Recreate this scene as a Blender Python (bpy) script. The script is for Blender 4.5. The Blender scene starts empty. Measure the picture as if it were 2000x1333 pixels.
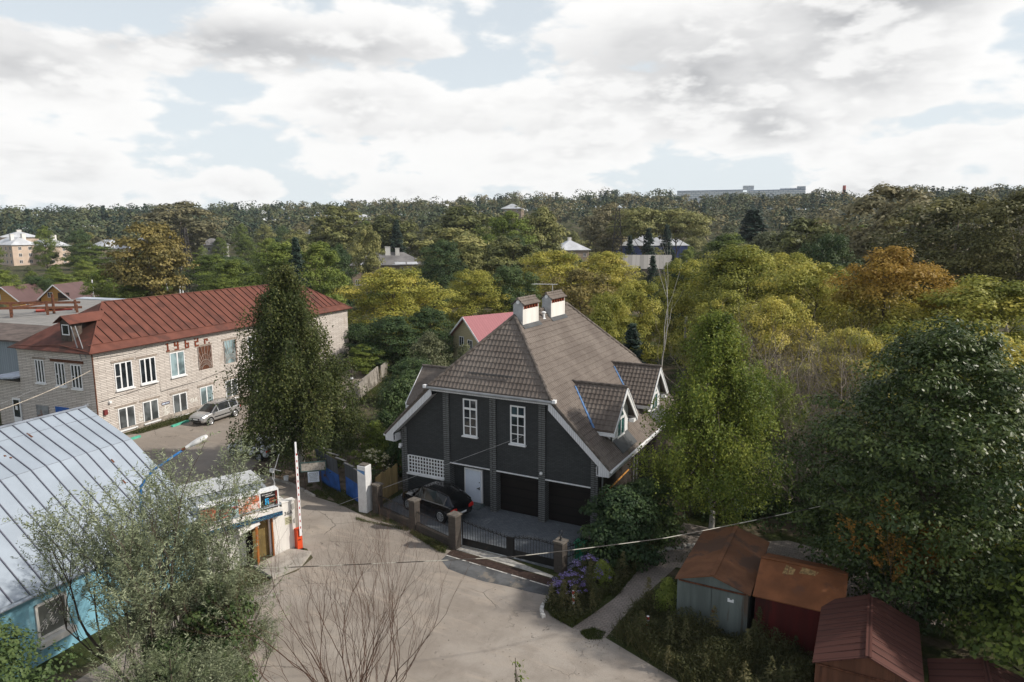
import bpy, math, random
import numpy as np
from mathutils import Vector, Matrix, Euler

R = math.radians
scene = bpy.context.scene
COL = scene.collection

# ------------------------------------------------------------------ camera
# World axes follow the street grid: +Y runs away along the house's side, +X along its front.
cam_d = bpy.data.cameras.new('camera')
cam = bpy.data.objects.new('camera', cam_d)
COL.objects.link(cam)
cam_d.sensor_width = 36.0
cam_d.lens = 36.0 * 1340.0 / 2000.0
cam_d.clip_start = 0.1
cam_d.clip_end = 6000
cam.matrix_world = (Matrix.Translation((0, 0, 16)) @ Matrix.Rotation(0.4904, 4, 'Z')
                    @ Matrix.Rotation(math.pi / 2 - 0.1579, 4, 'X') @ Matrix.Rotation(-0.0052, 4, 'Z'))
scene.camera = cam

# ------------------------------------------------------------------ sun and exposure
SUN = Vector((0.745, 0.27, 0.610)).normalized()
sd = bpy.data.lights.new('sun', 'SUN')
sd.energy = 3.2
sd.angle = R(1.2)
sd.color = (1.0, 0.93, 0.83)
sun = bpy.data.objects.new('sun', sd)
COL.objects.link(sun)
sun.rotation_euler = (-SUN).to_track_quat('-Z', 'Y').to_euler()
scene.view_settings.view_transform = 'Standard'
scene.view_settings.look = 'None'
scene.view_settings.exposure = 0.32
scene.view_settings.gamma = 1.0
scene.cycles.max_bounces = 5
scene.cycles.diffuse_bounces = 2
scene.cycles.glossy_bounces = 2
scene.cycles.transmission_bounces = 3
scene.cycles.transparent_max_bounces = 8
scene.cycles.use_denoising = True

# ------------------------------------------------------------------ node helpers
class NT:
    """Small wrapper that makes node graphs short to write."""
    def __init__(s, tree):
        s.t = tree; s.n = tree.nodes; s.l = tree.links
    def add(s, kind, **kw):
        nd = s.n.new(kind)
        ins = kw.pop('ins', {})
        for k, v in kw.items(): setattr(nd, k, v)
        for k, v in ins.items(): s.put(nd.inputs[k], v)
        return nd
    def put(s, sock, v):
        if isinstance(v, bpy.types.NodeSocket): s.l.new(v, sock)
        elif isinstance(v, bpy.types.Node): s.l.new(v.outputs[0], sock)
        else:
            if sock.type == 'RGBA' and len(v) == 3: v = (*v, 1)
            sock.default_value = v
    def math(s, op, a, b=0.0, c=0.0, clamp=False):
        nd = s.n.new('ShaderNodeMath'); nd.operation = op; nd.use_clamp = clamp
        s.put(nd.inputs[0], a); s.put(nd.inputs[1], b); s.put(nd.inputs[2], c)
        return nd.outputs[0]
    def ramp(s, v, lo, hi, a=0.0, b=1.0, smooth=True):
        nd = s.n.new('ShaderNodeMapRange'); nd.interpolation_type = 'SMOOTHSTEP' if smooth else 'LINEAR'
        for i, x in enumerate((v, lo, hi, a, b)): s.put(nd.inputs[i], x)
        return nd.outputs[0]
    def mix(s, f, a, b, mode='MIX'):
        nd = s.n.new('ShaderNodeMix'); nd.data_type = 'RGBA'; nd.blend_type = mode
        s.put(nd.inputs[0], f); s.put(nd.inputs[6], a); s.put(nd.inputs[7], b)
        return nd.outputs[2]
    def noise(s, vec, scale, detail=4, rough=0.55, out=0, dist=0.0):
        nd = s.n.new('ShaderNodeTexNoise')
        if vec is not None: s.put(nd.inputs['Vector'], vec)
        nd.inputs['Scale'].default_value = scale; nd.inputs['Detail'].default_value = detail
        nd.inputs['Roughness'].default_value = rough; nd.inputs['Distortion'].default_value = dist
        return nd.outputs[out]
    def mapping(s, vec, scale=(1, 1, 1), loc=(0, 0, 0), rot=(0, 0, 0)):
        nd = s.n.new('ShaderNodeMapping'); s.put(nd.inputs[0], vec)
        nd.inputs['Scale'].default_value = scale; nd.inputs['Location'].default_value = loc
        nd.inputs['Rotation'].default_value = rot
        return nd.outputs[0]

# ------------------------------------------------------------------ sky
world = bpy.data.worlds.new('World'); scene.world = world; world.use_nodes = True
world.cycles.sampling_method = 'MANUAL'; world.cycles.sample_map_resolution = 512
w = NT(world.node_tree); w.n.clear()
sky = w.add('ShaderNodeTexSky', sky_type='NISHITA', sun_disc=False)
sky.sun_elevation = math.asin(SUN.z)
sky.sun_rotation = math.atan2(SUN.x, SUN.y)
sky.air_density = 1.0; sky.dust_density = 2.0
tc = w.add('ShaderNodeTexCoord')
sep = w.add('ShaderNodeSeparateXYZ', ins={0: tc.outputs['Generated']})
dx, dy, dz = sep.outputs
zc = w.math('MAXIMUM', dz, 0.0)
den = w.math('ADD', zc, 0.42)
px = w.math('DIVIDE', dx, den); py = w.math('DIVIDE', dy, den)
pz = w.math('MULTIPLY', zc, 2.6)
P = w.add('ShaderNodeCombineXYZ', ins={0: px, 1: py, 2: pz}).outputs[0]
Pup = w.add('ShaderNodeCombineXYZ', ins={0: px, 1: py, 2: w.math('ADD', pz, 0.060)}).outputs[0]
# azimuth left of the street axis and elevation, for the big masses of cloud
az = w.math('ARCTAN2', w.math('MULTIPLY', dx, -1.0), dy)
def mass(a0, e0, ra, re, amp):
    u = w.math('DIVIDE', w.math('SUBTRACT', az, a0), ra)
    v = w.math('DIVIDE', w.math('SUBTRACT', dz, e0), re)
    q = w.math('ADD', w.math('MULTIPLY', u, u), w.math('MULTIPLY', v, v))
    return w.math('MULTIPLY', w.math('EXPONENT', w.math('MULTIPLY', q, -1.0)), amp)
bias = shade = None
for q in ((0.86, 0.235, 0.30, 0.050, 0.16), (1.10, 0.185, 0.16, 0.035, 0.12), (0.25, 0.235, 0.32, 0.080, 0.15),
          (0.60, 0.165, 0.17, 0.035, 0.14), (0.93, 0.165, 0.10, 0.020, 0.05), (0.0, 0.13, 0.40, 0.06, 0.10), (0.75, 0.105, 0.5, 0.030, 0.06),
          (0.64, 0.212, 0.13, 0.020, -0.15), (1.12, 0.265, 0.12, 0.030, -0.14), (0.86, 0.180, 0.10, 0.018, -0.12), (-0.12, 0.225, 0.12, 0.035, -0.08),
          (1.05, 0.115, 0.20, 0.022, -0.05)):
    m_ = mass(*q); bias = m_ if bias is None else w.math('ADD', bias, m_)
for q in ((0.84, 0.232, 0.26, 0.030, 0.75), (0.27, 0.215, 0.17, 0.050, 0.55), (0.03, 0.270, 0.10, 0.035, 0.60), (1.12, 0.18, 0.10, 0.025, 0.35),
          (0.60, 0.135, 0.25, 0.018, 0.28), (0.15, 0.135, 0.20, 0.02, 0.25)):
    m_ = mass(*q); shade = m_ if shade is None else w.math('ADD', shade, m_)
# broad masses with billowing, cauliflower-like edges
warp = w.mix(0.10, P, w.noise(P, 6.0, 2.0, 0.5, out=1), 'ADD')
f0 = w.noise(P, 2.3, 8.0, 0.55, dist=0.12); f1 = w.noise(Pup, 2.3, 6.0, 0.55, dist=0.12)
puff = None
for sc, am in ((7.0, 0.10), (17.0, 0.05)):
    v = w.add('ShaderNodeTexVoronoi', feature='F1', ins={'Vector': warp, 'Scale': sc}).outputs[0]
    q = w.math('MULTIPLY', w.math('SUBTRACT', 0.46, v), am); puff = q if puff is None else w.math('ADD', puff, q)
d0 = w.math('ADD', f0, puff); d1 = w.math('SUBTRACT', f1, w.math('MULTIPLY', puff, 0.35))
cover = w.math('ADD', d0, bias)
dens = w.ramp(cover, 0.465, 0.535)
thick = w.ramp(cover, 0.53, 0.78)
lit = w.ramp(w.math('SUBTRACT', d0, d1), -0.050, 0.060)
greyness = w.math('MULTIPLY', w.math('ADD', w.math('MULTIPLY', thick, 0.55), shade, clamp=True), w.math('SUBTRACT', 1.15, w.math('MULTIPLY', lit, 0.95)), clamp=True)
ccol = w.mix(greyness, (0.97, 0.965, 0.955), (0.50, 0.505, 0.52))
# thin veil that whitens the air towards the horizon
veil = w.ramp(dz, 0.0, 0.32, 0.94, 0.74)
base = w.mix(veil, w.mix(1.0, sky.outputs[0], (0.10, 0.10, 0.10), 'MULTIPLY'), (0.80, 0.865, 0.905))
skyc = w.mix(dens, base, ccol)
# overhead the sky is deeper and the clouds show their grey bases
skyc = w.mix(w.ramp(dz, 0.30, 0.62), skyc, w.mix(dens, w.mix(1.0, sky.outputs[0], (0.10, 0.10, 0.10), 'MULTIPLY'), (0.56, 0.56, 0.57)))
bg = w.add('ShaderNodeBackground', ins={0: skyc, 1: 0.86})
w.add('ShaderNodeOutputWorld', ins={0: bg})

# ------------------------------------------------------------------ materials
def pbr(name):
    m = bpy.data.materials.new(name); m.use_nodes = True
    t = NT(m.node_tree); t.n.clear()
    bs = t.add('ShaderNodeBsdfPrincipled'); t.add('ShaderNodeOutputMaterial', ins={0: bs.outputs[0]})
    return m, t, bs

def mat(name, col, rough=0.8, metal=0.0, var=0.25, scale=1.5, spec=0.3, bump=0.0, bscale=40.0, tint=None, tamt=0.0, tscale=0.6, streak=False, coord='Object'):
    """Plain painted/stone/metal surface: uneven colour, optional second colour in patches, fine bump."""
    m, t, bs = pbr(name)
    c = t.add('ShaderNodeTexCoord').outputs[coord]
    if streak: cs = t.mapping(c, (1, 1, 0.12))
    else: cs = c
    f = t.noise(cs, scale, 5, 0.6)
    dark = tuple(x * (1 - var) for x in col); light = tuple(min(1, x * (1 + var)) for x in col)
    k = t.mix(t.ramp(f, 0.3, 0.7), dark, light)
    if tint:
        g = t.noise(cs, tscale, 6, 0.65)
        k = t.mix(t.ramp(g, 0.62 - tamt * 0.3, 0.72 - tamt * 0.3), k, tint)
    t.put(bs.inputs['Base Color'], k)
    bs.inputs['Roughness'].default_value = rough; bs.inputs['Metallic'].default_value = metal
    bs.inputs['Specular IOR Level'].default_value = spec
    if bump:
        b = t.add('ShaderNodeBump', ins={'Strength': bump, 'Distance': 0.02, 'Height': t.noise(c, bscale, 3)})
        t.put(bs.inputs['Normal'], b.outputs[0])
    return m

def brick_mat(name, c1, c2, mortar, bw=0.26, bh=0.085, ms=0.012, var=0.3, rough=0.9, stain=None, bump=0.4):
    m, t, bs = pbr(name)
    uv = t.add('ShaderNodeTexCoord').outputs['UV']
    br = t.add('ShaderNodeTexBrick', ins={'Vector': uv, 'Color1': c1, 'Color2': c2, 'Mortar': mortar, 'Scale': 1.0, 'Mortar Size': ms,
               'Mortar Smooth': 0.2, 'Bias': 0.0, 'Brick Width': bw, 'Row Height': bh})
    f = t.noise(uv, 0.7, 6, 0.65)
    k = t.mix(t.ramp(f, 0.35, 0.7, 0.0, var), br.outputs[0], tuple(x * 0.5 for x in c1))
    f2 = t.noise(uv, 9.0, 3, 0.6)
    k = t.mix(t.ramp(f2, 0.5, 0.75, 0.0, 0.35), k, tuple(min(1, x * 1.35) for x in c2))
    if stain:
        f3 = t.noise(t.mapping(uv, (0.9, 0.25, 1)), 1.3, 6, 0.7)
        k = t.mix(t.ramp(f3, 0.56, 0.72, 0, 0.75), k, stain)
    t.put(bs.inputs['Base Color'], k); bs.inputs['Roughness'].default_value = rough
    bs.inputs['Specular IOR Level'].default_value = 0.2
    b = t.add('ShaderNodeBump', ins={'Strength': bump, 'Distance': 0.01, 'Height': t.math('SUBTRACT', 1.0, br.outputs[1])})
    t.put(bs.inputs['Normal'], b.outputs[0])
    return m

def plank_mat(name, c, gap, width=0.12, axis=0, var=0.35, rough=0.75):
    """Boards or corrugations running along V (axis 0) or U (axis 1) of the metre UVs."""
    m, t, bs = pbr(name)
    uv = t.add('ShaderNodeTexCoord').outputs['UV']
    s = t.add('ShaderNodeSeparateXYZ', ins={0: uv})
    q = t.math('DIVIDE', s.outputs[axis], width)
    fr = t.math('FRACT', q); idn = t.math('FLOOR', q)
    edge = t.math('MINIMUM', fr, t.math('SUBTRACT', 1.0, fr))
    rnd = t.add('ShaderNodeTexWhiteNoise', noise_dimensions='1D', ins={'W': idn}).outputs[0]
    k = t.mix(t.ramp(rnd, 0, 1, 0, 1, False), tuple(x * (1 - var) for x in c), c)
    n = t.noise(t.mapping(uv, (6, 1, 1) if axis == 0 else (1, 6, 1)), 2.5, 5, 0.6)
    k = t.mix(t.ramp(n, 0.4, 0.75, 0, 0.4), k, tuple(x * 0.6 for x in c))
    k = t.mix(t.ramp(edge, 0.03, 0.10, 1, 0), k, gap)
    t.put(bs.inputs['Base Color'], k); bs.inputs['Roughness'].default_value = rough
    bs.inputs['Specular IOR Level'].default_value = 0.25
    b = t.add('ShaderNodeBump', ins={'Strength': 0.5, 'Distance': 0.01, 'Height': t.ramp(edge, 0.0, 0.15)})
    t.put(bs.inputs['Normal'], b.outputs[0])
    return m

def glass_mat(name, col=(0.02, 0.025, 0.03), rough=0.06):
    m, t, bs = pbr(name)
    c = t.add('ShaderNodeTexCoord').outputs['Object']
    f = t.noise(c, 0.9, 2)
    t.put(bs.inputs['Base Color'], t.mix(t.ramp(f, 0.35, 0.65), tuple(x * 0.5 for x in col), tuple(min(1, x * 1.6) for x in col)))
    bs.inputs['Roughness'].default_value = rough; bs.inputs['Specular IOR Level'].default_value = 0.6
    return m

def leaf_mat(name, c_dark, c_mid, c_light, trans=0.3, rough=0.55, spec=0.25, spread=0.5, warm=None, wamt=0.0, wz=None):
    """Foliage: colour runs per leaf (attribute lv) and per tree; light passes through the leaf."""
    m = bpy.data.materials.new(name); m.use_nodes = True
    t = NT(m.node_tree); t.n.clear()
    at = t.add('ShaderNodeAttribute', attribute_name='lv').outputs['Fac']
    oi = t.add('ShaderNodeObjectInfo').outputs['Random']
    v = t.math('ADD', at, t.math('MULTIPLY', t.math('SUBTRACT', oi, 0.5), spread), clamp=True)
    cr = t.add('ShaderNodeValToRGB', ins={0: v}); e = cr.color_ramp.elements
    e[0].position = 0.05; e[0].color = (*c_dark, 1); e[1].position = 0.95; e[1].color = (*c_light, 1)
    x = e.new(0.5); x.color = (*c_mid, 1)
    k = cr.outputs[0]
    if warm:
        oc = t.add('ShaderNodeTexCoord').outputs['Object']
        q = t.ramp(t.noise(oc, 0.35, 3), 0.5, 0.62)
        if wz:      # the top of the crown has turned first
            s = t.add('ShaderNodeSeparateXYZ', ins={0: oc}); q = t.ramp(t.math('ADD', s.outputs[2], t.math('MULTIPLY', t.noise(oc, 0.30, 3), 5.0)), wz[0] + 2.5, wz[1] + 2.0)
        k = t.mix(t.math('MULTIPLY', q, wamt), k, warm)
    bs = t.add('ShaderNodeBsdfPrincipled', ins={'Base Color': k, 'Roughness': rough, 'Specular IOR Level': spec})
    tr = t.add('ShaderNodeBsdfTranslucent', ins={'Color': k})
    mx = t.add('ShaderNodeMixShader', ins={0: trans, 1: bs.outputs[0], 2: tr.outputs[0]})
    t.add('ShaderNodeOutputMaterial', ins={0: mx.outputs[0]})
    return m

# ------------------------------------------------------------------ objects
def tag(o, label=None, cat=None, group=None, kind=None):
    if label: o['label'] = label
    if cat: o['category'] = cat
    if group: o['group'] = group
    if kind: o['kind'] = kind
    return o

def thing(name, label, cat, loc=(0, 0, 0), rz=0.0, group=None):
    o = bpy.data.objects.new(name, None); COL.objects.link(o)
    o.location = loc; o.rotation_euler = (0, 0, rz); o.empty_display_size = 0.2
    return tag(o, label, cat, group)

def dup(root, loc, rz=0.0, sc=None, label=None, group=None, rot=None):
    """Copy a thing with its parts and their sub-parts."""
    def rec(o, par):
        c = o.copy(); COL.objects.link(c)
        if par: c.parent = par
        for ch in o.children: rec(ch, c)
        return c
    r = rec(root, None)
    r.location = loc; r.rotation_euler = rot if rot else (0, 0, rz)
    if sc is not None: r.scale = (sc, sc, sc) if not hasattr(sc, '__len__') else sc
    if label: r['label'] = label
    if group: r['group'] = group
    return r

class MB:
    """Collects faces and links them as ONE mesh object with metre UVs (u level, v up the face)."""
    def __init__(s): s.v = []; s.f = []; s.m = []
    def pts(s, ps):
        i = len(s.v); s.v.extend([tuple(p) for p in ps]); return i
    def face(s, ps, m=0):
        i = s.pts(ps); s.f.append(tuple(range(i, i + len(ps)))); s.m.append(m); return s
    def idx(s, ids, m=0): s.f.append(tuple(ids)); s.m.append(m); return s
    def box(s, a, b, m=0):
        x0, y0, z0 = a; x1, y1, z1 = b
        i = s.pts([(x0,y0,z0),(x1,y0,z0),(x1,y1,z0),(x0,y1,z0),(x0,y0,z1),(x1,y0,z1),(x1,y1,z1),(x0,y1,z1)])
        for q in ((0,3,2,1),(4,5,6,7),(0,1,5,4),(1,2,6,5),(2,3,7,6),(3,0,4,7)): s.idx([i + k for k in q], m)
        return s
    def bar(s, p, q, w, h=None, m=0, up=(0, 0, 1)):
        """Box-section bar from p to q, w wide and h high."""
        p = Vector(p); q = Vector(q); h = h or w
        d = (q - p).normalized(); u = Vector(up)
        if abs(d.dot(u)) > 0.98: u = Vector((0, 1, 0))
        a = d.cross(u).normalized() * (w / 2); b = a.cross(d).normalized() * (h / 2)
        i = s.pts([p - a - b, p + a - b, p + a + b, p - a + b, q - a - b, q + a - b, q + a + b, q - a + b])
        for k in ((0,1,2,3),(7,6,5,4),(4,5,1,0),(5,6,2,1),(6,7,3,2),(7,4,0,3)): s.idx([i + j for j in k], m)
        return s
    def prism(s, poly, vec, m=0, cap=True):
        """Polygon (3-D points) pushed along vec."""
        vec = Vector(vec); n = len(poly); a = [Vector(p) for p in poly]
        i = s.pts(a + [p + vec for p in a])
        if cap:
            s.idx([i + k for k in range(n)][::-1], m); s.idx([i + n + k for k in range(n)], m)
        for k in range(n):
            j = (k + 1) % n; s.idx((i + k, i + j, i + n + j, i + n + k), m)
        return s
    def tube(s, ps, r, n=6, m=0, cap=True):
        ps = [Vector(p) for p in ps]; rs = r if hasattr(r, '__len__') else [r] * len(ps)
        rings = []; a = None
        for k, p in enumerate(ps):
            d = (ps[min(k + 1, len(ps) - 1)] - ps[max(k - 1, 0)])
            if d.length < 1e-9: d = Vector((0, 0, 1))
            d.normalize()
            if a is None:
                a = d.cross(Vector((0, 0, 1)))
                if a.length < 0.05: a = d.cross(Vector((0, 1, 0)))
            a = (a - d * a.dot(d)).normalized(); b = d.cross(a)
            i = s.pts([p + (a * math.cos(2 * math.pi * j / n) + b * math.sin(2 * math.pi * j / n)) * rs[k] for j in range(n)])
            rings.append(i)
        for k in range(len(rings) - 1):
            for j in range(n):
                j2 = (j + 1) % n
                s.idx((rings[k] + j, rings[k] + j2, rings[k + 1] + j2, rings[k + 1] + j), m)
        if cap:
            s.idx([rings[0] + j for j in range(n)][::-1], m); s.idx([rings[-1] + j for j in range(n)], m)
        return s
    def lathe(s, prof, c=(0, 0, 0), n=16, m=0):
        rings = [s.pts([(c[0] + r * math.cos(2 * math.pi * j / n), c[1] + r * math.sin(2 * math.pi * j / n), c[2] + z) for j in range(n)]) for r, z in prof]
        for k in range(len(rings) - 1):
            for j in range(n):
                j2 = (j + 1) % n; s.idx((rings[k] + j, rings[k] + j2, rings[k + 1] + j2, rings[k + 1] + j), m)
        s.idx([rings[0] + j for j in range(n)][::-1], m); s.idx([rings[-1] + j for j in range(n)], m)
        return s
    def build(s, name, mats, parent=None, smooth=False, loc=(0, 0, 0), rz=0.0, bevel=0.0):
        if not isinstance(mats, (list, tuple)): mats = [mats]
        me = bpy.data.meshes.new(name)
        me.from_pydata(s.v, [], s.f)
        for m in mats: me.materials.append(m)
        if len(mats) > 1: me.polygons.foreach_set('material_index', s.m)
        uvl = me.uv_layers.new(name='UVMap').data
        Z = Vector((0, 0, 1))
        for p in me.polygons:
            nrm = p.normal
            if abs(nrm.z) > 0.97: tu, tv = Vector((1, 0, 0)), Vector((0, 1, 0))
            else:
                tu = Z.cross(nrm).normalized(); tv = nrm.cross(tu)
            for li in p.loop_indices:
                co = me.vertices[me.loops[li].vertex_index].co
                uvl[li].uv = (co.dot(tu), co.dot(tv))
        if smooth: me.shade_smooth()
        o = bpy.data.objects.new(name, me); COL.objects.link(o)
        o.location = loc; o.rotation_euler = (0, 0, rz)
        if parent: o.parent = parent
        if bevel:
            b = o.modifiers.new('bevel', 'BEVEL'); b.width = bevel; b.segments = 2; b.limit_method = 'ANGLE'
        return o

def text(name, body, size, loc, rot, m, parent, depth=0.004, width=None):
    c = bpy.data.curves.new(name, 'FONT'); c.body = body; c.size = size; c.extrude = depth
    c.align_x = 'CENTER'; c.align_y = 'CENTER'; c.materials.append(m)
    o = bpy.data.objects.new(name, c); COL.objects.link(o)
    me = bpy.data.meshes.new_from_object(o); bpy.data.objects.remove(o)      # a plain mesh of the letters
    o = bpy.data.objects.new(name, me); COL.objects.link(o)
    o.location = loc; o.rotation_euler = rot; o.parent = parent
    if width: o.scale = (width, 1, 1)
    return o
# ------------------------------------------------------------------ foliage generators
def leaf_obj(name, pos, nrm, along, ln, wd, lv, m, parent=None):
    """One mesh of diamond leaves: centres, normals, long directions, sizes, colour value per leaf."""
    n = len(pos)
    nrm = nrm / (np.linalg.norm(nrm, axis=1, keepdims=True) + 1e-9)
    a = along - nrm * np.sum(along * nrm, 1, keepdims=True)
    a /= (np.linalg.norm(a, axis=1, keepdims=True) + 1e-9)
    b = np.cross(nrm, a)
    ln = np.broadcast_to(ln, (n,))[:, None] * 0.5; wd = np.broadcast_to(wd, (n,))[:, None] * 0.5
    v = np.stack([pos - a * ln, pos + b * wd - a * ln * 0.15, pos + a * ln, pos - b * wd - a * ln * 0.15], 1).reshape(-1, 3)
    me = bpy.data.meshes.new(name)
    me.vertices.add(4 * n); me.loops.add(4 * n); me.polygons.add(n)
    me.vertices.foreach_set('co', v.astype(np.float32).ravel())
    me.loops.foreach_set('vertex_index', np.arange(4 * n, dtype=np.int32))
    me.polygons.foreach_set('loop_start', np.arange(0, 4 * n, 4, dtype=np.int32))
    me.update(calc_edges=True)
    at = me.attributes.new('lv', 'FLOAT', 'FACE'); at.data.foreach_set('value', np.clip(lv, 0, 1).astype(np.float32))
    me.materials.append(m)
    o = bpy.data.objects.new(name, me); COL.objects.link(o)
    if parent: o.parent = parent
    return o

def unit(rng, n):
    d = rng.normal(size=(n, 3)); return d / np.linalg.norm(d, axis=1, keepdims=True)

PROF = {
    'round': lambda t: np.sqrt(np.clip(1 - (2 * t - 1) ** 2, 0, 1)) ** 0.8,
    'egg': lambda t: np.clip(np.sin(np.pi * np.clip(t * 0.86 + 0.10, 0, 1)), 0, 1) ** 0.7,
    'cone': lambda t: np.clip(1 - t, 0.02, 1) ** 0.85,
    'vase': lambda t: np.clip(np.sin(np.pi * np.clip(t, 0, 1) ** 1.35), 0, 1) ** 0.75,
    'column': lambda t: np.clip(1 - np.abs(2 * t - 1) ** 3, 0.03, 1) ** 0.6,
    'dome': lambda t: np.clip(1 - t ** 2.2, 0.0, 1) ** 0.6,
}

def clumps(rng, H, R, z0, prof, ncl, npc, clr, flat=0.7, out=0.45, up=0.6):
    """Leaf clusters spread through a crown; each is the upper part of a rough dome, so gaps open between them."""
    t = rng.beta(1.25, 1.15, ncl); f = PROF[prof](t)
    ang = rng.uniform(0, 2 * np.pi, ncl)
    rad = R * f * rng.uniform(0.0, 1.0, ncl) ** out * rng.uniform(0.82, 1.12, ncl)
    c = np.stack([rad * np.cos(ang), rad * np.sin(ang), z0 + (H - z0) * t * rng.uniform(0.96, 1.03, ncl)], 1)
    cr = clr * rng.uniform(0.6, 1.35, ncl) * (0.55 + 0.45 * f)
    k = np.repeat(np.arange(ncl), npc); n = len(k)
    d = unit(rng, n); d[:, 2] = np.where(d[:, 2] < 0, d[:, 2] * rng.uniform(-0.6, 0.8, n), d[:, 2])
    rr = rng.uniform(0.30, 1.0, n) ** 0.42
    pos = c[k] + d * (rr * cr[k])[:, None] * np.array([1, 1, flat])
    o = c - np.array([0, 0, z0 + (H - z0) * 0.4]); o /= (np.linalg.norm(o, axis=1, keepdims=True) + 1e-6)
    nrm = d * 0.9 + o[k] * 0.30 + np.array([0, 0, up * 0.7]) + rng.normal(size=(n, 3)) * 0.36
    lv = 0.5 + rng.normal(0, 0.17, ncl)[k] + rng.normal(0, 0.13, n)
    return c, cr, pos, nrm, lv

def wobble(p, q, rng, amp, n=5):
    p = np.array(p, float); q = np.array(q, float); L = np.linalg.norm(q - p)
    ps = [p + (q - p) * k / (n - 1) + (rng.normal(size=3) * amp * L * (0 < k < n - 1)) for k in range(n)]
    return ps

def make_tree(name, seed, H, R, z0, prof, ncl, npc, clr, ln, wd, leaf, bark, tr=0.18, flat=0.7, out=0.45, limbs=12, up=0.6, lean=0.02, stems=1):
    rng = np.random.default_rng(seed)
    t = thing(name, '', 'tree')
    c, cr, pos, nrm, lv = clumps(rng, H, R, z0, prof, ncl, npc, clr, flat, out, up)
    mb = MB()
    for s in range(stems):
        off = rng.normal(size=2) * (0.25 if stems > 1 else 0)
        top = np.array([H * lean * rng.normal() + off[0] * 4, H * lean * rng.normal() + off[1] * 4, H * 0.86])
        tp = wobble((off[0], off[1], -0.3), top, rng, 0.012, 7)
        rs = [tr * (1.25 if k == 0 else 1 - 0.85 * k / 6) / (stems ** 0.5) for k in range(7)]
        mb.tube(tp, rs, 7)
        for i in rng.permutation(ncl)[:limbs // stems + 1]:
            zz = max(z0 * 0.7, c[i][2] - np.hypot(c[i][0], c[i][1]) * rng.uniform(0.5, 1.1))
            kk = np.clip(zz / (H * 0.86), 0.1, 0.92)
            j = kk * 6; a = np.array(tp[int(j)]) + (np.array(tp[min(6, int(j) + 1)]) - np.array(tp[int(j)])) * (j - int(j))
            mid = (a + c[i]) / 2 + np.array([0, 0, 0.06 * H * rng.uniform(-0.3, 0.8)])
            r0 = tr * (1 - kk) * 0.55 + 0.02
            mb.tube([a, mid, c[i]], [r0, r0 * 0.6, r0 * 0.2], 5, cap=False)
    mb.build('trunk', bark, t)
    leaf_obj('crown', pos, nrm, unit(rng, len(pos)), ln * rng.uniform(0.7, 1.3, len(pos)), wd * rng.uniform(0.7, 1.3, len(pos)), lv, leaf, t)
    return t

def make_weeping(name, seed, H, leaf, bark, reach, nlimb=46, nstr=26, sl=(0.7, 2.6), ln=0.085, wd=0.06, step=0.055, z0=1.6, rise=0.55, tr=0.2, skew=(0, 0), kind='tree', twig=True):
    """Birch: long limbs, from which thin leafy strands hang."""
    rng = np.random.default_rng(seed)
    t = thing(name, '', 'tree')
    mb = MB()
    top = np.array([skew[0], skew[1], H * 0.97]); tp = wobble((0, 0, -0.3), top, rng, 0.006, 9)
    mb.tube(tp, [tr * (1.2 if k == 0 else 1 - 0.93 * k / 8) for k in range(9)], 8)
    P, D, LV = [], [], []
    br = MB()
    for i in range(nlimb):
        f = (i + rng.uniform(0, 1)) / nlimb
        z = z0 + (H * 0.97 - z0) * f ** 0.9
        j = min(7.99, max(0, (z + 0.3) / (H * 0.97 + 0.3) * 8)); a = tp[int(j)] + (tp[int(j) + 1] - tp[int(j)]) * (j - int(j))
        L = reach(z / H) * rng.uniform(0.55, 1.08); an = i * 2.399 + rng.normal(0, 0.35)
        d = np.array([math.cos(an), math.sin(an), 0])
        e = a + d * L + np.array([0, 0, L * rise * rng.uniform(0.3, 1.1)])
        m1 = a + d * L * 0.5 + np.array([0, 0, L * rise * rng.uniform(0.45, 0.85)])
        br.tube([a, m1, e], [0.05 * (1.15 - f) + 0.012, 0.03 * (1.15 - f) + 0.009, 0.006], 5, cap=False)
        clv = rng.normal(0, 0.13)
        for s in range(int(nstr * (0.35 + 0.65 * L / max(reach(0.3), 0.1)))):
            u = rng.uniform(0.12, 1.0) ** 0.8
            q = (a * (1 - u) ** 2 + 2 * m1 * u * (1 - u) + e * u * u)
            sp = rng.normal(size=3) * np.array([0.34, 0.34, 0.14]) * (0.35 + L * 0.32); q = q + sp
            l = rng.uniform(*sl) * (0.6 + 0.5 * u) * min(1.0, 0.25 + q[2] / 6)
            l = min(l, max(0.2, q[2] - 0.5))
            n = max(4, int(l / step)); k = np.linspace(0, 1, n)
            swx, swy = rng.normal(0, 0.10, 2) + d[:2] * 0.12
            ps = np.stack([q[0] + swx * l * np.sqrt(k), q[1] + swy * l * np.sqrt(k), q[2] + 0.10 * l * np.sin(k * 2.2) - l * k], 1)
            ps += rng.normal(size=(n, 3)) * np.array([0.05, 0.05, 0.025]) * (1 + 0.8 * l)
            P.append(ps); LV.append(0.5 + clv + rng.normal(0, 0.10) + rng.normal(0, 0.12, n) + 0.0 * k)
            D.append(np.tile(d, (n, 1)))
            if twig and s % 5 == 0: br.tube([ps[0], ps[n // 2], ps[-1]], [0.006, 0.005, 0.003], 3, cap=False)
    pos = np.concatenate(P); lv = np.concatenate(LV); D = np.concatenate(D); n = len(pos)
    nrm = rng.normal(size=(n, 3)) * 0.7 + D * 0.5 + np.array([0, 0, 0.55])
    al = rng.normal(size=(n, 3)) * 0.6 + np.array([0, 0, -1.0])
    mb.build('trunk', bark, t); br.build('branches', M['bark'], t)
    leaf_obj('crown', pos, nrm, al, ln * rng.uniform(0.7, 1.3, n), wd * rng.uniform(0.7, 1.3, n), lv, leaf, t)
    return t

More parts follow.
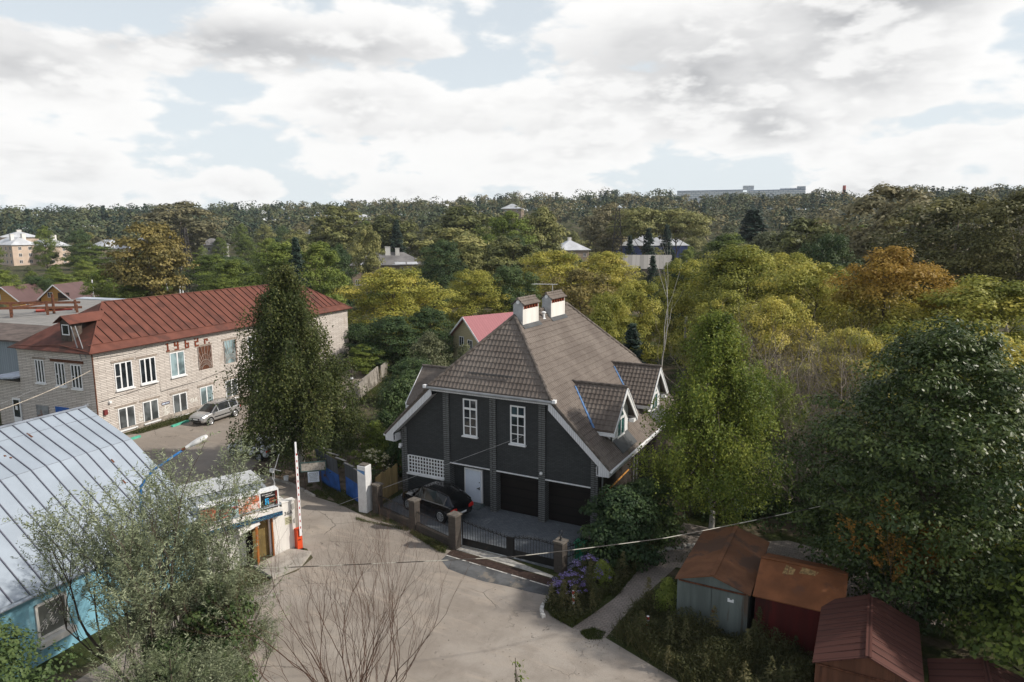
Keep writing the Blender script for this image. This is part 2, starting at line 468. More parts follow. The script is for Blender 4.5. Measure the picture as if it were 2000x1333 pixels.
def branch_tree(rng, mb, p, d, L, r, depth, tips, spread=0.5, upb=0.25, kids=(2, 4), n=4, taper=0.55, sides=5, curve=0.16):
    """Recursive branching; appends tubes to mb and (tip, direction, polyline) to tips."""
    ps = [np.array(p, float)]; dd = np.array(d, float)
    for k in range(n):
        dd = dd + rng.normal(size=3) * curve + np.array([0, 0, upb * 0.3]); dd /= np.linalg.norm(dd)
        ps.append(ps[-1] + dd * L / n)
    mb.tube(ps, [r * (1 - (1 - taper) * k / n) for k in range(n + 1)], sides, cap=False)
    if depth == 0:
        tips.append((ps[-1], dd, ps)); return
    for k in range(int(rng.integers(kids[0], kids[1] + 1))):
        u = rng.uniform(0.35, 1.0) if k else 1.0
        q = ps[min(n, max(1, int(round(u * n))))]
        e = dd + unit(rng, 1)[0] * spread + np.array([0, 0, upb]); e /= np.linalg.norm(e)
        branch_tree(rng, mb, q, e, L * rng.uniform(0.55, 0.85), r * taper * rng.uniform(0.7, 1.0), depth - 1, tips, spread, upb, kids, n, taper, max(3, sides - 1), curve)

def blades(rng, xy, zf, hmin, hmax, w, lean=0.35):
    """Upright grass blades at xy points: returns arrays for leaf_obj."""
    n = len(xy); h = rng.uniform(hmin, hmax, n)
    al = rng.normal(size=(n, 3)) * lean; al[:, 2] = 1
    al /= np.linalg.norm(al, axis=1, keepdims=True)
    pos = np.stack([xy[:, 0], xy[:, 1], zf(xy) if callable(zf) else np.full(n, zf)], 1) + al * h[:, None] * 0.45
    nr = rng.normal(size=(n, 3)); nr[:, 2] *= 0.3
    return pos, nr, al, h, w

def in_poly(poly, n, rng):
    """Random points inside a polygon."""
    poly = np.array(poly, float); lo, hi = poly.min(0), poly.max(0); res = np.zeros((0, 2))
    while len(res) < n:
        q = rng.uniform(lo, hi, (n * 2, 2)); ins = np.zeros(len(q), bool); j = len(poly) - 1
        for i in range(len(poly)):
            a, b = poly[i], poly[j]
            cnd = ((a[1] > q[:, 1]) != (b[1] > q[:, 1])) & (q[:, 0] < (b[0] - a[0]) * (q[:, 1] - a[1]) / (b[1] - a[1] + 1e-12) + a[0])
            ins ^= cnd; j = i
        res = np.concatenate([res, q[ins]])
    return res[:n]
# ------------------------------------------------------------------ terrain, road and paving
def sstep(a, b, x):
    t = np.clip((x - a) / (b - a), 0, 1); return t * t * (3 - 2 * t)
def height(x, y):
    """Flat around the yard, then a long wooded hillside, higher on the right."""
    x = np.asarray(x, float); y = np.asarray(y, float)
    r = np.hypot(x, y); a = np.arctan2(-x, np.maximum(y, 1e-6))
    top = 21 + 18 * sstep(1.15, 0.35, a) - 4 * sstep(0.25, -0.1, a)
    return top * sstep(300, 760, r) + 1.2 * np.sin(x * 0.02) * sstep(120, 300, r)

M = {}
def ground_mat():
    m, t, bs = pbr('grass and earth')
    c = t.add('ShaderNodeTexCoord').outputs['Object']
    a = t.noise(c, 0.35, 8, 0.65); b = t.noise(c, 3.0, 6, 0.7); g = t.noise(c, 28.0, 3, 0.6)
    grass = t.mix(t.ramp(b, 0.3, 0.7), (0.030, 0.042, 0.014), (0.075, 0.090, 0.030))
    k = t.mix(t.ramp(a, 0.47, 0.60), grass, (0.155, 0.125, 0.090))
    k = t.mix(t.ramp(g, 0.35, 0.75, 0.0, 0.5), k, (0.03, 0.03, 0.015))
    t.put(bs.inputs['Base Color'], k); bs.inputs['Roughness'].default_value = 0.95; bs.inputs['Specular IOR Level'].default_value = 0.1
    bp = t.add('ShaderNodeBump', ins={'Strength': 0.6, 'Distance': 0.08, 'Height': g}); t.put(bs.inputs['Normal'], bp.outputs[0])
    return m
def road_mat():
    m, t, bs = pbr('sandy worn asphalt')
    c = t.add('ShaderNodeTexCoord').outputs['Object']
    big = t.noise(c, 0.16, 5, 0.6); mid = t.noise(c, 0.8, 6, 0.65, dist=0.5); fine = t.noise(c, 22.0, 4, 0.7)
    streak = t.noise(t.mapping(c, (0.35, 1.6, 1), rot=(0, 0, 0.5)), 0.7, 6, 0.65, dist=0.8)
    k = t.mix(t.ramp(big, 0.40, 0.62), (0.285, 0.250, 0.215), (0.375, 0.338, 0.298))
    k = t.mix(t.ramp(mid, 0.42, 0.70, 0, 0.55), k, (0.230, 0.200, 0.170))
    k = t.mix(t.ramp(streak, 0.50, 0.68, 0, 0.60), k, (0.420, 0.360, 0.300))
    # the yard past the gatehouse is barer asphalt
    s = t.add('ShaderNodeSeparateXYZ', ins={0: c})
    yard = t.math('MULTIPLY', t.ramp(s.outputs[0], -24.0, -34.0), 0.45)
    k = t.mix(yard, k, (0.250, 0.212, 0.178))
    k = t.mix(t.ramp(fine, 0.40, 0.78, 0.0, 0.30), k, (0.15, 0.13, 0.11))
    # potholes and crazed patches
    pot = t.noise(c, 0.55, 7, 0.62, dist=1.2)
    k = t.mix(t.ramp(pot, 0.655, 0.70, 0, 0.65), k, (0.12, 0.105, 0.09))
    wv = t.noise(c, 1.7, 4, 0.6, out=1)
    vo = t.add('ShaderNodeTexVoronoi', feature='DISTANCE_TO_EDGE', ins={'Vector': t.mix(0.35, c, wv, 'ADD'), 'Scale': 0.28})
    msk = t.ramp(t.noise(c, 0.22, 3), 0.47, 0.60)
    crack = t.math('MULTIPLY', t.ramp(vo.outputs[0], 0.002, 0.008, 1, 0), msk)
    k = t.mix(t.math('MULTIPLY', crack, 0.5), k, (0.07, 0.06, 0.05))
    t.put(bs.inputs['Base Color'], k); bs.inputs['Roughness'].default_value = 0.92; bs.inputs['Specular IOR Level'].default_value = 0.15
    h = t.math('SUBTRACT', t.math('ADD', t.math('MULTIPLY', fine, 0.3), mid), t.math('ADD', crack, t.ramp(pot, 0.64, 0.72)))
    bp = t.add('ShaderNodeBump', ins={'Strength': 0.5, 'Distance': 0.05, 'Height': h}); t.put(bs.inputs['Normal'], bp.outputs[0])
    return m
M['ground'] = ground_mat(); M['road'] = road_mat()
M['asphalt'] = mat('dark asphalt', (0.105, 0.108, 0.112), 0.9, var=0.35, scale=1.2, spec=0.2, bump=0.4, bscale=60, tint=(0.20, 0.18, 0.155), tamt=0.25, tscale=0.9)
M['paver_blue'] = brick_mat('blue grey pavers', (0.175, 0.195, 0.215), (0.125, 0.140, 0.160), (0.065, 0.07, 0.075), 0.20, 0.10, 0.008, 0.45, 0.85, stain=(0.30, 0.31, 0.31), bump=0.3)
M['paver_pink'] = brick_mat('worn pink grey pavers', (0.34, 0.295, 0.265), (0.27, 0.24, 0.215), (0.15, 0.13, 0.11), 0.24, 0.12, 0.012, 0.4, 0.9, stain=(0.12, 0.10, 0.075), bump=0.4)
M['earth'] = mat('trodden earth', (0.165, 0.130, 0.098), 0.95, var=0.4, scale=1.6, spec=0.1, bump=0.5, bscale=25, tint=(0.05, 0.055, 0.02), tamt=0.2, tscale=0.7)
M['conc'] = mat('weathered concrete', (0.36, 0.335, 0.30), 0.9, var=0.25, scale=1.2, spec=0.2, bump=0.4, bscale=35, tint=(0.17, 0.15, 0.125), tamt=0.15, tscale=0.8, streak=True)
M['white_paint'] = mat('white paint', (0.78, 0.79, 0.80), 0.5, var=0.05, scale=2, tint=(0.55, 0.54, 0.52), tamt=-0.3)
M['kerb_white'] = mat('worn whitewashed stone', (0.55, 0.54, 0.51), 0.9, var=0.3, scale=5, tint=(0.25, 0.23, 0.2), tamt=0.3, tscale=3)
M['green_paint'] = mat('mint green paint', (0.10, 0.46, 0.33), 0.7, var=0.2, scale=4)

# one sheet to beyond the horizon, fine near the yard and coarse far off
NA, NR = 160, 90
rr = np.concatenate([np.linspace(0.01, 300, 40), np.geomspace(305, 1650, NR - 40)])
aa = np.linspace(0, 2 * np.pi, NA, endpoint=False)
X = rr[:, None] * np.sin(aa)[None] ; Y = rr[:, None] * np.cos(aa)[None]
Zt = np.where(Y > -50, height(X, Y), 0.0)
vs = np.stack([X, Y, Zt], -1).reshape(-1, 3)
fs = [(i * NA + j, (i + 1) * NA + j, (i + 1) * NA + (j + 1) % NA, i * NA + (j + 1) % NA) for i in range(NR - 1) for j in range(NA)]
gme = bpy.data.meshes.new('ground'); gme.from_pydata(vs.tolist(), [], fs); gme.materials.append(M['ground'])
gme.shade_smooth()
gme.flip_normals()
go = bpy.data.objects.new('ground', gme); COL.objects.link(go); tag(go, kind='structure')

def sheet(name, poly, z, m, kind='structure'):
    o = MB().face([(x, y, z) for x, y in poly], 0).build(name, m); o['kind'] = kind; return o
road_poly = [(-24.6, 6), (-24.6, 12), (-25.3, 18), (-24.2, 20.6), (-23.6, 22.2), (-23.9, 23.6), (-24.9, 24.2), (-27.5, 23.95), (-32, 23.9), (-36.5, 21.4), (-53.0, 24), (-53.0, 31.5),
             (-51.9, 33.5), (-51.9, 46), (-54.5, 62), (-59, 72), (-51, 63), (-47.6, 59.5), (-43.1, 48.4), (-41.5, 44), (-39.6, 37), (-38.2, 33.2), (-36.5, 30.7), (-32.8, 30.5), (-30.0, 29.7), (-27.3, 29.4), (-25.0, 28.75),
             (-21.4, 28.45), (-18.5, 27.45), (-12.3, 27.0), (-12.2, 27.0), (-11.75, 25.7), (-11.6, 24.7), (-11.0, 24.25), (-10.05, 23.9), (-8.6, 23.9), (-5.4, 22.6), (-2.5, 20.3), (0.5, 17), (2, 12), (2, 6)]
sheet('road', road_poly, 0.006, M['road'])
sheet('driveway_apron', [(-18.15, 26.9), (-18.1, 26.35), (-17.3, 25.75), (-16.5, 25.62), (-15.2, 25.5), (-14.0, 25.62), (-12.8, 25.64), (-12.0, 25.72), (-12.25, 26.6), (-15, 26.72)], 0.012, M['asphalt'])
sheet('yard_paving', [(-25.1, 29.85), (-21.4, 28.85), (-18.3, 28.2), (-12.2, 28.0), (-11.6, 30), (-11.4, 33.4), (-25.2, 33.4)], 0.010, M['paver_blue'])
sheet('path', [(-10.05, 23.9), (-9.65, 25.4), (-9.3, 26.9), (-9.15, 30.1), (-8.85, 33.4), (-8.6, 36.2), (-6.9, 36.2), (-6.95, 34.3), (-7.65, 30.9), (-8.35, 26.9), (-8.6, 23.9)], 0.010, M['paver_pink'])
sheet('paving', [(-7.9, 30.9), (-6.95, 34.3), (-3.2, 36.5), (2.0, 35.5), (3.5, 31.0), (-1.5, 30.6), (-4.3, 31.6)], 0.012, M['paver_pink'])
sheet('garden_soil', [(-31, 32.5), (-27, 30.5), (-25.5, 33.4), (-25.5, 46), (-38, 47)], 0.004, M['earth'])
sheet('bare_earth', [(-38.2, 33.2), (-36.5, 30.75), (-32.8, 30.55), (-30.0, 29.75), (-27.2, 29.6), (-31, 32.3), (-35, 36), (-38, 37)], 0.010, M['earth'])
# strips in front of the gate: brown grating, pale stone edge, white line
mb = MB(); mb.face([(-18.2, 26.95, 0.02), (-12.3, 26.55, 0.02), (-12.3, 27.15, 0.02), (-18.2, 27.55, 0.02)])
o = mb.build('gate_drain_strip', mat('dark brown rubber mat', (0.045, 0.028, 0.022), 0.85, var=0.3, scale=6)); o['kind'] = 'structure'
mb = MB(); mb.face([(-18.1, 27.62, 0.025), (-12.5, 27.22, 0.025), (-12.5, 27.45, 0.025), (-15.5, 28.05, 0.025), (-18.1, 28.12, 0.025)])
o = mb.build('gate_threshold', mat('pale stone slab', (0.42, 0.40, 0.365), 0.9, var=0.3, scale=5, bump=0.3)); o['kind'] = 'structure'
mb = MB()
for a, b in ((0, .22), (.25, .36), (.42, .62), (.66, .80), (.83, 1)):
    x0, x1 = -18.2 + 5.9 * a, -18.2 + 5.9 * b; f = lambda x: 26.93 - 0.4 * (x + 18.2) / 5.9
    mb.face([(x0, f(x0) - 0.09, 0.028), (x1, f(x1) - 0.09, 0.028), (x1, f(x1) - 0.02, 0.028), (x0, f(x0) - 0.02, 0.028)])
o = mb.build('drain_edge_line', M['kerb_white']); o['kind'] = 'structure'
# concrete doorstep slab of the gatehouse, kerbs
mb = MB(); mb.prism([(-25.7, 21.5, 0), (-24.0, 21.1, 0), (-23.7, 22.6, 0), (-24.3, 23.9, 0), (-25.5, 23.7, 0)], (0, 0, 0.13))
o = mb.build('doorstep_slab', M['conc']); o['kind'] = 'structure'
mb = MB(); mb.bar((-24.6, 17.2, 0.06), (-22.6, 20.2, 0.06), 0.16, 0.14)
o = mb.build('kerb', M['conc']); o['kind'] = 'structure'
mb = MB()
for p, q in (((-36.5, 30.65), (-34.6, 30.62)), ((-34.5, 30.62), (-32.6, 30.5)), ((-32.5, 30.48), (-30.9, 30.02)), ((-30.8, 30.0), (-29.6, 29.6))):
    mb.bar((p[0], p[1], 0.05), (q[0], q[1], 0.05), 0.15, 0.16)
o = mb.build('kerb.001', M['conc']); o['kind'] = 'structure'
mb = MB(); rng = np.random.default_rng(5)
for k in range(11):
    a = math.pi * (0.62 + 0.62 * k / 10); x, y = -10.75 + 1.05 * math.cos(a), 24.95 + 1.15 * math.sin(a)
    a2 = a + 0.16; x2, y2 = -10.75 + 1.05 * math.cos(a2), 24.95 + 1.15 * math.sin(a2)
    mb.bar((x, y, 0.05), (x2, y2, 0.05 + rng.uniform(-.02, .02)), 0.16, 0.17)
o = mb.build('kerb.002', M['kerb_white']); o['kind'] = 'structure'
mb = MB()
for k in range(26):
    f = k / 25; x = -8.75 + 2.1 * f + rng.normal(0, .05); y = 32.1 + 2.2 * f ** 0.8 + rng.normal(0, .07); s = rng.uniform(.10, .2)
    mb.lathe([(s * .6, 0), (s * .7, s * .4), (s * .35, s * .75)], (x, y, 0.01), 6)
o = mb.build('stone_edging', M['kerb_white']); o['kind'] = 'structure'
# ------------------------------------------------------------------ the dark house
def build_w(mb, name, mats, parent, **k):
    """Mesh written in world coordinates under an unrotated thing."""
    return mb.build(name, mats, parent, loc=tuple(-parent.location), **k)

def tile_mat(name, c1, c2, stain=None):
    m, t, bs = pbr(name)
    c = t.add('ShaderNodeTexCoord').outputs['Object']
    a = t.noise(c, 0.5, 6, 0.65); b = t.noise(c, 5.0, 4, 0.7)
    k = t.mix(t.ramp(a, 0.35, 0.65), c1, c2)
    k = t.mix(t.ramp(b, 0.4, 0.7, 0, 0.4), k, tuple(x * 0.55 for x in c1))
    g = t.noise(c, 1.6, 6, 0.7)
    k = t.mix(t.ramp(g, 0.60, 0.72, 0, 0.35), k, (0.24, 0.22, 0.18))
    if stain:   # rust washed down from the chimney
        s = t.add('ShaderNodeSeparateXYZ', ins={0: c})
        yy = t.math('ABSOLUTE', t.math('SUBTRACT', t.math('ADD', s.outputs[1], t.math('MULTIPLY', t.noise(c, 3, 4), 0.5)), stain[0]))
        q = t.math('MULTIPLY', t.ramp(yy, 0.12, 0.50, 1, 0), t.math('MULTIPLY', t.ramp(s.outputs[2], stain[1], stain[2]), t.ramp(s.outputs[2], stain[2] + 0.4, stain[2] + 0.2)))
        k = t.mix(t.math('MULTIPLY', q, 0.55), k, (0.28, 0.12, 0.045))
    t.put(bs.inputs['Base Color'], k); bs.inputs['Roughness'].default_value = 0.8; bs.inputs['Specular IOR Level'].default_value = 0.25
    return m
M['tile'] = tile_mat('brown concrete tiles', (0.145, 0.120, 0.104), (0.205, 0.175, 0.152), stain=(3.95, 8.5, 10.8))
M['ridge'] = mat('ridge tile', (0.135, 0.115, 0.10), 0.85, var=0.4, scale=4, bump=0.4, bscale=20)
M['cbrick'] = brick_mat('charcoal painted brick', (0.062, 0.066, 0.068), (0.046, 0.050, 0.052), (0.026, 0.028, 0.029), 0.25, 0.075, 0.010, 0.4, 0.8)
M['cpil'] = brick_mat('grey ribbed brick', (0.17, 0.18, 0.18), (0.125, 0.135, 0.135), (0.030, 0.021, 0.022), 2.50, 0.12, 0.020, 0.3, 0.85, bump=0.8)
M['cwall'] = brick_mat('dark brown brick', (0.050, 0.042, 0.036), (0.038, 0.032, 0.028), (0.02, 0.018, 0.016), 0.25, 0.075, 0.010, 0.4, 0.85)
M['vinyl'] = plank_mat('white cladding boards', (0.70, 0.71, 0.73), (0.30, 0.31, 0.33), 0.11, 0, 0.06, 0.5)
M['white'] = mat('white plastic', (0.80, 0.81, 0.82), 0.4, var=0.04, scale=3, tint=(0.6, 0.6, 0.58), tamt=-0.4)
M['glass'] = glass_mat('dark window glass')
M['teal_glass'] = glass_mat('greenish window glass', (0.015, 0.075, 0.070), 0.1)
M['metal_grey'] = mat('grey metal', (0.30, 0.31, 0.32), 0.5, 0.4, var=0.15)
M['black'] = mat('black painted metal', (0.012, 0.012, 0.013), 0.5, var=0.3, spec=0.4)
M['garage_door'] = plank_mat('black brown garage door', (0.014, 0.011, 0.010), (0.007, 0.006, 0.006), 0.5, 1, 0.15, 0.6)
M['blue_flash'] = mat('blue plastic flashing', (0.10, 0.20, 0.40), 0.5, var=0.2, scale=3)
M['lead'] = mat('dark slate sheet', (0.075, 0.08, 0.085), 0.6, var=0.2)
M['render_white'] = mat('dirty white render', (0.72, 0.70, 0.66), 0.9, var=0.12, scale=2.5, tint=(0.42, 0.26, 0.12), tamt=-0.25, tscale=1.2, streak=True)
M['render_grey'] = mat('grey render', (0.40, 0.41, 0.42), 0.9, var=0.15, scale=3)
M['red_brick'] = brick_mat('red chimney brick', (0.30, 0.075, 0.035), (0.20, 0.05, 0.025), (0.08, 0.03, 0.02), 0.12, 0.07, 0.01)

def tiles(mb, o, ud, vd, rng_u, V, pitch=0.375, wave=0.205, amp=0.018, step=0.042, seg=4, m=0):
    """Courses of waved tiles with a real step at each course, clipped to rng_u(v)."""
    o, ud, vd = Vector(o), Vector(ud), Vector(vd); nd = ud.cross(vd).normalized()
    du = wave / seg; nc = int(math.ceil(V / pitch))
    for c in range(nc):
        v0, v1 = c * pitch, min(V, (c + 1) * pitch + 0.01)
        a0, a1 = rng_u(v0); b0, b1 = rng_u(min(v1, V - 1e-4))
        k0, k1 = int(math.floor(min(a0, b0) / du)), int(math.ceil(max(a1, b1) / du))
        lo, hi, base = [], [], []
        for k in range(k0, k1 + 1):
            u = k * du; h = amp * math.cos(2 * math.pi * u / wave); h = h if h > -amp * 0.3 else h * 0.6
            ua = min(max(u, a0), a1); ub = min(max(u, b0), b1)
            lo.append(o + ud * ua + vd * v0 + nd * (h + step)); hi.append(o + ud * ub + vd * v1 + nd * (h + 0.004))
            base.append(o + ud * ua + vd * v0 + nd * (h * 0.3 - 0.01))
        i = mb.pts(lo); j = mb.pts(hi); q = mb.pts(base); n = len(lo)
        for k in range(n - 1):
            if (lo[k] - lo[k + 1]).length < 1e-6 and (hi[k] - hi[k + 1]).length < 1e-6: continue
            mb.idx((i + k, i + k + 1, j + k + 1, j + k), m)
            if (lo[k] - lo[k + 1]).length > 1e-6: mb.idx((q + k, q + k + 1, i + k + 1, i + k), m)
    return mb

def ridge_caps(mb, p, q, r=0.11, L=0.40, m=0):
    p, q = Vector(p), Vector(q); n = max(1, int((q - p).length / L))
    for k in range(n):
        a = p.lerp(q, k / n); b = p.lerp(q, (k + 1.08) / n)
        mb.tube([a, b], [r, r * 0.86], 8, m)
    return mb

XC, ZR = -18.76, 11.10
HW, ZE = 7.27, 3.83           # eaves: half width and height
YF, YB = 32.16, 46.40         # roof's front and back edges
YR0, YR1 = 35.45, 43.12       # ridge ends
ZH, HH = 7.20, 3.90           # half-hip eaves
house = thing('house', 'dark charcoal brick house with brown tiled half-hipped roof and two built-in garages', 'house', (XC, 32.66, 0))
S2 = 2 ** 0.5
def main_range(flip):
    vh, vt = (ZH - ZE) * S2, (ZR - ZE) * S2
    def f(v):
        if v <= vh: a, b = YF, YB
        else:
            k = (v - vh) / (vt - vh); a, b = YF + (YR0 - YF) * k, YB + (YR1 - YB) * k
        return (a, b) if not flip else (-b, -a)
    return f
roof = MB()
# solid deck under the tiles
dk = 0.16
def deck(ps):
    roof.face([(x, y, z - 0.03) for x, y, z in ps]); roof.face([(x, y, z - dk) for x, y, z in ps][::-1])
    for k in range(len(ps)):
        a, b = ps[k], ps[(k + 1) % len(ps)]
        roof.face([(a[0], a[1], a[2] - dk), (b[0], b[1], b[2] - dk), (b[0], b[1], b[2] - 0.03), (a[0], a[1], a[2] - 0.03)])
for s in (1, -1):
    deck([(XC + s * HW, YF, ZE), (XC + s * HW, YB, ZE), (XC + s * HH, YB, ZH), (XC, YR1, ZR), (XC, YR0, ZR), (XC + s * HH, YF, ZH)][::s])
deck([(XC - HH, YF, ZH), (XC + HH, YF, ZH), (XC, YR0, ZR)])
deck([(XC + HH, YB, ZH), (XC - HH, YB, ZH), (XC, YR1, ZR)])
tiles(roof, (XC + HW, 0, ZE), (0, 1, 0), (-1 / S2, 0, 1 / S2), main_range(False), (ZR - ZE) * S2)
tiles(roof, (XC - HW, 0, ZE), (0, -1, 0), (1 / S2, 0, 1 / S2), main_range(True), (ZR - ZE) * S2)
hl = math.hypot(YR0 - YF, ZR - ZH)
tiles(roof, (XC, YF, ZH), (1, 0, 0), (0, (YR0 - YF) / hl, (ZR - ZH) / hl), lambda v: (-HH * (1 - v / hl), HH * (1 - v / hl)), hl, wave=0.25, amp=0.022)
hb = math.hypot(YB - YR1, ZR - ZH)
tiles(roof, (XC, YB, ZH), (-1, 0, 0), (0, -(YB - YR1) / hb, (ZR - ZH) / hb), lambda v: (-HH * (1 - v / hb), HH * (1 - v / hb)), hb)
roof_o = build_w(roof, 'roof', M['tile'], house)
mb = MB()
ridge_caps(mb, (XC, YR0, ZR + .03), (XC, YR1, ZR + .03), 0.13)
for s in (1, -1):
    ridge_caps(mb, (XC + s * HH, YF, ZH + .03), (XC, YR0, ZR + .03))
    ridge_caps(mb, (XC + s * HH, YB, ZH + .03), (XC, YR1, ZR + .03))
    ridge_caps(mb, (XC + s * HW, YF - .02, ZE + .02), (XC + s * HH, YF - .02, ZH + .02), 0.07)
    ridge_caps(mb, (XC + s * HW, YB, ZE + .02), (XC + s * HH, YB, ZH + .02), 0.07)
build_w(mb, 'ridge_tiles', M['ridge'], roof_o and house)
# boarded verges and boxed eave ends
for s in (1, -1):
    mb = MB()
    X = lambda x: XC + s * x
    poly = [(X(HH - .15), YF - .02, ZH - .10), (X(HW - .02), YF - .02, ZE - .07), (X(HW - .06), YF - .02, ZE - .38), (X(6.62), YF - .02, ZE - .40), (X(6.62), YF - .02, ZE + .13), (X(HH - .15), YF - .02, ZH - .58)]
    mb.prism(poly if s > 0 else poly[::-1], (0, 0.04, 0))
    # soffit under the overhang and the eave box along the side
    q = [(X(HH - .15), YF + .02, ZH - .56), (X(6.62), YF + .02, ZE + .14), (X(6.62), 32.74, ZE + .14), (X(HH - .15), 32.74, ZH - .56)]
    mb.face(q if s > 0 else q[::-1])
    a, b = sorted((X(6.50), X(HW - .06)))
    mb.box((a, YF + .02, ZE - .40), (b, YB, ZE - .34))
    c = X(HW - .06); a, b = sorted((c, c - s * .03))
    mb.box((a, YF + .02, ZE - .34), (b, YB, ZE - .16))
    a, b = sorted((X(6.50), X(6.53)))
    mb.box((a, YF + .02, ZE - .34), (b, 32.74, ZE + .1))
    build_w(mb, 'verge_boards', M['vinyl'], house)
mb = MB(); mb.box((XC - HH, YF + .06, ZH - .32), (XC + HH, 32.74, ZH - .16)); build_w(mb, 'hip_soffit', M['vinyl'], house)
mb = MB()
mb.tube([(XC - HH - .3, YF - .08, ZH - .12), (XC + HH + .25, YF - .08, ZH - .12)], 0.085, 8); build_w(mb, 'gutter', M['metal_grey'], house)
for s in (1, -1): mb = MB(); mb.box((XC + s * (HH + .24) - .09, YF - .18, ZH - .14), (XC + s * (HH + .24) + .09, YF + .05, ZH + .03)); build_w(mb, 'gutter_end', M['white'], house)
for s in (1, -1):
    mb = MB(); mb.tube([(XC + s * (HW + .05), YF, ZE - .06), (XC + s * (HW + .05), YB, ZE - .10)], 0.075, 8); build_w(mb, 'gutter', M['white'], house)
# walls
WL, WR, WF = -25.18, -12.34, 32.75
wall = MB()
poly = [(WL, WF, 2.52), (WR, WF, 2.52), (WR, WF, 4.50), (-14.95, WF, 7.0), (-22.57, WF, 7.0), (WL, WF, 4.50)]
wall.prism(poly, (0, 0.25, 0))
wall.box((WL, WF, 0), (-21.80, 33.0, 2.52))
wall.box((WL, 33.0, 0), (WL + .25, 46.0, 4.5)); wall.box((WL + .25, 45.75, 0), (WR - .25, 46.0, 4.5))
wall.box((-21.80, 33.2, 0), (-12.6, 33.4, 2.52)); wall.box((-21.95, 33.0, 0), (-21.80, 33.4, 2.52))
wall.box((-21.80, 33.0, 2.44), (-12.6, 33.2, 2.52))
wall.prism([(WR, 46.0, 4.5), (-14.95, 46.0, 7.0), (-22.57, 46.0, 7.0), (WL, 46.0, 4.5)], (0, -0.25, 0))
build_w(wall, 'wall', M['cbrick'], house)
mb = MB(); mb.box((WR - .25, 33.0, 0), (WR, 46.0, 4.55)); build_w(mb, 'side_wall', M['cwall'], house)
for x, zt in ((-25.18, 4.35), (-22.07, 6.86), (-18.92, 6.86), (-15.83, 6.86), (-12.74, 4.35)):
    mb = MB()
    for dx in (0.0, 0.205): mb.box((x + dx, 32.66, 0), (x + dx + 0.192, 33.19 if x > -25 else 32.745, 2.43)); mb.box((x + dx, 32.66, 2.43), (x + dx + 0.192, 32.745, zt))
    mb.box((x + 0.15, 32.70, 0), (x + 0.25, 32.744, zt))
    build_w(mb, 'pilaster', M['cpil'], house)
# windows of the gable
def tall_window(x0, z0, x1, z1, y):
    f = MB(); t = 0.075
    f.box((x0, y - .06, z0), (x0 + t, y, z1)); f.box((x1 - t, y - .06, z0), (x1, y, z1))
    f.box((x0 + t, y - .06, z0), (x1 - t, y, z0 + t)); f.box((x0 + t, y - .06, z1 - t), (x1 - t, y, z1))
    H = z1 - z0; zt = z0 + H * 0.74; xm = (x0 + x1) / 2
    f.box((x0 + t, y - .055, zt - .06), (x1 - t, y, zt + .06))
    f.box((xm - .03, y - .05, z0 + t), (xm + .03, y, zt - .06)); f.box((xm - .03, y - .05, zt + .06), (xm + .03, y, z1 - t))
    for k in (1, 2):
        zz = z0 + t + (zt - .06 - z0 - t) * k / 3
        f.box((x0 + t, y - .045, zz - .022), (xm - .03, y, zz + .022)); f.box((xm + .03, y - .045, zz - .022), (x1 - t, y, zz + .022))
    fo = build_w(f, 'window', M['white'], house)
    g = MB(); g.box((x0 + t, y - .015, z0 + t), (x1 - t, y - .005, z1 - t)); g.build('pane', M['glass'], fo)
    s = MB(); s.box((x0 - .06, y - .17, z0 - .07), (x1 + .06, y - .005, z0 - .002)); s.build('sill', M['white'], fo)
tall_window(-20.70, 4.32, -19.76, 6.52, WF)
tall_window(-17.60, 4.28, -16.66, 6.48, WF)
# latticed opening
x0, x1, z0, z1 = -24.76, -22.09, 1.46, 2.52
f = MB(); f.box((x0, WF - .07, z0), (x0 + .09, WF, z1))
for k in range(1, 13): xx = x0 + .09 + (x1 - x0 - .09) * k / 12.5; f.box((xx - .028, WF - .06, z0), (xx + .028, WF, z1))
for k in range(6): zz = z0 + (z1 - z0) * k / 5; f.box((x0 + .09, WF - .05, zz - .028), (x1, WF - .002, zz + .028))
fo = build_w(f, 'lattice_window', M['white'], house)
g = MB(); g.box((x0 + .05, WF - .012, z0), (x1, WF - .003, z1)); g.build('pane', mat('dark brown shade', (0.035, 0.026, 0.022), 0.8), fo)
s = MB(); s.box((x0 - .04, WF - .16, z0 - .13), (x1, WF - .003, z0 - .03)); s.build('sill', M['white'], fo)
# entrance and garages
d = MB(); d.box((-20.93, 33.10, 0.16), (-19.70, 33.195, 2.20)); do = build_w(d, 'door_frame', M['white'], house)
d = MB(); d.box((-20.83, 33.06, 0.20), (-19.80, 33.098, 2.11))
for zz in ((0.32, 1.0), (1.12, 2.0)): d.box((-20.70, 33.052, zz[0]), (-19.93, 33.058, zz[1]))
door = build_w(d, 'door', mat('white door leaf', (0.66, 0.72, 0.82), 0.45, var=0.04, scale=2), house)
h = MB(); h.box((-20.02, 32.99, 1.06), (-19.86, 33.02, 1.10)); h.box((-19.89, 32.99, 1.0), (-19.85, 33.055, 1.16)); h.box((-19.89, 33.03, 1.42), (-19.85, 33.055, 1.48)); h.build('handle', M['black'], door)
st = MB(); st.box((-21.0, 32.45, 0), (-19.6, 33.195, 0.09)); st.box((-20.95, 32.78, 0.09), (-19.65, 33.195, 0.16)); build_w(st, 'step', mat('grey step', (0.13, 0.16, 0.165), 0.8), house)
for a, b in ((-18.51, -15.84), (-15.42, -12.75)):
    g = MB(); g.box((a, 33.17, 0.02), (b, 33.195, 2.43)); build_w(g, 'garage_door', M['garage_door'], house)
mb = MB()
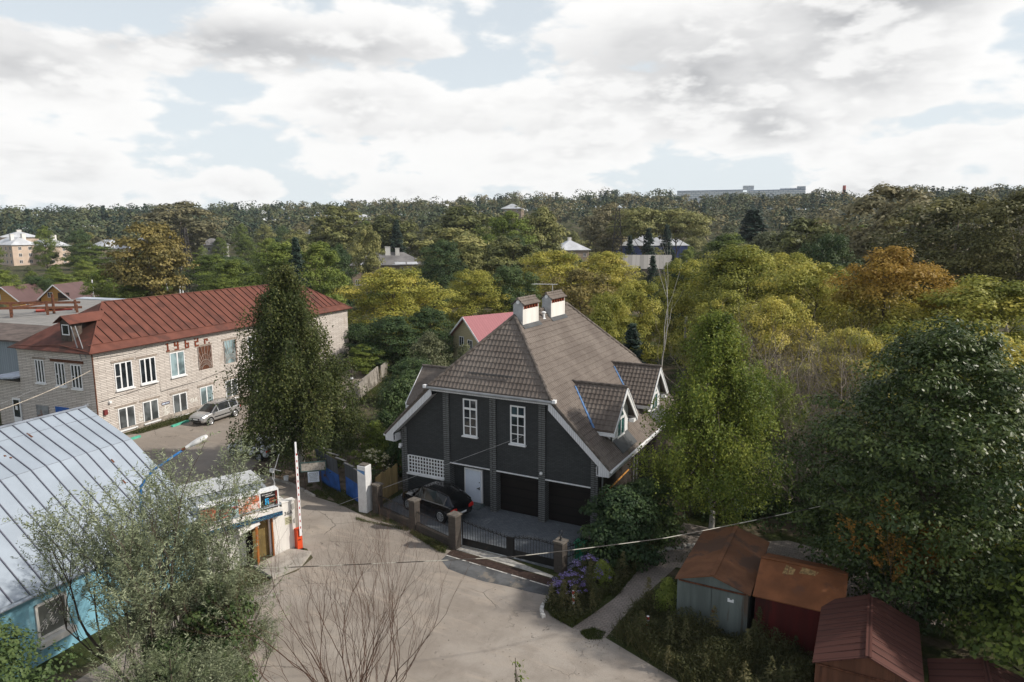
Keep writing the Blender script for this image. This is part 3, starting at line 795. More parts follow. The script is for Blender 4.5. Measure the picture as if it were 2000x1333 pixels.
for a, b in ((-21.66, -18.93), (-18.51, -15.84), (-15.42, -12.75)):
    mb = MB(); mb.box((a, WF - .10, 2.49), (b, WF - .002, 2.535)); build_w(mb, 'lintel_strip', M['white'], house)
# dormers
def dormer(yc, s):
    X = lambda x: XC + s * x
    zr, slope, hwid = 7.45, 1.05, 1.95
    xi, xo, xg = ZR - zr, 6.88, 6.52
    r = MB(); ze = zr - slope * hwid; L = hwid * math.hypot(1, slope); n = math.hypot(1, slope)
    for t in (1, -1):
        # roof plane down to the main slope
        low_in = ZR - ze
        ps = [(X(xi), yc, zr), (X(xo), yc, zr), (X(xo), yc + t * hwid, ze), (X(low_in), yc + t * hwid, ze)]
        dn = [(x, y, z - .10) for x, y, z in ps]
        r.face(ps if s * t > 0 else ps[::-1]); r.face(dn[::-1] if s * t > 0 else dn)
        for k in (1, 2):
            r.face([dn[k], dn[k + 1], ps[k + 1], ps[k]])
        ud = Vector((-s * t, 0, 0)) ; vd = Vector((0, -t / n, slope / n))
        o = Vector((XC, yc + t * hwid, ze))
        def rg(v, t=t):
            k = v / L; xin = low_in + (xi - low_in) * k
            lo, hi = s * xin, s * xo
            u0, u1 = sorted((lo * ud.x, hi * ud.x)); return u0, u1
        tiles(r, o, ud, vd, rg, L, pitch=0.31, wave=0.25, amp=0.020, step=0.035)
    ro = build_w(r, 'dormer', M['tile'], house)
    c = MB(); ridge_caps(c, (X(xi - .1), yc, zr + .03), (X(xo + .02), yc, zr + .03), 0.10); c.build('ridge_tiles', M['ridge'], ro)
    f = MB()   # white bargeboards, eave boxes and gable wall
    for t in (1, -1):
        a, b = Vector((X(xo + .02), yc, zr - .02)), Vector((X(xo + .02), yc + t * (hwid + .02), ze - .02))
        f.prism([a, b, b - Vector((0, 0, .30)), a - Vector((0, 0, .36))], (-s * 0.05, 0, 0))
        a, b = Vector((X(xo + .05), yc, zr + .02)), Vector((X(xo + .05), yc + t * (hwid + .03), ze + .02))
        f.prism([a, b, b - Vector((0, 0, .09)), a - Vector((0, 0, .09))], (-s * 0.03, 0, 0))
        x0, x1 = sorted((X(ZR - ze + .10), X(xo - .03)))
        y0, y1 = sorted((yc + t * 1.40, yc + t * (hwid + .0)))
        f.box((x0, y0, ze - .32), (x1, y1, ze - .11))
    f.build('bargeboard', M['white'], ro)
    g = MB(); gx = X(xg); zb = ZR - xg - .05
    g.prism([(gx, yc - 1.36, zb), (gx, yc + 1.36, zb), (gx, yc + 1.36, zr - slope * 1.36 - .1), (gx, yc, zr - .1), (gx, yc - 1.36, zr - slope * 1.36 - .1)], (-s * .1, 0, 0))
    for t in (1, -1):
        y = yc + t * 1.36; zt = zr - slope * 1.36 - .1
        g.prism([(gx, y, zb), (gx, y, zt), (X(ZR - zt), y, zt)], (0, -t * .06, 0))
    g.build('gable', M['white'], ro)
    w_ = MB(); e = s * .03
    zt = zr - .62
    for y0, y1, z0, z1 in ((yc - .62, yc - .54, zb + .12, 5.62), (yc + .54, yc + .62, zb + .12, 5.62), (yc - .62, yc + .62, zb + .06, zb + .14), (yc - .70, yc + .70, 5.60, 5.72), (yc - .03, yc + .03, zb + .14, 5.60)):
        x0, x1 = sorted((gx + s * .002, gx + s * .07)); w_.box((x0, y0, z0), (x1, y1, z1))
    w_.build('window', M['white'], ro)
    p = MB(); x0, x1 = sorted((gx + s * .004, gx + s * .02)); p.box((x0, yc - .54, zb + .14), (x1, yc + .54, 5.60))
    p.prism([(gx + s * .02, yc - .56, 5.72), (gx + s * .02, yc + .56, 5.72), (gx + s * .02, yc, 6.38)], (-s * .012, 0, 0))
    p.build('pane', M['teal_glass'], ro)
    fl = MB(); low = ZR - ze
    fl.bar((X(xi + .25), yc - .24, zr - .20), (X(low + .02), yc - hwid - .03, ze + .07), 0.22, 0.03, up=(s, 0, 1)); fl.build('valley_flashing', M['blue_flash'], ro)
    ap = MB(); o0, o1 = xg - .05, xg + .62
    q = [(X(o0), yc - 1.25, ZR - o0 + .06), (X(o1), yc - 1.25, ZR - o1 + .06), (X(o1), yc + 1.25, ZR - o1 + .06), (X(o0), yc + 1.25, ZR - o0 + .06)]
    ap.prism(q if s > 0 else q[::-1], (0, 0, .02)); ap.build('apron', M['lead'], ro)
for yc, s in ((35.8, 1), (42.33, 1), (35.8, -1)): dormer(yc, s)
# chimneys with tiled caps
for yc, y1, has_dish in ((35.46, 37.57, True), (39.38, 41.53, False)):
    x0, x1 = -18.84, -18.20
    c = MB(); c.box((x0, yc, 10.5), (x1, y1, 11.50))
    co = build_w(c, 'chimney', M['render_white'], house)
    e = MB(); e.prism([(x0, yc, 11.50), (x1, yc, 11.50), (x1, yc, 11.80), ((x0 + x1) / 2, yc, 12.06), (x0, yc, 11.80)], (0, .10, 0))
    e.build('end_panel', M['render_grey'], co); e = MB()
    e.prism([(x0, y1, 11.50), (x0, y1, 11.80), ((x0 + x1) / 2, y1, 12.06), (x1, y1, 11.80), (x1, y1, 11.50)], (0, -.10, 0))
    e.build('end_panel', M['render_grey'], co); e = MB()
    e.box((x0 + .002, yc - .012, 10.8), (x1 - .002, yc - .002, 11.50)); e.build('end_panel', M['render_grey'], co)
    b = MB()
    n = 6
    for k in range(n):
        yy = yc + .10 + (y1 - yc - .20 - .14) * k / (n - 1)
        for xx in (x0, x1 - .14): b.box((xx, yy, 11.502), (xx + .14, yy + .14, 11.80))
    b.box((x0 + .2, yc + .1, 11.502), (x1 - .2, y1 - .1, 11.76))
    b.build('brick_vent', M['red_brick'], co)
    k = MB(); xm = (x0 + x1) / 2; hw = (x1 - x0) / 2 + .10; L = math.hypot(hw, .36)
    for s in (1, -1):
        ud = Vector((0, s, 0)); vd = Vector((-s * hw / L, 0, .36 / L))
        tiles(k, (xm + s * hw, 0, 11.76), ud, vd, lambda v, s=s: tuple(sorted((s * (yc - .07), s * (y1 + .07)))), L, pitch=.30, wave=.20)
        k.face([(xm + s * hw, yc - .07, 11.75), (xm + s * hw, y1 + .07, 11.75), (xm, y1 + .07, 12.10), (xm, yc - .07, 12.10)])
    ridge_caps(k, (xm, yc - .1, 12.13), (xm, y1 + .1, 12.13), .085, .3)
    k.build('chimney_cap', M['tile'], co)
    dsc = MB(); dsc.tube([(xm, yc - .02, 11.93), (xm, yc - .035, 11.93)], .12, 14); dsc.build('round_vent', M['white'], co)
    bl = MB(); o0 = x1 - XC
    q = [(x0 - .1, yc - .12, ZR - .05 + .09), (x1 + .22, yc - .12, ZR - (o0 + .22) + .07), (x1 + .22, y1 + .12, ZR - (o0 + .22) + .07), (x1 - .2, y1 + .12, ZR - (o0 - .2) + .07), (x1 - .2, yc - .12, ZR - (o0 - .2) + .07)]
    bl.face([q[4], q[1], q[2], q[3]]); bl.build('flashing', M['lead'], co)
mb = MB(); mb.lathe([(.16, 0), (.09, .05), (.075, .32), (.15, .36), (.16, .42), (.05, .47)], (-18.30, 38.5, 10.62), 14); build_w(mb, 'roof_vent', M['white'], house)
mb = MB(); mb.tube([(-18.62, 40.5, 11.95), (-18.62, 40.5, 12.62)], .025, 6); mb.bar((-20.0, 40.35, 12.60), (-18.3, 40.52, 12.62), .035)
for k in range(9): x = -19.9 + k * .18; mb.bar((x, 40.0 + k * .02, 12.63), (x + .04, 40.75 + k * .02, 12.63), .012)
build_w(mb, 'antenna', mat('dull aluminium', (0.5, 0.5, 0.5), .5, .5), house)
mb = MB()
nd = Vector((0, -(ZR - ZH), YR0 - YF)).normalized()
p = Vector((-20.3, 32.82, 7.98)) + nd * .08; q = Vector((-17.5, 32.82, 7.98)) + nd * .08
for dz in (0, .07): mb.bar(p + Vector((0, 0, dz)), q + Vector((0, 0, dz)), .03)
for k in range(8): a = p.lerp(q, k / 7); mb.bar(a - nd * .09, a + Vector((0, 0, .08)), .025)
build_w(mb, 'snow_guard', M['lead'], house)
mb = MB(); mb.tube([(-12.28, 33.0, 1.95), (-12.28, 37.6, 2.05)], .045, 6); build_w(mb, 'gas_pipe', mat('orange paint', (0.50, 0.24, 0.06), .6), house)
for y in (33.1, 38.4, 39.0):
    mb = MB(); mb.tube([(XC + HW + .03, y, ZE - .12), (-12.25, y, ZE - .55), (-12.25, y, 0.1)], .05, 8); build_w(mb, 'downpipe', M['metal_grey'], house)
mb = MB(); mb.lathe([(.03, 0), (.085, .04), (.09, .12), (.04, .17)], (-15.63, 32.58, 2.78), 12); build_w(mb, 'wall_lamp', M['white'], house)
mb = MB(); mb.box((-25.27, 32.50, 3.02), (-25.10, 32.64, 3.22)); mb.box((-25.22, 32.40, 2.98), (-25.08, 32.50, 3.10)); build_w(mb, 'wall_lamp', M['white'], house)
# ------------------------------------------------------------------ two-storey brick building with the rusty roof
M['sil_brick'] = brick_mat('pale silicate brick', (0.70, 0.65, 0.60), (0.54, 0.49, 0.45), (0.20, 0.17, 0.15), 1.10, 0.135, 0.020, 0.22, 0.9, stain=(0.36, 0.30, 0.255), bump=0.5)
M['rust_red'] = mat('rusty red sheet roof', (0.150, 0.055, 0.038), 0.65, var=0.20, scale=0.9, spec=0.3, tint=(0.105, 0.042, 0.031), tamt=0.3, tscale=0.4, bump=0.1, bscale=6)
M['rust_shaded'] = mat('shaded rusty sheet roof', (0.115, 0.042, 0.030), 0.7, var=0.3, scale=0.9, spec=0.3, tint=(0.065, 0.030, 0.022), tamt=0.5, tscale=0.5)  # darker copy of the roof rust: the end slope's shade put into the colour
M['rust'] = mat('brown rust', (0.115, 0.046, 0.025), 0.85, var=0.4, scale=5)
M['seam'] = mat('dark rust seam', (0.060, 0.020, 0.015), 0.7, var=0.3)  # standing seams in a darker rust than the sheets
M['conc_lintel'] = mat('concrete lintel', (0.30, 0.255, 0.215), 0.9, var=0.25, scale=4)
M['plinth'] = mat('patched cement plinth', (0.36, 0.315, 0.275), 0.9, var=0.3, scale=2, tint=(0.55, 0.53, 0.5), tamt=0.1)
M['curtain'] = glass_mat('window with pale curtain', (0.20, 0.27, 0.29), 0.15)
M['blind'] = glass_mat('window with blind', (0.09, 0.10, 0.105), 0.15)
M['blue_paint'] = mat('blue painted sheet', (0.022, 0.10, 0.36), 0.6, var=0.25, scale=2, tint=(0.10, 0.06, 0.045), tamt=0.0, tscale=1.2)
M['grille'] = mat('pale welded grille', (0.42, 0.36, 0.32), 0.7, var=0.3)

RB = thing('brick_building', 'pale brick two-storey building dated 1962 under a rusty red hipped roof', 'building', (-53.27, 32.74, 0), 0.106)
LEN0, LEN1, DEP, EV = -2.15, 31.0, 8.7, 6.95
mb = MB(); mb.box((-DEP, LEN0, 0), (0, LEN1, EV + .05)); mb.build('wall', M['sil_brick'], RB)
mb = MB(); mb.box((-DEP - .02, LEN0 - .04, 0), (0.05, LEN1 + .04, 0.42)); mb.build('plinth', M['plinth'], RB)
for k in range(6):   # brick cornice course under the eaves
    pass
mb = MB(); mb.box((.002, LEN0, EV - .28), (.06, LEN1, EV - .16)); mb.box((.002, LEN0, EV - .16), (.11, LEN1, EV + .02)); mb.box((-DEP, LEN0 - .07, EV - .28), (.0, LEN0 - .002, EV + .02)); mb.build('cornice', M['sil_brick'], RB)
# roof: hipped, with standing seams and a skirt along the eaves
OV, RX, ZRR = 0.45, -4.30, 10.30
y0, y1 = LEN0 - OV, LEN1 + OV; R0, R1 = 2.4, 26.8
mb = MB()
A, B, C_, D = (OV, y0, EV), (OV, y1, EV), (-DEP - OV, y1, EV), (-DEP - OV, y0, EV)
E_, F_ = (RX, R0, ZRR), (RX, R1, ZRR)
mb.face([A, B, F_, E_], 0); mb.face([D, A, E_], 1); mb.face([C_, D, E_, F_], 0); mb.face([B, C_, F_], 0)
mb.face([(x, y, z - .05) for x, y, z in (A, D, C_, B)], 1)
for p, q in ((A, B), (B, C_), (C_, D), (D, A)):
    mb.face([(p[0], p[1], p[2] - .05), (q[0], q[1], q[2] - .05), q, p], 1)
roof_r = mb.build('roof', [M['rust_red'], M['rust_shaded']], RB)
mb = MB()
N = Vector((ZRR - EV, 0, OV - RX)).normalized(); off = N * .03
def on_slope(y, f):   # f from eaves to ridge on the long slope
    return Vector((OV + (RX - OV) * f, y, EV + (ZRR - EV) * f)) + off
for k in range(40):
    y = y0 + .9 + k * 0.86
    if y > y1 - .6: break
    top = 1.0
    if y < R0: top = (y - y0) / (R0 - y0)
    if y > R1: top = (y1 - y) / (y1 - R1)
    if top < 0.2: continue
    mb.bar(on_slope(y, 0.16), on_slope(y, top), .05, .08, up=N)
mb.build('seam', M['seam'], roof_r)
mb = MB()
for a, b in ((0.155, .17),): mb.bar(on_slope(y0 + .5, .16), on_slope(y1 - .4, .16), .05, .05, up=N)
mb.bar(on_slope(y0 + .1, .0), on_slope(y1 - .1, .0), .06, .06, up=N)
# bent gutter ledge that sags along the end slope
mb.tube([(OV - .2, y0 + .12, EV + .1), (-3.6, y0 + .45, EV + .45), (-6.4, y0 + .30, EV + .22), (-DEP, y0 + .30, EV + .18)], .045, 5)
for p, q in ((A, E_), (B, F_), (E_, F_)): mb.tube([(p[0], p[1], p[2] + .03), (q[0], q[1], q[2] + .03)], .05, 6)
mb.build('ridge_roll', M['rust_red'], roof_r)
# windows
def rb_window(s0, s1, z0, z1, kind, axis='x', lead=True):
    """Window on the long wall (x = 0) or the end wall (y = LEN0)."""
    f = MB(); t = .075
    def bx(a, b, za, zb, d0, d1):
        if axis == 'x': f.box((d0, a, za), (d1, b, zb))
        else: f.box((a, LEN0 - d1, za), (b, LEN0 - d0, zb))
    fr = .05
    bx(s0, s0 + t, z0, z1, .004, fr); bx(s1 - t, s1, z0, z1, .004, fr); bx(s0 + t, s1 - t, z0, z0 + t, .004, fr); bx(s0 + t, s1 - t, z1 - t, z1, .004, fr)
    nm = 2 if kind in ('tri', 'tri_b') else 1
    for k in range(nm):
        m_ = s0 + (s1 - s0) * (k + 1) / (nm + 1); bx(m_ - .06, m_ + .06, z0 + t, z1 - t, .004, fr)
    if kind == 'tri_b': bx(s0 + t, s0 + (s1 - s0) / 3 - .06, (z0 + z1) / 2 - .03, (z0 + z1) / 2 + .03, .004, fr - .005)
    w_ = f.build('window', M['white'], RB)
    f = MB(); bx(s0 + t, s1 - t, z0 + t, z1 - t, .006, .018)
    f.build('pane', {'tri': M['glass'], 'tri_b': M['glass'], 'duo': M['blind'], 'cur': M['curtain']}[kind], w_)
    f = MB(); bx(s0 - .06, s1 + .08, z0 - .12, z0 - .015, .002, .16); f.build('sill', M['white'], w_)
    if lead:
        f = MB(); bx(s0 - .25, s1 + .25, z1 + .05, z1 + .21, .002, .04); f.build('lintel', M['conc_lintel'], w_)
rb_window(-0.36, 1.22, 3.62, 5.80, 'tri_b'); rb_window(1.93, 3.46, 3.64, 5.74, 'tri'); rb_window(4.95, 6.50, 3.62, 5.76, 'cur')
rb_window(14.25, 15.8, 3.66, 5.86, 'tri'); rb_window(17.35, 18.9, 3.66, 5.86, 'tri'); rb_window(20.4, 21.95, 3.66, 5.86, 'cur')
for s in (-0.40, 1.88): rb_window(s, s + 1.5, .30, 2.10, 'duo')
for s in (4.90, 7.92): rb_window(s, s + 1.5, .02 if s > 7 else .05, 2.04, 'cur' if s > 7 else 'duo')
for s in (11.0, 14.1, 17.2): rb_window(s, s + 1.5, .25, 2.05, 'duo')
rb_window(-6.62, -5.58, 4.15, 6.05, 'tri', 'y'); rb_window(-4.27, -3.15, 4.08, 5.96, 'tri_b', 'y', False); rb_window(-2.43, -1.27, 4.02, 5.92, 'tri_b', 'y', False)
mb = MB(); mb.box((-4.75, LEN0 - .05, 6.02), (-0.95, LEN0 - .002, 6.20)); mb.box((-4.75, LEN0 - .10, 6.20), (-0.95, LEN0 - .002, 6.24)); mb.build('lintel', M['rust'], RB)
# barred openings with a sunburst grille
def sunburst(s0, s1, z0, z1, back):
    f = MB(); f.box((.004, s0, z0), (.02, s1, z1)); w_ = f.build('barred_window', back, RB)
    g = MB(); c = Vector((.07, (s0 + s1) / 2, z0)); W, H = (s1 - s0) / 2, z1 - z0
    for k in range(1, 16):
        a = math.pi * k / 16; d = Vector((0, math.cos(a), math.sin(a)))
        L = min(W / max(abs(d.y), 1e-3), H / max(d.z, 1e-3)); g.bar(c + d * .45, c + d * L, .022)
    for r in (.45, .95, 1.5):
        ps = []
        for k in range(17):
            a = math.pi * k / 16; p = c + Vector((0, math.cos(a) * min(r, W), math.sin(a) * r * .95)); p.z = min(p.z, z1); ps.append(p)
        g.tube(ps, .014, 4)
    for y in (s0, s1): g.bar((.07, y, z0), (.07, y, z1), .035)
    g.build('grille', M['grille'], w_)
    f = MB(); f.box((.002, s1, z0), (.09, s1 + .07, z1)); f.build('frame', M['rust'], w_)
    f = MB(); f.box((.002, s0 - .25, z1 + .05), (.04, s1 + .25, z1 + .2)); f.build('lintel', M['conc_lintel'], w_)
sunburst(8.05, 9.5, 3.65, 5.78, M['rust']); sunburst(11.15, 12.6, 3.70, 5.86, M['curtain'])
# the date set in red brick: 1962 and the letter for 'year'
GL = {'1': ['010', '110', '010', '010', '010', '010', '111'], '9': ['111', '101', '101', '111', '001', '001', '111'], '6': ['111', '100', '100', '111', '101', '101', '111'],
      '2': ['111', '101', '001', '111', '100', '100', '111'], 'r': ['111', '101', '100', '100'], '.': ['1']}
for ch, s, wd, zt, ht in (('1', 4.66, .36, 6.77, .86), ('9', 5.52, .46, 6.78, .88), ('6', 6.66, .44, 6.78, .88), ('2', 7.74, .44, 6.78, .88), ('r', 8.84, .42, 6.45, .50), ('.', 9.36, .10, 6.06, .11)):
    mb = MB(); g = GL[ch]; nr, ncol = len(g), len(g[0])
    for r in range(nr):
        for c in range(ncol):
            if g[r][c] == '1':
                cw, rh = wd / ncol, ht / nr
                mb.box((.003, s + c * cw, zt - (r + 1) * rh + .004), (.05, s + (c + 1) * cw, zt - r * rh))
    mb.build('date_digit', M['red_brick'], RB)
pl = MB(); pl.box((.004, 3.74, 1.40), (.03, 4.56, 1.60)); po = pl.build('address_plate', mat('navy enamel', (0.02, 0.02, 0.09), .4), RB)
pl = MB(); pl.box((.031, 3.78, 1.44), (.034, 4.12, 1.56)); pl.box((.031, 4.16, 1.44), (.034, 4.50, 1.56)); pl.build('plate_face', mat('pale plate', (0.55, 0.6, 0.68), .5), po)
M['whitewash'] = mat('flaking whitewash', (0.62, 0.60, 0.56), .9, var=.2, scale=6, tint=(0.36, 0.30, 0.25), tamt=.4, tscale=5)
for a, b, c, d in ((3.78, 4.52, .45, 1.33), (1.44, 1.82, .6, 1.3), (6.75, 7.6, .9, 1.3)): mb = MB(); mb.box((.003, a, c), (.012, b, d)); mb.build('whitewash_patch', M['whitewash'], RB)
mb = MB()
mb.tube([(.03, LEN0 + .2, 3.0), (.03, 2.0, 3.25), (.03, 3.72, 3.42), (.03, 3.74, 2.62), (.03, 8.2, 2.72), (.03, 11.2, 3.12), (.03, 20, 3.2)], .018, 4)
mb.tube([(.03, LEN0, 6.45), (.03, -.6, 6.42), (.03, 1.4, 6.35), (.03, 3.2, 6.75)], .015, 4); mb.build('wall_cable', M['black'], RB)
mb = MB(); mb.tube([(.05, LEN0 + .02, 6.9), (.05, LEN0 + .02, .2)], .05, 6); mb.build('downpipe', M['rust'], RB)
mb = MB(); mb.box((.004, LEN0 + .5, 1.9), (.18, LEN0 + .78, 2.3)); mb.build('alarm_box', mat('dull red box', (0.16, 0.03, 0.03), .6), RB)
for p in ((.1, LEN0 + 1.1, 2.75), (-.9, LEN0 - .1, 2.7)): mb = MB(); mb.box((p[0] - .1, p[1] - .1, p[2]), (p[0] + .1, p[1] + .1, p[2] + .16)); mb.build('wall_lamp', M['white'], RB)
mb = MB(); mb.box((-4.75, LEN0 - .05, .1), (-3.15, LEN0 - .003, 2.32)); mb.build('blue_gate', M['blue_paint'], RB)
mb = MB(); mb.box((-7.06, LEN0 - .05, .1), (-5.6, LEN0 - .003, 2.24)); mb.build('steel_gate', mat('bare grey steel', (0.26, 0.27, 0.28), .6, .3, tint=(.2, .1, .06), tamt=.2), RB)
# attic dormer on the end slope
mb = MB()
yd = LEN0 + .55; xm = -3.35
def dz(y): return EV + (ZRR - EV) * (y - y0) / (R0 - y0)
Zr_, Ze_ = 9.62, 9.02
for s in (-1, 1):
    q = [(xm, yd - .35, Zr_), (xm + s * .95, yd - .35, Ze_), (xm + s * .95, y0 + (Ze_ - EV) / (ZRR - EV) * (R0 - y0) + .25, Ze_ + .06), (xm, y0 + (Zr_ - EV) / (ZRR - EV) * (R0 - y0) + .5, Zr_ + .06)]
    mb.prism(q if s > 0 else q[::-1], (0, 0, .05))
do = mb.build('dormer', M['rust_red'], RB)
mb = MB(); mb.prism([(xm - .62, yd, dz(yd) - .1), (xm + .62, yd, dz(yd) - .1), (xm + .62, yd, Ze_ + .12), (xm, yd, Zr_ - .05), (xm - .62, yd, Ze_ + .12)], (0, .9, 0)); mb.build('dormer_wall', mat('old dark boards', (0.075, 0.06, 0.05), .9, var=.4, scale=4), do)
mb = MB()
for a, b, c, d in ((xm - .42, xm - .34, 8.10, 8.95), (xm + .34, xm + .42, 8.10, 8.95), (xm - .34, xm + .34, 8.10, 8.18), (xm - .34, xm + .34, 8.87, 8.95)): mb.box((a, yd - .04, c), (b, yd - .003, d))
wo = mb.build('window', M['white'], do)
mb = MB(); mb.box((xm - .34, yd - .015, 8.18), (xm + .34, yd - .005, 8.87)); mb.build('pane', M['glass'], wo)
mb = MB()
for a, b in (((-2.6, yd - .1, 8.85), (-.9, LEN0 - .2, 6.4)), ((-2.1, yd - .1, 8.9), (-.4, LEN0 - .15, 6.6))): mb.tube([a, b], .035, 5)
mb.build('service_pipe', M['metal_grey'], RB)
# ------------------------------------------------------------------ annex and hangars beyond its end
AN = thing('brick_annex', 'low pale brick annex with white glazed door beside the hangar wall', 'building', (-53.27, 32.74, 0), 0.106)
mb = MB(); mb.box((-12.2, LEN0 + .25, 0), (-DEP - .03, 6, 3.9)); mb.build('wall', M['sil_brick'], AN)
mb = MB(); mb.prism([(-12.9, LEN0 - .5, 4.0), (-DEP - .02, LEN0 - .5, 4.35), (-DEP - .02, 6, 4.35), (-12.9, 6, 4.0)], (0, 0, .12)); mb.build('roof', mat('galvanised canopy', (0.42, 0.47, 0.56), .45, .4), AN)
mb = MB(); mb.box((-10.35, LEN0 + .17, .1), (-9.35, LEN0 + .245, 2.5)); d_ = mb.build('door', M['white'], AN)
mb = MB(); mb.box((-10.2, LEN0 + .15, .9), (-9.5, LEN0 + .165, 2.35)); mb.build('pane', M['glass'], d_)
mb = MB(); mb.box((-10.0, LEN0 + .14, 1.5), (-9.7, LEN0 + .148, 1.85)); mb.build('notice', M['white_paint'], d_)
M['grey_sheet'] = plank_mat('grey corrugated sheet', (0.28, 0.33, 0.38), (0.16, 0.19, 0.22), 0.3, 0, .12, .5)
M['slate'] = brick_mat('weathered grey roofing sheets', (0.31, 0.30, 0.285), (0.255, 0.25, 0.24), (0.15, 0.145, 0.14), 2.2, 1.4, 0.03, .35, .85, stain=(0.42, 0.42, 0.42), bump=.2)
M['galv'] = mat('galvanised sheet', (0.50, 0.55, 0.62), .45, .3, var=.12, scale=.6)
HG = thing('hangar', 'long grey hangar with a weathered sheet roof and pale metal ridge behind the brick annex', 'hangar', (-64.0, 33.0, 0), 0.106)
mb = MB(); mb.box((-40, 8.5, 0), (0.4, 33.9, 5.35)); mb.build('wall', mat('grey plaster wall', (0.20, 0.205, 0.21), .9, var=.35, scale=.8), HG)
mb = MB(); mb.face([(-42, 7.8, 5.5), (.8, 7.8, 5.5), (.8, 34, 6.1), (-42, 34, 6.1)]); mb.face([(-42, 7.8, 5.3), (-42, 7.8, 5.5), (-42, 34, 6.1), (-42, 34, 5.9)]); mb.face([(-42, 7.8, 5.3), (.8, 7.8, 5.3), (.8, 7.8, 5.5), (-42, 7.8, 5.5)]); mb.face([(.8, 7.8, 5.3), (.8, 34, 5.9), (.8, 34, 6.1), (.8, 7.8, 5.5)]); mb.build('roof', M['slate'], HG)
mb = MB(); mb.prism([(-42, 33.2, 6.12), (.9, 33.2, 6.12), (.9, 34.6, 6.22), (-42, 34.6, 6.22)], (0, 0, .08)); mb.build('ridge_flashing', M['galv'], HG)
HG2 = thing('shed', 'grey corrugated metal shed with a brown felt roof left of the brick building', 'shed', (-64.0, 33.0, 0), 0.106)
mb = MB(); mb.box((-30, 2.2, 0), (-1.2, 8.3, 6.0)); mb.build('wall', M['grey_sheet'], HG2)
mb = MB(); mb.prism([(-31, 1.6, 6.05), (-.7, 1.6, 6.05), (-.7, 8.4, 6.35), (-31, 8.4, 6.35)], (0, 0, .15)); mb.build('roof', mat('brown roofing felt', (0.12, 0.095, 0.085), .95, var=.35, scale=1), HG2)
mb = MB(); mb.box((-5.2, 2.1, .1), (-2.4, 2.19, 2.6)); mb.build('blue_gate', M['blue_paint'], HG2)
# kerb and weeds along the wall foot
for p, q in (((-51.3, 35.6, .07), (-51.6, 37.4, .07)), ((-50.9, 31.2, .07), (-51.05, 32.6, .07))): mb = MB(); mb.bar(p, q, .22, .16, 0); o = mb.build('kerb', M['green_paint']); o['kind'] = 'structure'
mb = MB(); mb.bar((-51.62, 37.5, .07), (-51.75, 38.8, .07), .22, .16, 0); o = mb.build('kerb.004', mat('faded yellow kerb', (0.40, 0.34, 0.22), .9, var=.3)); o['kind'] = 'structure'
# ------------------------------------------------------------------ blue hall, gatehouse and barrier
M['hall_roof'] = mat('pale blue grey sheet roof', (0.355, 0.41, 0.475), 0.5, 0.1, var=0.07, scale=0.7, spec=0.4, tint=(0.40, 0.45, 0.51), tamt=0.2, tscale=0.3, bump=0.08, bscale=3)
M['hall_seam'] = mat('dark seam', (0.12, 0.125, 0.16), .6, var=.2)
M['cyan_wall'] = mat('cyan painted render', (0.20, 0.42, 0.53), 0.85, var=0.10, scale=2, tint=(0.28, 0.48, 0.57), tamt=0.2, tscale=1.2, streak=True)
HA = -0.1   # hall axis relative to the street grid
HL = thing('hall', 'cyan rendered hall under a folded pale blue grey metal roof', 'hall', (-34.44, 19.36, 0), 0.1)
# local axes: x down the slope towards the road, y along the ridge; far gable at y = 0
PR = [(0, 7.5), (.82, 7.12), (3.0, 6.16), (5.21, 4.51), (7.16, 3.01)]
prof = [(-x, z) for x, z in PR[::-1]] + PR[1:]
Y0, Y1 = -26.0, 0.0
mb = MB()
for k in range(len(prof) - 1):
    (xa, za), (xb, zb) = prof[k], prof[k + 1]
    mb.face([(xa, Y0, za), (xb, Y0, zb), (xb, Y1, zb), (xa, Y1, za)])
    mb.face([(xa, Y0, za - .06), (xa, Y1, za - .06), (xb, Y1, zb - .06), (xb, Y0, zb - .06)])
    mb.face([(xa, Y1, za - .06), (xa, Y1, za), (xb, Y1, zb), (xb, Y1, zb - .06)])
hr = mb.build('roof', M['hall_roof'], HL)
mb = MB()
for j in range(42):
    y = Y1 - .45 - j * .62
    if y < Y0: break
    for k in range(4, len(prof) - 1):
        (xa, za), (xb, zb) = prof[k], prof[k + 1]
        n = Vector((za - zb, 0, xb - xa)).normalized() * .022
        mb.bar(Vector((xa, y, za)) + n, Vector((xb, y, zb)) + n, .035, .05, up=n)
mb.build('seam', M['hall_seam'], hr)
mb = MB()
rng = np.random.default_rng(3)
for (x, z), nx in (((.82, 7.12), 0), ((3.0, 6.16), 0), ((4.6, 4.965), 0)):
    mb.bar((x, Y0, z + .012), (x, Y1, z + .012), .02, .016)
mb.bar((0, Y0, 7.53), (0, Y1, 7.53), .16, .05)
mb.build('cross_seam', mat('grey seam', (0.27, 0.30, 0.35), .6), hr)
mb = MB()
for x, y, l in ((.75, -3.4, .35), (1.3, -5.2, .12), (1.9, -4.9, .1), (1.7, -5.0, .1), (3.6, -1.6, .18), (2.3, -8.6, .2), (4.6, -1.9, .2)):
    z = np.interp(x, [p[0] for p in PR], [p[1] for p in PR]); z2 = np.interp(x + l, [p[0] for p in PR], [p[1] for p in PR])
    mb.face([(x, y - .03, z + .012), (x + l, y - .05, z2 + .012), (x + l, y + .05, z2 + .012), (x, y + .04, z + .012)])
mb.build('rust_spot', M['rust'], hr)
mb = MB(); wx = 6.85
mb.prism([(-wx, Y1 - .3, 0), (wx, Y1 - .3, 0), (wx, Y1 - .3, 3.1)] + [(x, Y1 - .3, z - .09) for x, z in prof[::-1][1:-1]] + [(-wx, Y1 - .3, 3.1)], (0, -.3, 0))
mb.box((wx - .3, Y0, 0), (wx, Y1 - .6, 3.12)); mb.box((-wx, Y0, 0), (-wx + .3, Y1 - .6, 3.12))
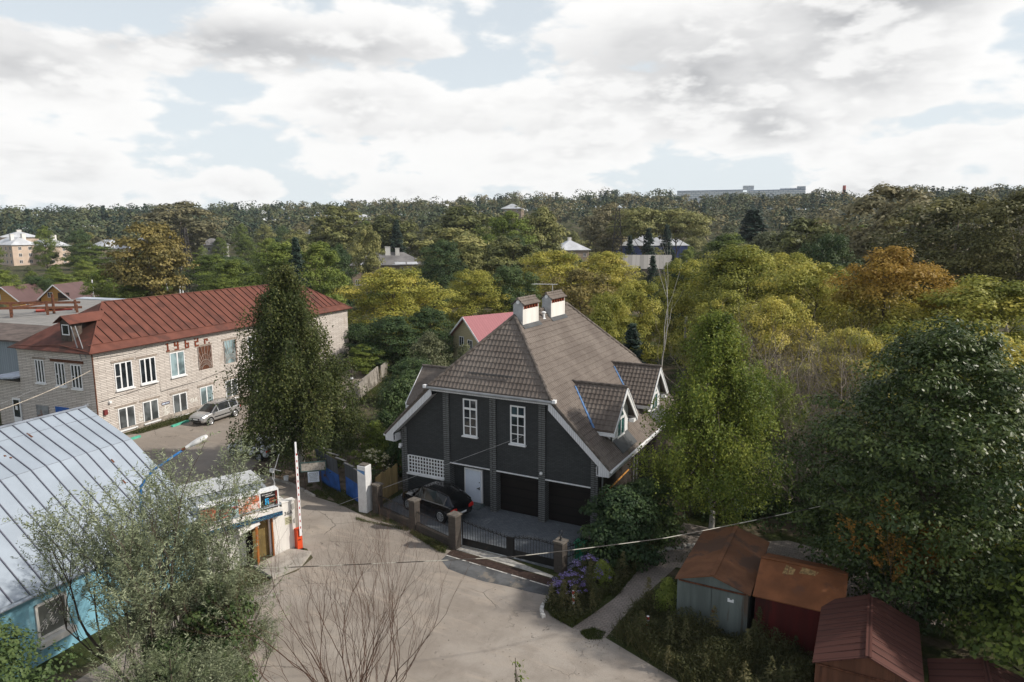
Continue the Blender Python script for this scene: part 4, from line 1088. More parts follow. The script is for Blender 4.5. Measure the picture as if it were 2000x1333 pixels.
mb.build('wall', M['cyan_wall'], HL)
mb = MB(); mb.box((wx - .05, Y0, 2.86), (7.1, Y1, 2.93)); mb.tube([(7.24, Y0, 2.96), (7.24, Y1, 2.92)], .07, 8); mb.build('gutter', M['hall_roof'], HL)
# window with white frame and lattice on the road side
f = MB(); ya, yb, za, zb = -7.62, -6.42, .95, 2.35
for a, b, c, d in ((ya, ya + .09, za, zb), (yb - .09, yb, za, zb), (ya, yb, zb - .09, zb), (ya, yb, za, za + .09)): f.box((wx + .003, a, c), (wx + .07, b, d))
wo = f.build('window', M['render_white'], HL)
f = MB(); f.box((wx + .005, ya + .09, za + .09), (wx + .02, yb - .09, zb - .09)); f.build('pane', glass_mat('dusty glass', (0.10, 0.11, 0.10), .3), wo)
f = MB(); rng = np.random.default_rng(8)
for k in range(11):
    y = ya + .12 + (yb - ya - .24) * rng.uniform(0, 1); z = za + .12 + (zb - za - .45) * rng.uniform(0, 1); h = rng.uniform(.18, .4)
    f.tube([(wx + .05, y, z), (wx + .05, y + .10, z + h * .4), (wx + .05, y - .05, z + h * .7), (wx + .05, y + .08, z + h)], .013, 5)
f.build('grille', M['render_white'], wo)
f = MB(); f.box((wx + .003, ya - .08, za - .26), (wx + .30, yb + .10, za - .02)); f.build('sill', M['render_white'], wo)

# gatehouse: local y along its front (away), local x out towards the road
GH = thing('gatehouse', 'small white gatehouse with advertising boards and an open brown door', 'gatehouse', (-25.78, 22.84, 0), -R(20.45))
M['orange_wood'] = mat('orange brown varnished wood', (0.33, 0.115, 0.028), .5, var=.25, scale=3, streak=True)
mb = MB()
mb.box((-.30, .02, 0), (0, 1.20, 2.45)); mb.box((-.30, .55, 2.45), (0, 1.20, 2.62)); mb.box((-.34, .53, 2.62), (.03, 1.23, 2.68))
mb.box((-.30, -.68, 2.06), (0, .02, 2.45)); mb.box((-.30, -3.1, 0), (0, -1.55, 2.45)); mb.box((-.30, -1.55, 1.70), (0, -.68, 2.45)); mb.box((-.30, -1.55, 0), (0, -1.35, 1.70))
mb.box((-6.2, .95, 0), (-.30, 1.20, 2.3))
mb.build('wall', M['render_white'], GH)
mb = MB(); mb.box((-.28, -1.30, .05), (-.24, .02, 2.05)); mb.build('interior', mat('ochre interior wall', (0.20, 0.145, 0.055), .9), GH)
mb = MB(); mb.box((-.05, -.04, 0), (.05, .03, 2.08)); mb.box((-.05, -.70, 2.02), (.05, -.04, 2.08)); mb.build('door_frame', M['orange_wood'], GH)
mb = MB(); mb.prism([(.02, -.72, .08), (.72, -1.06, .08), (.70, -1.10, .08), (.0, -.76, .08)], (0, 0, 1.92)); dd = mb.build('door', M['orange_wood'], GH)
mb = MB()
for z in (1.1, 1.35, 1.6): mb.box((.60, -1.02, z), (.66, -.98, z + .04))
mb.build('handle', M['metal_grey'], dd)
mb = MB(); mb.box((-.2, -.14, .05), (-.1, -.05, 2.0)); mb.build('inner_door_edge', M['white'], GH)
mb = MB(); mb.box((-.02, -1.35, .55), (.012, -1.0, 1.55)); mb.build('window', M['glass'], GH)
# sheet roof falling to the back
mb = MB()
q = [(.1, -3.2, 2.62), (.1, .50, 2.62), (-6.3, 1.45, 2.40), (-6.3, -2.6, 2.46)]
mb.prism(q, (0, 0, .05)); gr = mb.build('roof', mat('pale grey sheet roof', (0.36, 0.40, 0.43), .5, .2, var=.12, scale=1), GH)
mb = MB()
for k in range(9):
    f_ = (k + .5) / 9; a = Vector(q[0]).lerp(Vector(q[1]), f_); b = Vector(q[3]).lerp(Vector(q[2]), f_); up = Vector((0, 0, .075)); mb.bar(a + up, b + up, .05, .05)
mb.build('seam', M['metal_grey'], gr)
mb = MB(); mb.prism([(-3.9, -2.9, 2.62), (-3.9, 1.2, 2.58), (-6.2, 1.35, 2.52), (-6.2, -2.7, 2.58)], (0, 0, .03)); mb.build('white_sheet', mat('chalky sheet', (.52, .54, .55), .6, var=.12, scale=1.5), gr)
# canopy strip above the door, with blue tiles
mb = MB(); mb.box((.004, -3.4, 2.42), (.42, .42, 2.52)); mb.build('canopy', M['render_white'], GH)
mb = MB(); mb.box((.40, -3.4, 2.20), (.43, .40, 2.419)); mb.build('tile_band', brick_mat('blue mosaic band', (0.03, 0.05, 0.13), (0.06, 0.25, 0.40), (0.01, 0.01, 0.015), .09, .07, .012, .3, .4), GH)
mb = MB(); mb.prism([(.1, -1.75, 2.15), (.45, -1.75, 1.75), (.45, -.75, 2.05), (.1, -.75, 2.2)], (0, 0, .04)); mb.build('awning', M['render_white'], GH)
mb = MB(); mb.lathe([(.02, 0), (.11, .05), (.11, .12), (.03, .2)], (.10, .30, 2.05), 12); mb.build('globe_lamp', mat('milky globe', (.7, .68, .62), .4), GH)
t_ = text('house_number', '36А', .27, (.012, .86, 2.03), (math.pi / 2, 0, math.pi / 2), M['black'], GH)
mb = MB(); mb.box((.003, .66, 1.45), (.012, 1.02, 1.84)); nb = mb.build('notice_plate', mat('pale yellow plate', (.60, .58, .40), .6), GH)
mb = MB()
for k in range(4): mb.box((.0125, .70, 1.76 - k * .08), (.014, .98 - .06 * (k % 2), 1.785 - k * .08))
mb.build('notice_lines', M['black'], nb)
mb = MB(); mb.face([(.004, .98, 2.43), (.004, 1.16, 2.5), (.004, 1.19, 2.2), (.004, 1.08, 2.12), (.004, 1.0, 2.25)]); mb.face([(.004, 1.06, 1.6), (.004, 1.18, 1.7), (.004, 1.18, 1.4), (.004, 1.1, 1.42)]); mb.build('bare_patch', mat('bare cement', (.33, .32, .30), .9), GH)
# roof-edge advertising boards
mb = MB()
mb.box((-.42, -3.35, 3.42), (.06, .40, 3.50)); mb.box((-.04, .34, 2.53), (.06, .40, 3.42)); mb.box((-.40, -3.3, 2.66), (-.36, .36, 3.42)); mb.box((-.02, -.56, 2.53), (.03, -.50, 3.42))
fr = mb.build('sign_frame', M['white'], GH)
def board(name, y0_, y1_, z0_, z1_, m): b = MB(); b.box((-.03, y0_, z0_), (.02, y1_, z1_)); return b.build(name, m, GH)
bo = board('black_sign', -.50, .33, 2.54, 3.40, mat('black sign board', (.012, .012, .014), .35))
b = MB(); b.box((.021, .26, 2.56), (.026, .33, 3.38)); b.build('red_edge', mat('dark red strip', (.20, .015, .01), .4), bo)
b = MB()    # two lines of small lettering, top and foot of the board
def strokes(b, y0_, y1_, z, h, n, seed, x=.021):
    rng = np.random.default_rng(seed); p = y0_; w_ = (y1_ - y0_) / n
    for k in range(n):
        kind = rng.integers(0, 4); a, c = p + .12 * w_, p + .82 * w_
        b.box((x, a, z), (x + .004, a + .2 * w_, z + h))
        if kind in (0, 1): b.box((x, c - .2 * w_, z), (x + .004, c, z + h))
        if kind in (1, 2): b.box((x, a + .2 * w_, z + h * .8), (x + .004, c - .2 * w_ * (kind == 1), z + h))
        if kind in (0, 3): b.box((x, a + .2 * w_, z + h * .4), (x + .004, c - .2 * w_ * (kind == 0), z + h * .58))
        p += w_
strokes(b, -.42, .02, 3.27, .06, 9, 1); strokes(b, .05, .11, 3.30, .06, 1, 4); strokes(b, -.28, .22, 3.17, .055, 11, 2); strokes(b, -.36, .18, 2.68, .05, 13, 3); strokes(b, -.26, .05, 2.61, .045, 8, 5)
b.build('lettering', M['white_paint'], bo)
b = MB()    # the blue bracket-shaped mark
for y0_, y1_, z0_, z1_ in ((-.28, -.10, 3.04, 3.09), (-.28, -.23, 2.94, 3.04), (-.23, -.10, 2.94, 2.98), (-.15, -.10, 2.82, 2.94), (-.28, -.15, 2.88, 2.91), (-.28, -.15, 2.78, 2.82), (-.28, -.23, 2.82, 2.88), (-.15, -.10, 2.78, 2.82)): b.box((.021, y0_, z0_), (.026, y1_, z1_))
b.build('blue_mark', mat('bright blue vinyl', (.03, .42, .80), .4), bo)
b = MB(); strokes(b, -.08, .20, 2.96, .10, 6, 7); strokes(b, -.08, .19, 2.83, .10, 6, 9); b.build('brand_lettering', mat('salmon vinyl', (.62, .20, .11), .4), bo)
m_, t, bs = pbr('orange poster')
c = t.add('ShaderNodeTexCoord').outputs['Object']; f1 = t.noise(c, 2.6, 5, .6)
t.put(bs.inputs['Base Color'], t.mix(t.ramp(f1, .45, .58), (.50, .13, .055), (.72, .62, .58))); bs.inputs['Roughness'].default_value = .4
oo = board('orange_poster', -1.58, -.56, 2.54, 3.40, m_)
b = MB(); strokes(b, -1.25, -.62, 2.60, .06, 14, 11); b.build('lettering', mat('red vinyl', (.45, .05, .04), .5), oo)
tb = board('teal_poster', -2.55, -1.58, 2.54, 3.36, mat('pale teal poster', (.36, .50, .54), .5, var=.15))
b = MB(); b.box((.021, -2.5, 2.98), (.025, -1.62, 3.12)); b.box((.021, -2.5, 2.84), (.025, -1.9, 2.94)); b.box((.021, -2.45, 2.68), (.025, -2.0, 2.76)); rb_ = b.build('red_band', mat('red band', (.52, .05, .06), .5), tb)
b = MB(); strokes(b, -2.46, -1.66, 3.02, .06, 14, 13, .026); b.build('lettering', M['white_paint'], rb_)
bp = board('brown_poster', -3.3, -2.62, 2.54, 3.30, mat('rusty brown poster', (.28, .09, .05), .6, var=.4, scale=5))

# boom barrier
BX, BY = -25.2, 23.95
BR = thing('boom_barrier', 'orange barrier cabinet with its red and white boom raised upright', 'barrier', (BX, BY, 0), -R(20))
mb = MB(); mb.prism([(-.17, -.14, .1), (.17, -.14, .1), (.17, .14, .1), (-.17, .14, .1)], (0, 0, 1.0)); mb.prism([(-.17, -.14, 1.1), (.17, -.14, 1.1), (.12, .10, 1.16), (-.12, .10, 1.16)], (0, 0, .02)); bc = mb.build('cabinet', mat('signal orange paint', (.72, .085, .025), .45, var=.08, scale=3), BR, bevel=.02)
mb = MB(); mb.box((.172, -.02, .95), (.20, .14, 1.08)); mb.box((.172, -.10, .58), (.185, .04, .62)); mb.box((-.2, -.17, 0), (.2, .17, .1)); mb.build('fitting', M['black'], BR)
mb = MB(); mb.box((.20, -.03, .82), (.245, .10, 5.05)); mb.box((.205, -.015, 5.05), (.24, .07, 5.75)); mb.build('boom', M['white_paint'], BR)
mb = MB()
M['barrier_red'] = mat('barrier red', (.42, .04, .035), .5)
for k in range(12): z = 1.20 + k * .35; mb = MB(); mb.box((.2452, .015, z), (.2475, .065, z + .12)); mb.build('stripe', M['barrier_red'], BR)
mb = MB(); mb.box((.197, -.034, .9), (.2435, -.0305, 5.0)); mb.build('edge_tape', M['barrier_red'], BR)
# ------------------------------------------------------------------ stone fence, gate, pillar
M['stone'] = brick_mat('brown grey split stone', (0.095, 0.082, 0.071), (0.072, 0.063, 0.056), (0.06, 0.053, 0.047), .42, .20, .014, .35, .95, bump=.8)
M['stone_cap'] = mat('stone cap', (0.135, 0.12, 0.104), .95, var=.35, scale=6, bump=.5)
SF = thing('fence', 'low brown stone fence with square posts and black bar railings beside the parked black car', 'fence', (-21.4, 28.8, 0))
posts = [(-24.68, 29.62, 1.62, .42), (-21.41, 28.72, 1.62, .42), (-18.22, 27.82, 1.76, .46), (-12.42, 28.05, 1.48, .46), (-11.74, 29.95, 1.12, .40)]
for x, y, h, w_ in posts:
    a = .13
    mb = MB(); c, s = math.cos(-a), math.sin(-a); q = [(x + (dx * c - dy * s) * w_ / 2, y + (dx * s + dy * c) * w_ / 2, -.05) for dx, dy in ((-1, -1), (1, -1), (1, 1), (-1, 1))]
    mb.prism(q, (0, 0, h + .05)); po = build_w(mb, 'post', M['stone'], SF)
    mb = MB(); q = [(x + (dx * c - dy * s) * (w_ / 2 + .05), y + (dx * s + dy * c) * (w_ / 2 + .05), h) for dx, dy in ((-1, -1), (1, -1), (1, 1), (-1, 1))]
    mb.prism(q, (0, 0, .09))
    mb.build('cap', M['stone_cap'], po)
for (xa, ya, _, _), (xb, yb, _, _) in (posts[0:2], posts[1:3]):
    a, b = Vector((xa, ya, .17)), Vector((xb, yb, .17)); d = (b - a).normalized(); a, b = a + d * .22, b - d * .24
    mb = MB(); mb.bar(a, b, .22, .44); build_w(mb, 'low_wall', M['stone'], SF)
    mb = MB(); n = int((b - a).length / .125)
    for k in range(n + 1): p = a.lerp(b, k / n); mb.bar((p.x, p.y, .39), (p.x, p.y, 1.10), .018)
    for z in (.46, 1.02): mb.bar((a.x, a.y, z), (b.x, b.y, z), .03)
    build_w(mb, 'railing', M['black'], SF)
mb = MB(); x, y = -12.42, 28.05
mb.lathe([(.10, 1.57), (.05, 1.62), (.035, 1.72), (.06, 1.76), (.03, 1.80)], (x, y, 0), 10)
mb.tube([(x + .085 * math.cos(k * math.pi / 8), y + .05 * math.sin(k * math.pi / 8) * 0, 1.93 + .13 * math.sin(k * math.pi / 8)) for k in range(17)], .014, 5)
build_w(mb, 'lantern', M['black'], SF)
GT = thing('gate', 'black wrought iron double driveway gate topped with star-shaped spikes', 'gate', (-15.3, 28.1, 0))
def spike(mb, x, y, z, s=.12):
    mb.bar((x, y, z), (x, y, z + s * 1.5), .018)
    for dx, dz in ((1, .55), (-1, .55), (1, -.55), (-1, -.55)): mb.bar((x, y, z + s * .35), (x + dx * s, y, z + s * .35 + dz * s * .9), .017)
def leaf(x0, x1, y, top, zb=.08, zp=.46):
    mb = MB(); mb.box((x0, y - .015, zb), (x1, y + .015, zp)); po = build_w(mb, 'leaf', M['black'], GT)
    mb = MB(); n = int((x1 - x0) / .145)
    for k in range(n + 1):
        f = k / n; x = x0 + (x1 - x0) * f; zt = top(f); mb.bar((x, y, zp - .02), (x, y, zt), .017)
    ps = [(x0 + (x1 - x0) * k / 10, y, top(k / 10) - .05) for k in range(11)]; mb.tube(ps, .014, 4)
    mb.bar((x0, y, zb), (x0, y, top(0)), .05); mb.bar((x1, y, zb), (x1, y, top(1)), .05)
    mb.build('bars', M['black'], po)
    mb = MB(); m_ = 11
    for k in range(m_): f = (k + .5) / m_; spike(mb, x0 + (x1 - x0) * f, y, top(f) - .04)
    mb.build('spike_row', M['black'], po)
leaf(-17.95, -15.36, 28.12, lambda f: 1.42 - .34 * f ** 0.8)
leaf(-14.98, -12.68, 28.16, lambda f: 1.12 + .16 * math.sin(f * 2.6))
mb = MB(); mb.box((-15.36, 28.09, .06), (-14.98, 28.18, 1.10)); build_w(mb, 'lock_panel', M['black'], GT)
WK = thing('gate', 'narrow black iron wicket gate between the lantern post and the bush', 'gate', (-12.1, 28.9, 0))
mb = MB(); a, b = Vector((-12.33, 28.35, 0)), Vector((-11.80, 29.72, 0))
for k in range(9): p = a.lerp(b, k / 8); mb.bar((p.x, p.y, .08), (p.x, p.y, 1.12 + .12 * k / 8), .018)
for z in (.1, .55, 1.05): mb.bar((a.x, a.y, z), (b.x, b.y, z), .03)
build_w(mb, 'bars', M['black'], WK)
mb = MB()
for k in (2, 4, 6): p = a.lerp(b, k / 8); spike(mb, p.x, p.y, 1.12)
build_w(mb, 'spike_row', M['black'], WK)
BN = thing('waste_bin', 'green plastic waste bin standing behind the wicket gate', 'bin', (-12.0, 29.55, 0))
mb = MB(); mb.prism([(-.22, -.25, .06), (.22, -.25, .06), (.22, .25, .06), (-.22, .25, .06)], (0, 0, .86)); mb.build('body', mat('green plastic', (.03, .22, .12), .5), BN)
mb = MB(); mb.prism([(-.27, -.30, .921), (.27, -.30, .921), (.27, .30, .921), (-.27, .30, .921)], (0, .0, .07)); mb.build('lid', mat('light green plastic', (.05, .34, .19), .45), BN, bevel=.02)
WP = thing('gate_pillar', 'tall square whitewashed brick pillar with peeling base', 'pillar', (-25.42, 29.42, 0), .06)
mb = MB(); mb.box((-.29, -.29, -.05), (.29, .29, 2.78)); mb.build('shaft', mat('peeling whitewash', (0.66, 0.665, 0.67), .9, var=.10, scale=2, tint=(0.34, 0.24, 0.17), tamt=-.12, tscale=1.4), WP, bevel=.03)
mb = MB(); mb.box((-.23, -.23, 2.78), (.23, .23, 2.84)); mb.build('cap', M['stone_cap'], WP)
mb = MB(); mb.prism([(-.27, -.293, 2.5), (.24, -.293, 2.28), (.24, -.293, 2.52), (-.27, -.293, 2.56)], (0, .002, 0)); mb.build('paint_remnant', mat('old blue paint', (.10, .22, .42), .8), WP)
BF = thing('metal_fence', 'leaning blue and bare metal sheet fence with a broken gate', 'fence', (-28.2, 30.9, 0), math.atan2(2.1, -4.7))
mb = MB(); mb.prism([(-2.6, 0, .05), (-.1, 0, .05), (-.1, 0, 1.22), (-2.6, 0, 1.22)], (0, .05, 0)); mb.prism([(.25, .25, .05), (2.9, .45, .05), (2.9, .60, 1.45), (.25, .32, 1.25)], (0, .04, 0)); mb.build('blue_sheet', mat('faded blue paint over rust', (.022, .085, .30), .65, var=.3, scale=1.6, tint=(.085, .05, .038), tamt=.15, tscale=1.1), BF)
mb = MB(); mb.prism([(-2.6, .055, 1.22), (-.1, .055, 1.22), (-.1, .055, 2.12), (-2.6, .055, 1.98)], (0, .03, 0)); mb.prism([(.25, .34, 1.25), (2.9, .62, 1.45), (2.9, .70, 2.35), (.25, .40, 2.18)], (0, .03, 0)); mb.build('bare_sheet', plank_mat('dull dark steel sheet', (.075, .085, .10), (.03, .034, .04), .4, 0, .3, .6), BF)
mb = MB()
for p, q in (((-2.6, -.03, 1.18), (-.1, -.03, 1.18)), ((-2.6, -.03, 1.82), (.2, -.03, 1.9)), ((-.12, -.03, .05), (-.12, -.03, 1.2)), ((-.16, -.03, 1.2), (-.5, -.03, 1.8))): mb.bar(p, q, .05)
mb.build('frame', mat('blue grey frame', (.10, .16, .28), .6), BF)
mb = MB()
for k in range(5): mb.bar((-2.5 + k * 1.1, .06, 2.08 + .07 * k), (-1.5 + k * 1.1, .10 + .1 * k, 2.10 + .075 * k), .12, .03)
mb.build('coping', mat('grey weathered board', (.28, .27, .25), .9, var=.3), BF)
# notice stand
NS = thing('notice_board', 'weathered board on a stand with a white СТОП notice hung beneath', 'notice board', (-30.3, 30.35, 0), R(42))
mb = MB()
for x in (-.55, .42): mb.bar((x, .04, 0), (x, .04, 1.95), .05)
mb.bar((-1.2, .05, .75), (-.55, .05, .85), .05); mb.build('leg', mat('rusty post', (.07, .05, .04), .9), NS)
mb = MB(); mb.box((-.72, -.02, 1.36), (.72, .02, 1.86)); wb = mb.build('board', mat('pale scratched plywood', (.36, .33, .29), .85, var=.3, scale=7, tint=(.20, .16, .12), tamt=.2, tscale=4), NS)
mb = MB()
for a, b, c, d in ((-.76, .76, 1.86, 1.92), (-.76, .76, 1.30, 1.36), (-.78, -.72, 1.36, 1.86), (.72, .78, 1.36, 1.86)): mb.box((a, -.035, c), (b, .03, d))
mb.build('frame', mat('old teal frame', (.06, .10, .095), .8), wb)
mb = MB(); mb.box((-.36, -.03, .60), (.32, -.005, 1.27)); wsn = mb.build('stop_notice', mat('white notice', (.56, .63, .72), .6, var=.04), NS)
text('lettering', 'СТОП', .20, (-.02, -.034, 1.11), (math.pi / 2, 0, 0), mat('faded black print', (.10, .10, .11), .7), wsn)
mb = MB()
for z, a, b in ((.98, -.27, .24), (.90, -.24, .22), (.80, -.26, .24), (.71, -.25, .20)):
    x = a
    while x < b: l = .03 + .03 * ((x * 97) % 1); mb.box((x, -.033, z), (min(x + l, b), -.0305, z + .028)); x += l + .012
mb.build('small_print', mat('grey print', (.22, .23, .25), .7), wsn)
BP = thing('barrier_post', 'thin white post with a grey box and dangling cable at the verge', 'post', (-33.3, 29.85, 0))
mb = MB(); mb.tube([(0, 0, -.1), (.05, .05, 1.0), (.30, .30, 2.05)], .03, 6); mb.build('post', M['white_paint'], BP)
mb = MB(); mb.box((-.14, -.16, .92), (.14, -.02, 1.16)); mb.build('box', M['white'], BP)
mb = MB(); mb.tube([(.12, 0, 1.1), (.6, .1, 1.05)], .02, 5); mb.tube([(0, -.05, .9), (.05, -.1, .5), (.22, -.1, .25), (.2, -.1, .02)], .015, 5); mb.build('cable', M['white'], BP)
BK = thing('bucket', 'white plastic bucket on the ground under the weeping birch', 'bucket', (-33.15, 30.75, 0))
mb = MB(); mb.lathe([(.13, 0), (.17, .34), (.175, .36), (.15, .355), (.12, .05)], (0, 0, 0), 14); mb.build('body', M['white'], BK)
mb = MB(); mb.tube([(.17 * math.cos(k * math.pi / 8), .02, .33 - .1 * math.sin(k * math.pi / 8)) for k in range(9)], .007, 4); mb.build('handle', M['metal_grey'], BK)
# street lamp with bent blue arm
SL = thing('street_lamp', 'street lamp with a bent blue pipe arm and a white lamp head', 'street lamp', (-25.4, 16.0, 0), 0)
mb = MB()
pA = [(0, 0, -.2), (0, 0, 5.5), (.03, .05, 6.05), (.28, .42, 6.62), (.65, .96, 7.02), (1.02, 1.49, 7.40)]
mb.tube(pA, [.07, .06, .055, .05, .045, .045], 10); mb.build('pole', mat('blue pipe paint', (.03, .16, .42), .5, var=.15, scale=3), SL, smooth=True)
mb = MB(); d = Vector((.57, .80, .45)).normalized(); p0 = Vector((.98, 1.43, 7.37)); sd_ = d.cross(Vector((0, 0, 1))).normalized(); upv = sd_.cross(d)
prof_l = [(0, .05, .05), (.12, .075, .07), (.26, .09, .085), (.34, .15, .10), (.55, .19, .12), (.78, .18, .11), (.93, .12, .08), (.98, .03, .03)]
rings = []
for s, w_, h in prof_l: rings.append(mb.pts([p0 + d * s + sd_ * w_ * math.cos(a) + upv * (h * math.sin(a)) for a in np.linspace(0, 2 * np.pi, 14, endpoint=False)]))
for k in range(len(rings) - 1):
    for j in range(14): mb.idx((rings[k] + j, rings[k] + (j + 1) % 14, rings[k + 1] + (j + 1) % 14, rings[k + 1] + j))
mb.build('lamp_head', mat('white lamp housing', (.80, .79, .77), .35, .1), SL, smooth=True)
mb = MB(); mb.tube([p0 + d * .40 - upv * .085, p0 + d * .86 - upv * .085], [.11, .10], 10); mb.build('diffuser', mat('yellowed plastic', (.42, .38, .28), .4), SL)
mb = MB(); mb.tube([p0 - d * .12, p0 + d * .05], .06, 8); mb.build('clamp', M['rust'], SL)
TL = thing('street_lamp', 'slim dark post with a curled arm standing by the concrete fence', 'street lamp', (-41.0, 46.3, 0), 0)
mb = MB(); mb.tube([(0, 0, -.2), (0, 0, 3.9), (-.05, -.02, 4.35), (-.3, -.1, 4.68), (-.6, -.2, 4.55), (-.72, -.24, 4.3)], [.06, .05, .045, .04, .035, .03], 8); mb.build('pole', mat('rusty brown post', (.05, .04, .036), .8), TL)
mb = MB(); mb.lathe([(.05, -.14), (.12, -.08), (.12, .02), (.03, .10)], (.0, .0, 3.15), 10); mb.build('lamp_head', M['white'], TL)
# bollards
M['band_red'] = mat('red band paint', (.50, .035, .03), .55, var=.15)
def bollard(x, y, h, label):
    b = thing('bollard', label, 'bollard', (x, y, 0), group='red and white bollards')
    mb = MB(); mb.tube([(0, 0, -.1), (.02, .0, h)], .055, 12); mb.build('post', M['white_paint'], b)
    for f0, f1 in ((.02, .22), (.40, .58), (.82, .99)): mb = MB(); mb.tube([(.02 * f0, 0, h * f0), (.02 * f1, 0, h * f1)], .0585, 12); mb.build('stripe', M['band_red'], b)
    return b
bollard(-10.62, 25.35, .80, 'red and white bollard in front of the purple asters')
bollard(-7.25, 25.02, .72, 'red and white bollard half sunk in the tall weeds by the garages')
# ------------------------------------------------------------------ rusty garages
M['rust_roof'] = mat('rust brown garage roof', (0.185, 0.082, 0.040), .75, var=.25, scale=1.1, spec=.3, tint=(0.105, 0.058, 0.038), tamt=.45, tscale=.55, bump=.15, bscale=8)
M['rust_orange'] = mat('orange rust roof', (0.215, 0.082, 0.033), .7, var=.22, scale=1.0, spec=.3, tint=(0.15, 0.065, 0.035), tamt=.3, tscale=.8, bump=.15, bscale=8)
M['rust_maroon'] = plank_mat('maroon seamed roof', (0.110, 0.046, 0.037), (0.05, 0.02, 0.017), .38, 0, .15, .65)
M['grey_green'] = mat('grey green flaking paint', (0.125, 0.148, 0.140), .7, var=.25, scale=2, spec=.3, tint=(0.105, 0.08, 0.06), tamt=.15, tscale=1.2, streak=True)
M['dark_red'] = mat('dark red paint', (0.085, 0.011, 0.010), .6, var=.3, scale=1.5, spec=.3, tint=(0.04, 0.010, 0.009), tamt=.3, tscale=.8, streak=True)
M['rust_wall'] = mat('rusty brown door', (0.145, 0.062, 0.036), .75, var=.35, scale=1.5, spec=.3, tint=(0.06, 0.03, 0.022), tamt=.35, tscale=1.4, streak=True)
def garage(label, x0, x1, y0, y1, h, ridge, roof_m, wall_m, rz=0.0, seam=False, door_m=None):
    g = thing('garage', label, 'garage', ((x0 + x1) / 2, y0, 0), rz, 'metal garages by the path')
    W = (x1 - x0) / 2; L = y1 - y0
    mb = MB(); mb.prism([(-W, 0, 0), (W, 0, 0), (W, 0, h), (0, 0, ridge - .03), (-W, 0, h)], (0, L, 0)); mb.build('wall', wall_m, g)
    mb = MB(); o = .09
    for s in (-1, 1):
        sl = (ridge - h) / W
        q = [(0, -o, ridge + .01), (s * (W + o), -o, h - sl * o + .01), (s * (W + o), L + o, h - sl * o + .01), (0, L + o, ridge + .01)]
        mb.prism(q if s > 0 else q[::-1], (0, 0, .045))
    r = mb.build('roof', roof_m, g)
    mb = MB(); mb.bar((0, -o - .01, ridge + .065), (0, L + o, ridge + .065), .18, .03)
    if seam:
        for s in (-1, 1):
            for k in range(1, int(L / .42)): mb.bar((0, k * .42, ridge + .06), (s * (W + o), k * .42, h + .055 - .06), .04, .04)
    else:
        for f in (.33, .66):
            for s in (-1, 1): mb.bar((0, L * f, ridge + .058), (s * (W + o), L * f, h + .05 - (ridge - h) / W * o), .035, .012)
    mb.build('roof_seam', roof_m, r)
    mb = MB(); mb.box((-W * .86, -.035, .05), (-.012, -.003, h - .08)); mb.box((.012, -.035, .05), (W * .86, -.003, h - .08)); d_ = mb.build('door', door_m or wall_m, g)
    mb = MB(); mb.bar((-W * .95, -.05, h - .02), (W * .95, -.05, h - .02), .05); mb.box((.03, -.075, .9), (.14, -.037, 1.0)); mb.build('fitting', M['rust'], d_)
    return g, d_
g1, gd = garage('grey green metal garage with a brown rusted gable roof nearest the path', -6.40, -3.62, 26.25, 31.3, 1.98, 2.42, M['rust_roof'], M['grey_green'])
mb = MB(); mb.box((.62, -.040, 1.50), (.86, -.037, 1.60)); mb.box((.62, -.040, 1.60), (.70, -.037, 1.66)); mb.box((.80, -.040, 1.60), (.86, -.037, 1.64)); mb.build('number_scrap', M['white_paint'], gd)
g2, _ = garage('dark red metal garage with a patched orange rusted roof in the middle', -1.92, 1.92, 0, 3.05, 1.95, 2.62, M['rust_orange'], M['dark_red'], -math.pi / 2)
g2.location = (-3.38, 28.30, 0)      # its ridge lies across the row, the long eaves face the street
M['moss'] = mat('straw coloured moss', (.30, .20, .09), .95, var=.5, scale=8)
for x, y, a, b in ((.15, .9, .5, .3), (.1, 1.5, .35, .5), (-.35, .5, .3, .3)):
    z = lambda q: 2.62 - abs(q) * .67 / 1.92 + .062
    mb = MB(); mb.face([(x, y, z(x)), (x + a, y - .1, z(x + a)), (x + a * .9, y + b, z(x + a * .9)), (x + a * .3, y + b * 1.2, z(x + a * .3))]); mb.build('moss_patch', M['moss'], g2)
g3, _ = garage('rust brown metal garage with a maroon seamed roof at the end of the row', -.95, 2.05, 22.8, 26.9, 2.02, 2.66, M['rust_maroon'], M['rust_wall'], 0.0, True)
g4, _ = garage('low maroon roofed metal garage half hidden under the overhanging branches', 2.45, 5.4, 21.4, 25.4, 1.55, 2.0, M['rust_maroon'], M['rust_wall'], 0.0, True)
# ------------------------------------------------------------------ concrete fence panels
M['conc_dark'] = mat('stained concrete panel', (0.30, 0.275, 0.245), .95, var=.3, scale=.9, tint=(0.14, 0.125, 0.105), tamt=.3, tscale=.5, bump=.4, bscale=12)
def panel_fence(label, p, q, h, n, jit):
    p, q = Vector(p), Vector(q); f = thing('concrete_fence', label, 'fence', p); r = np.random.default_rng(jit)
    for k in range(n):
        a, b = p.lerp(q, (k + .02) / n) - p, p.lerp(q, (k + .98) / n) - p; t = r.normal(0, .06)
        d = (b - a).normalized(); nn = d.cross(Vector((0, 0, 1)))
        mb = MB(); mb.prism([a, b, b + nn * t + Vector((0, 0, h + r.normal(0, .04))), a + nn * t + Vector((0, 0, h + r.normal(0, .04)))], nn * .12)
        mb.build('panel', M['conc_dark'], f)
panel_fence('concrete panel fence running away beside the sandy back lane', (-42.9, 48.4, -.05), (-48.6, 60.6, -.05), 1.75, 4, 3)
panel_fence('shaded concrete panel fence closing the back lane behind the brick building', (-49.3, 61.6, -.05), (-61.5, 69.9, -.05), 1.9, 4, 5)
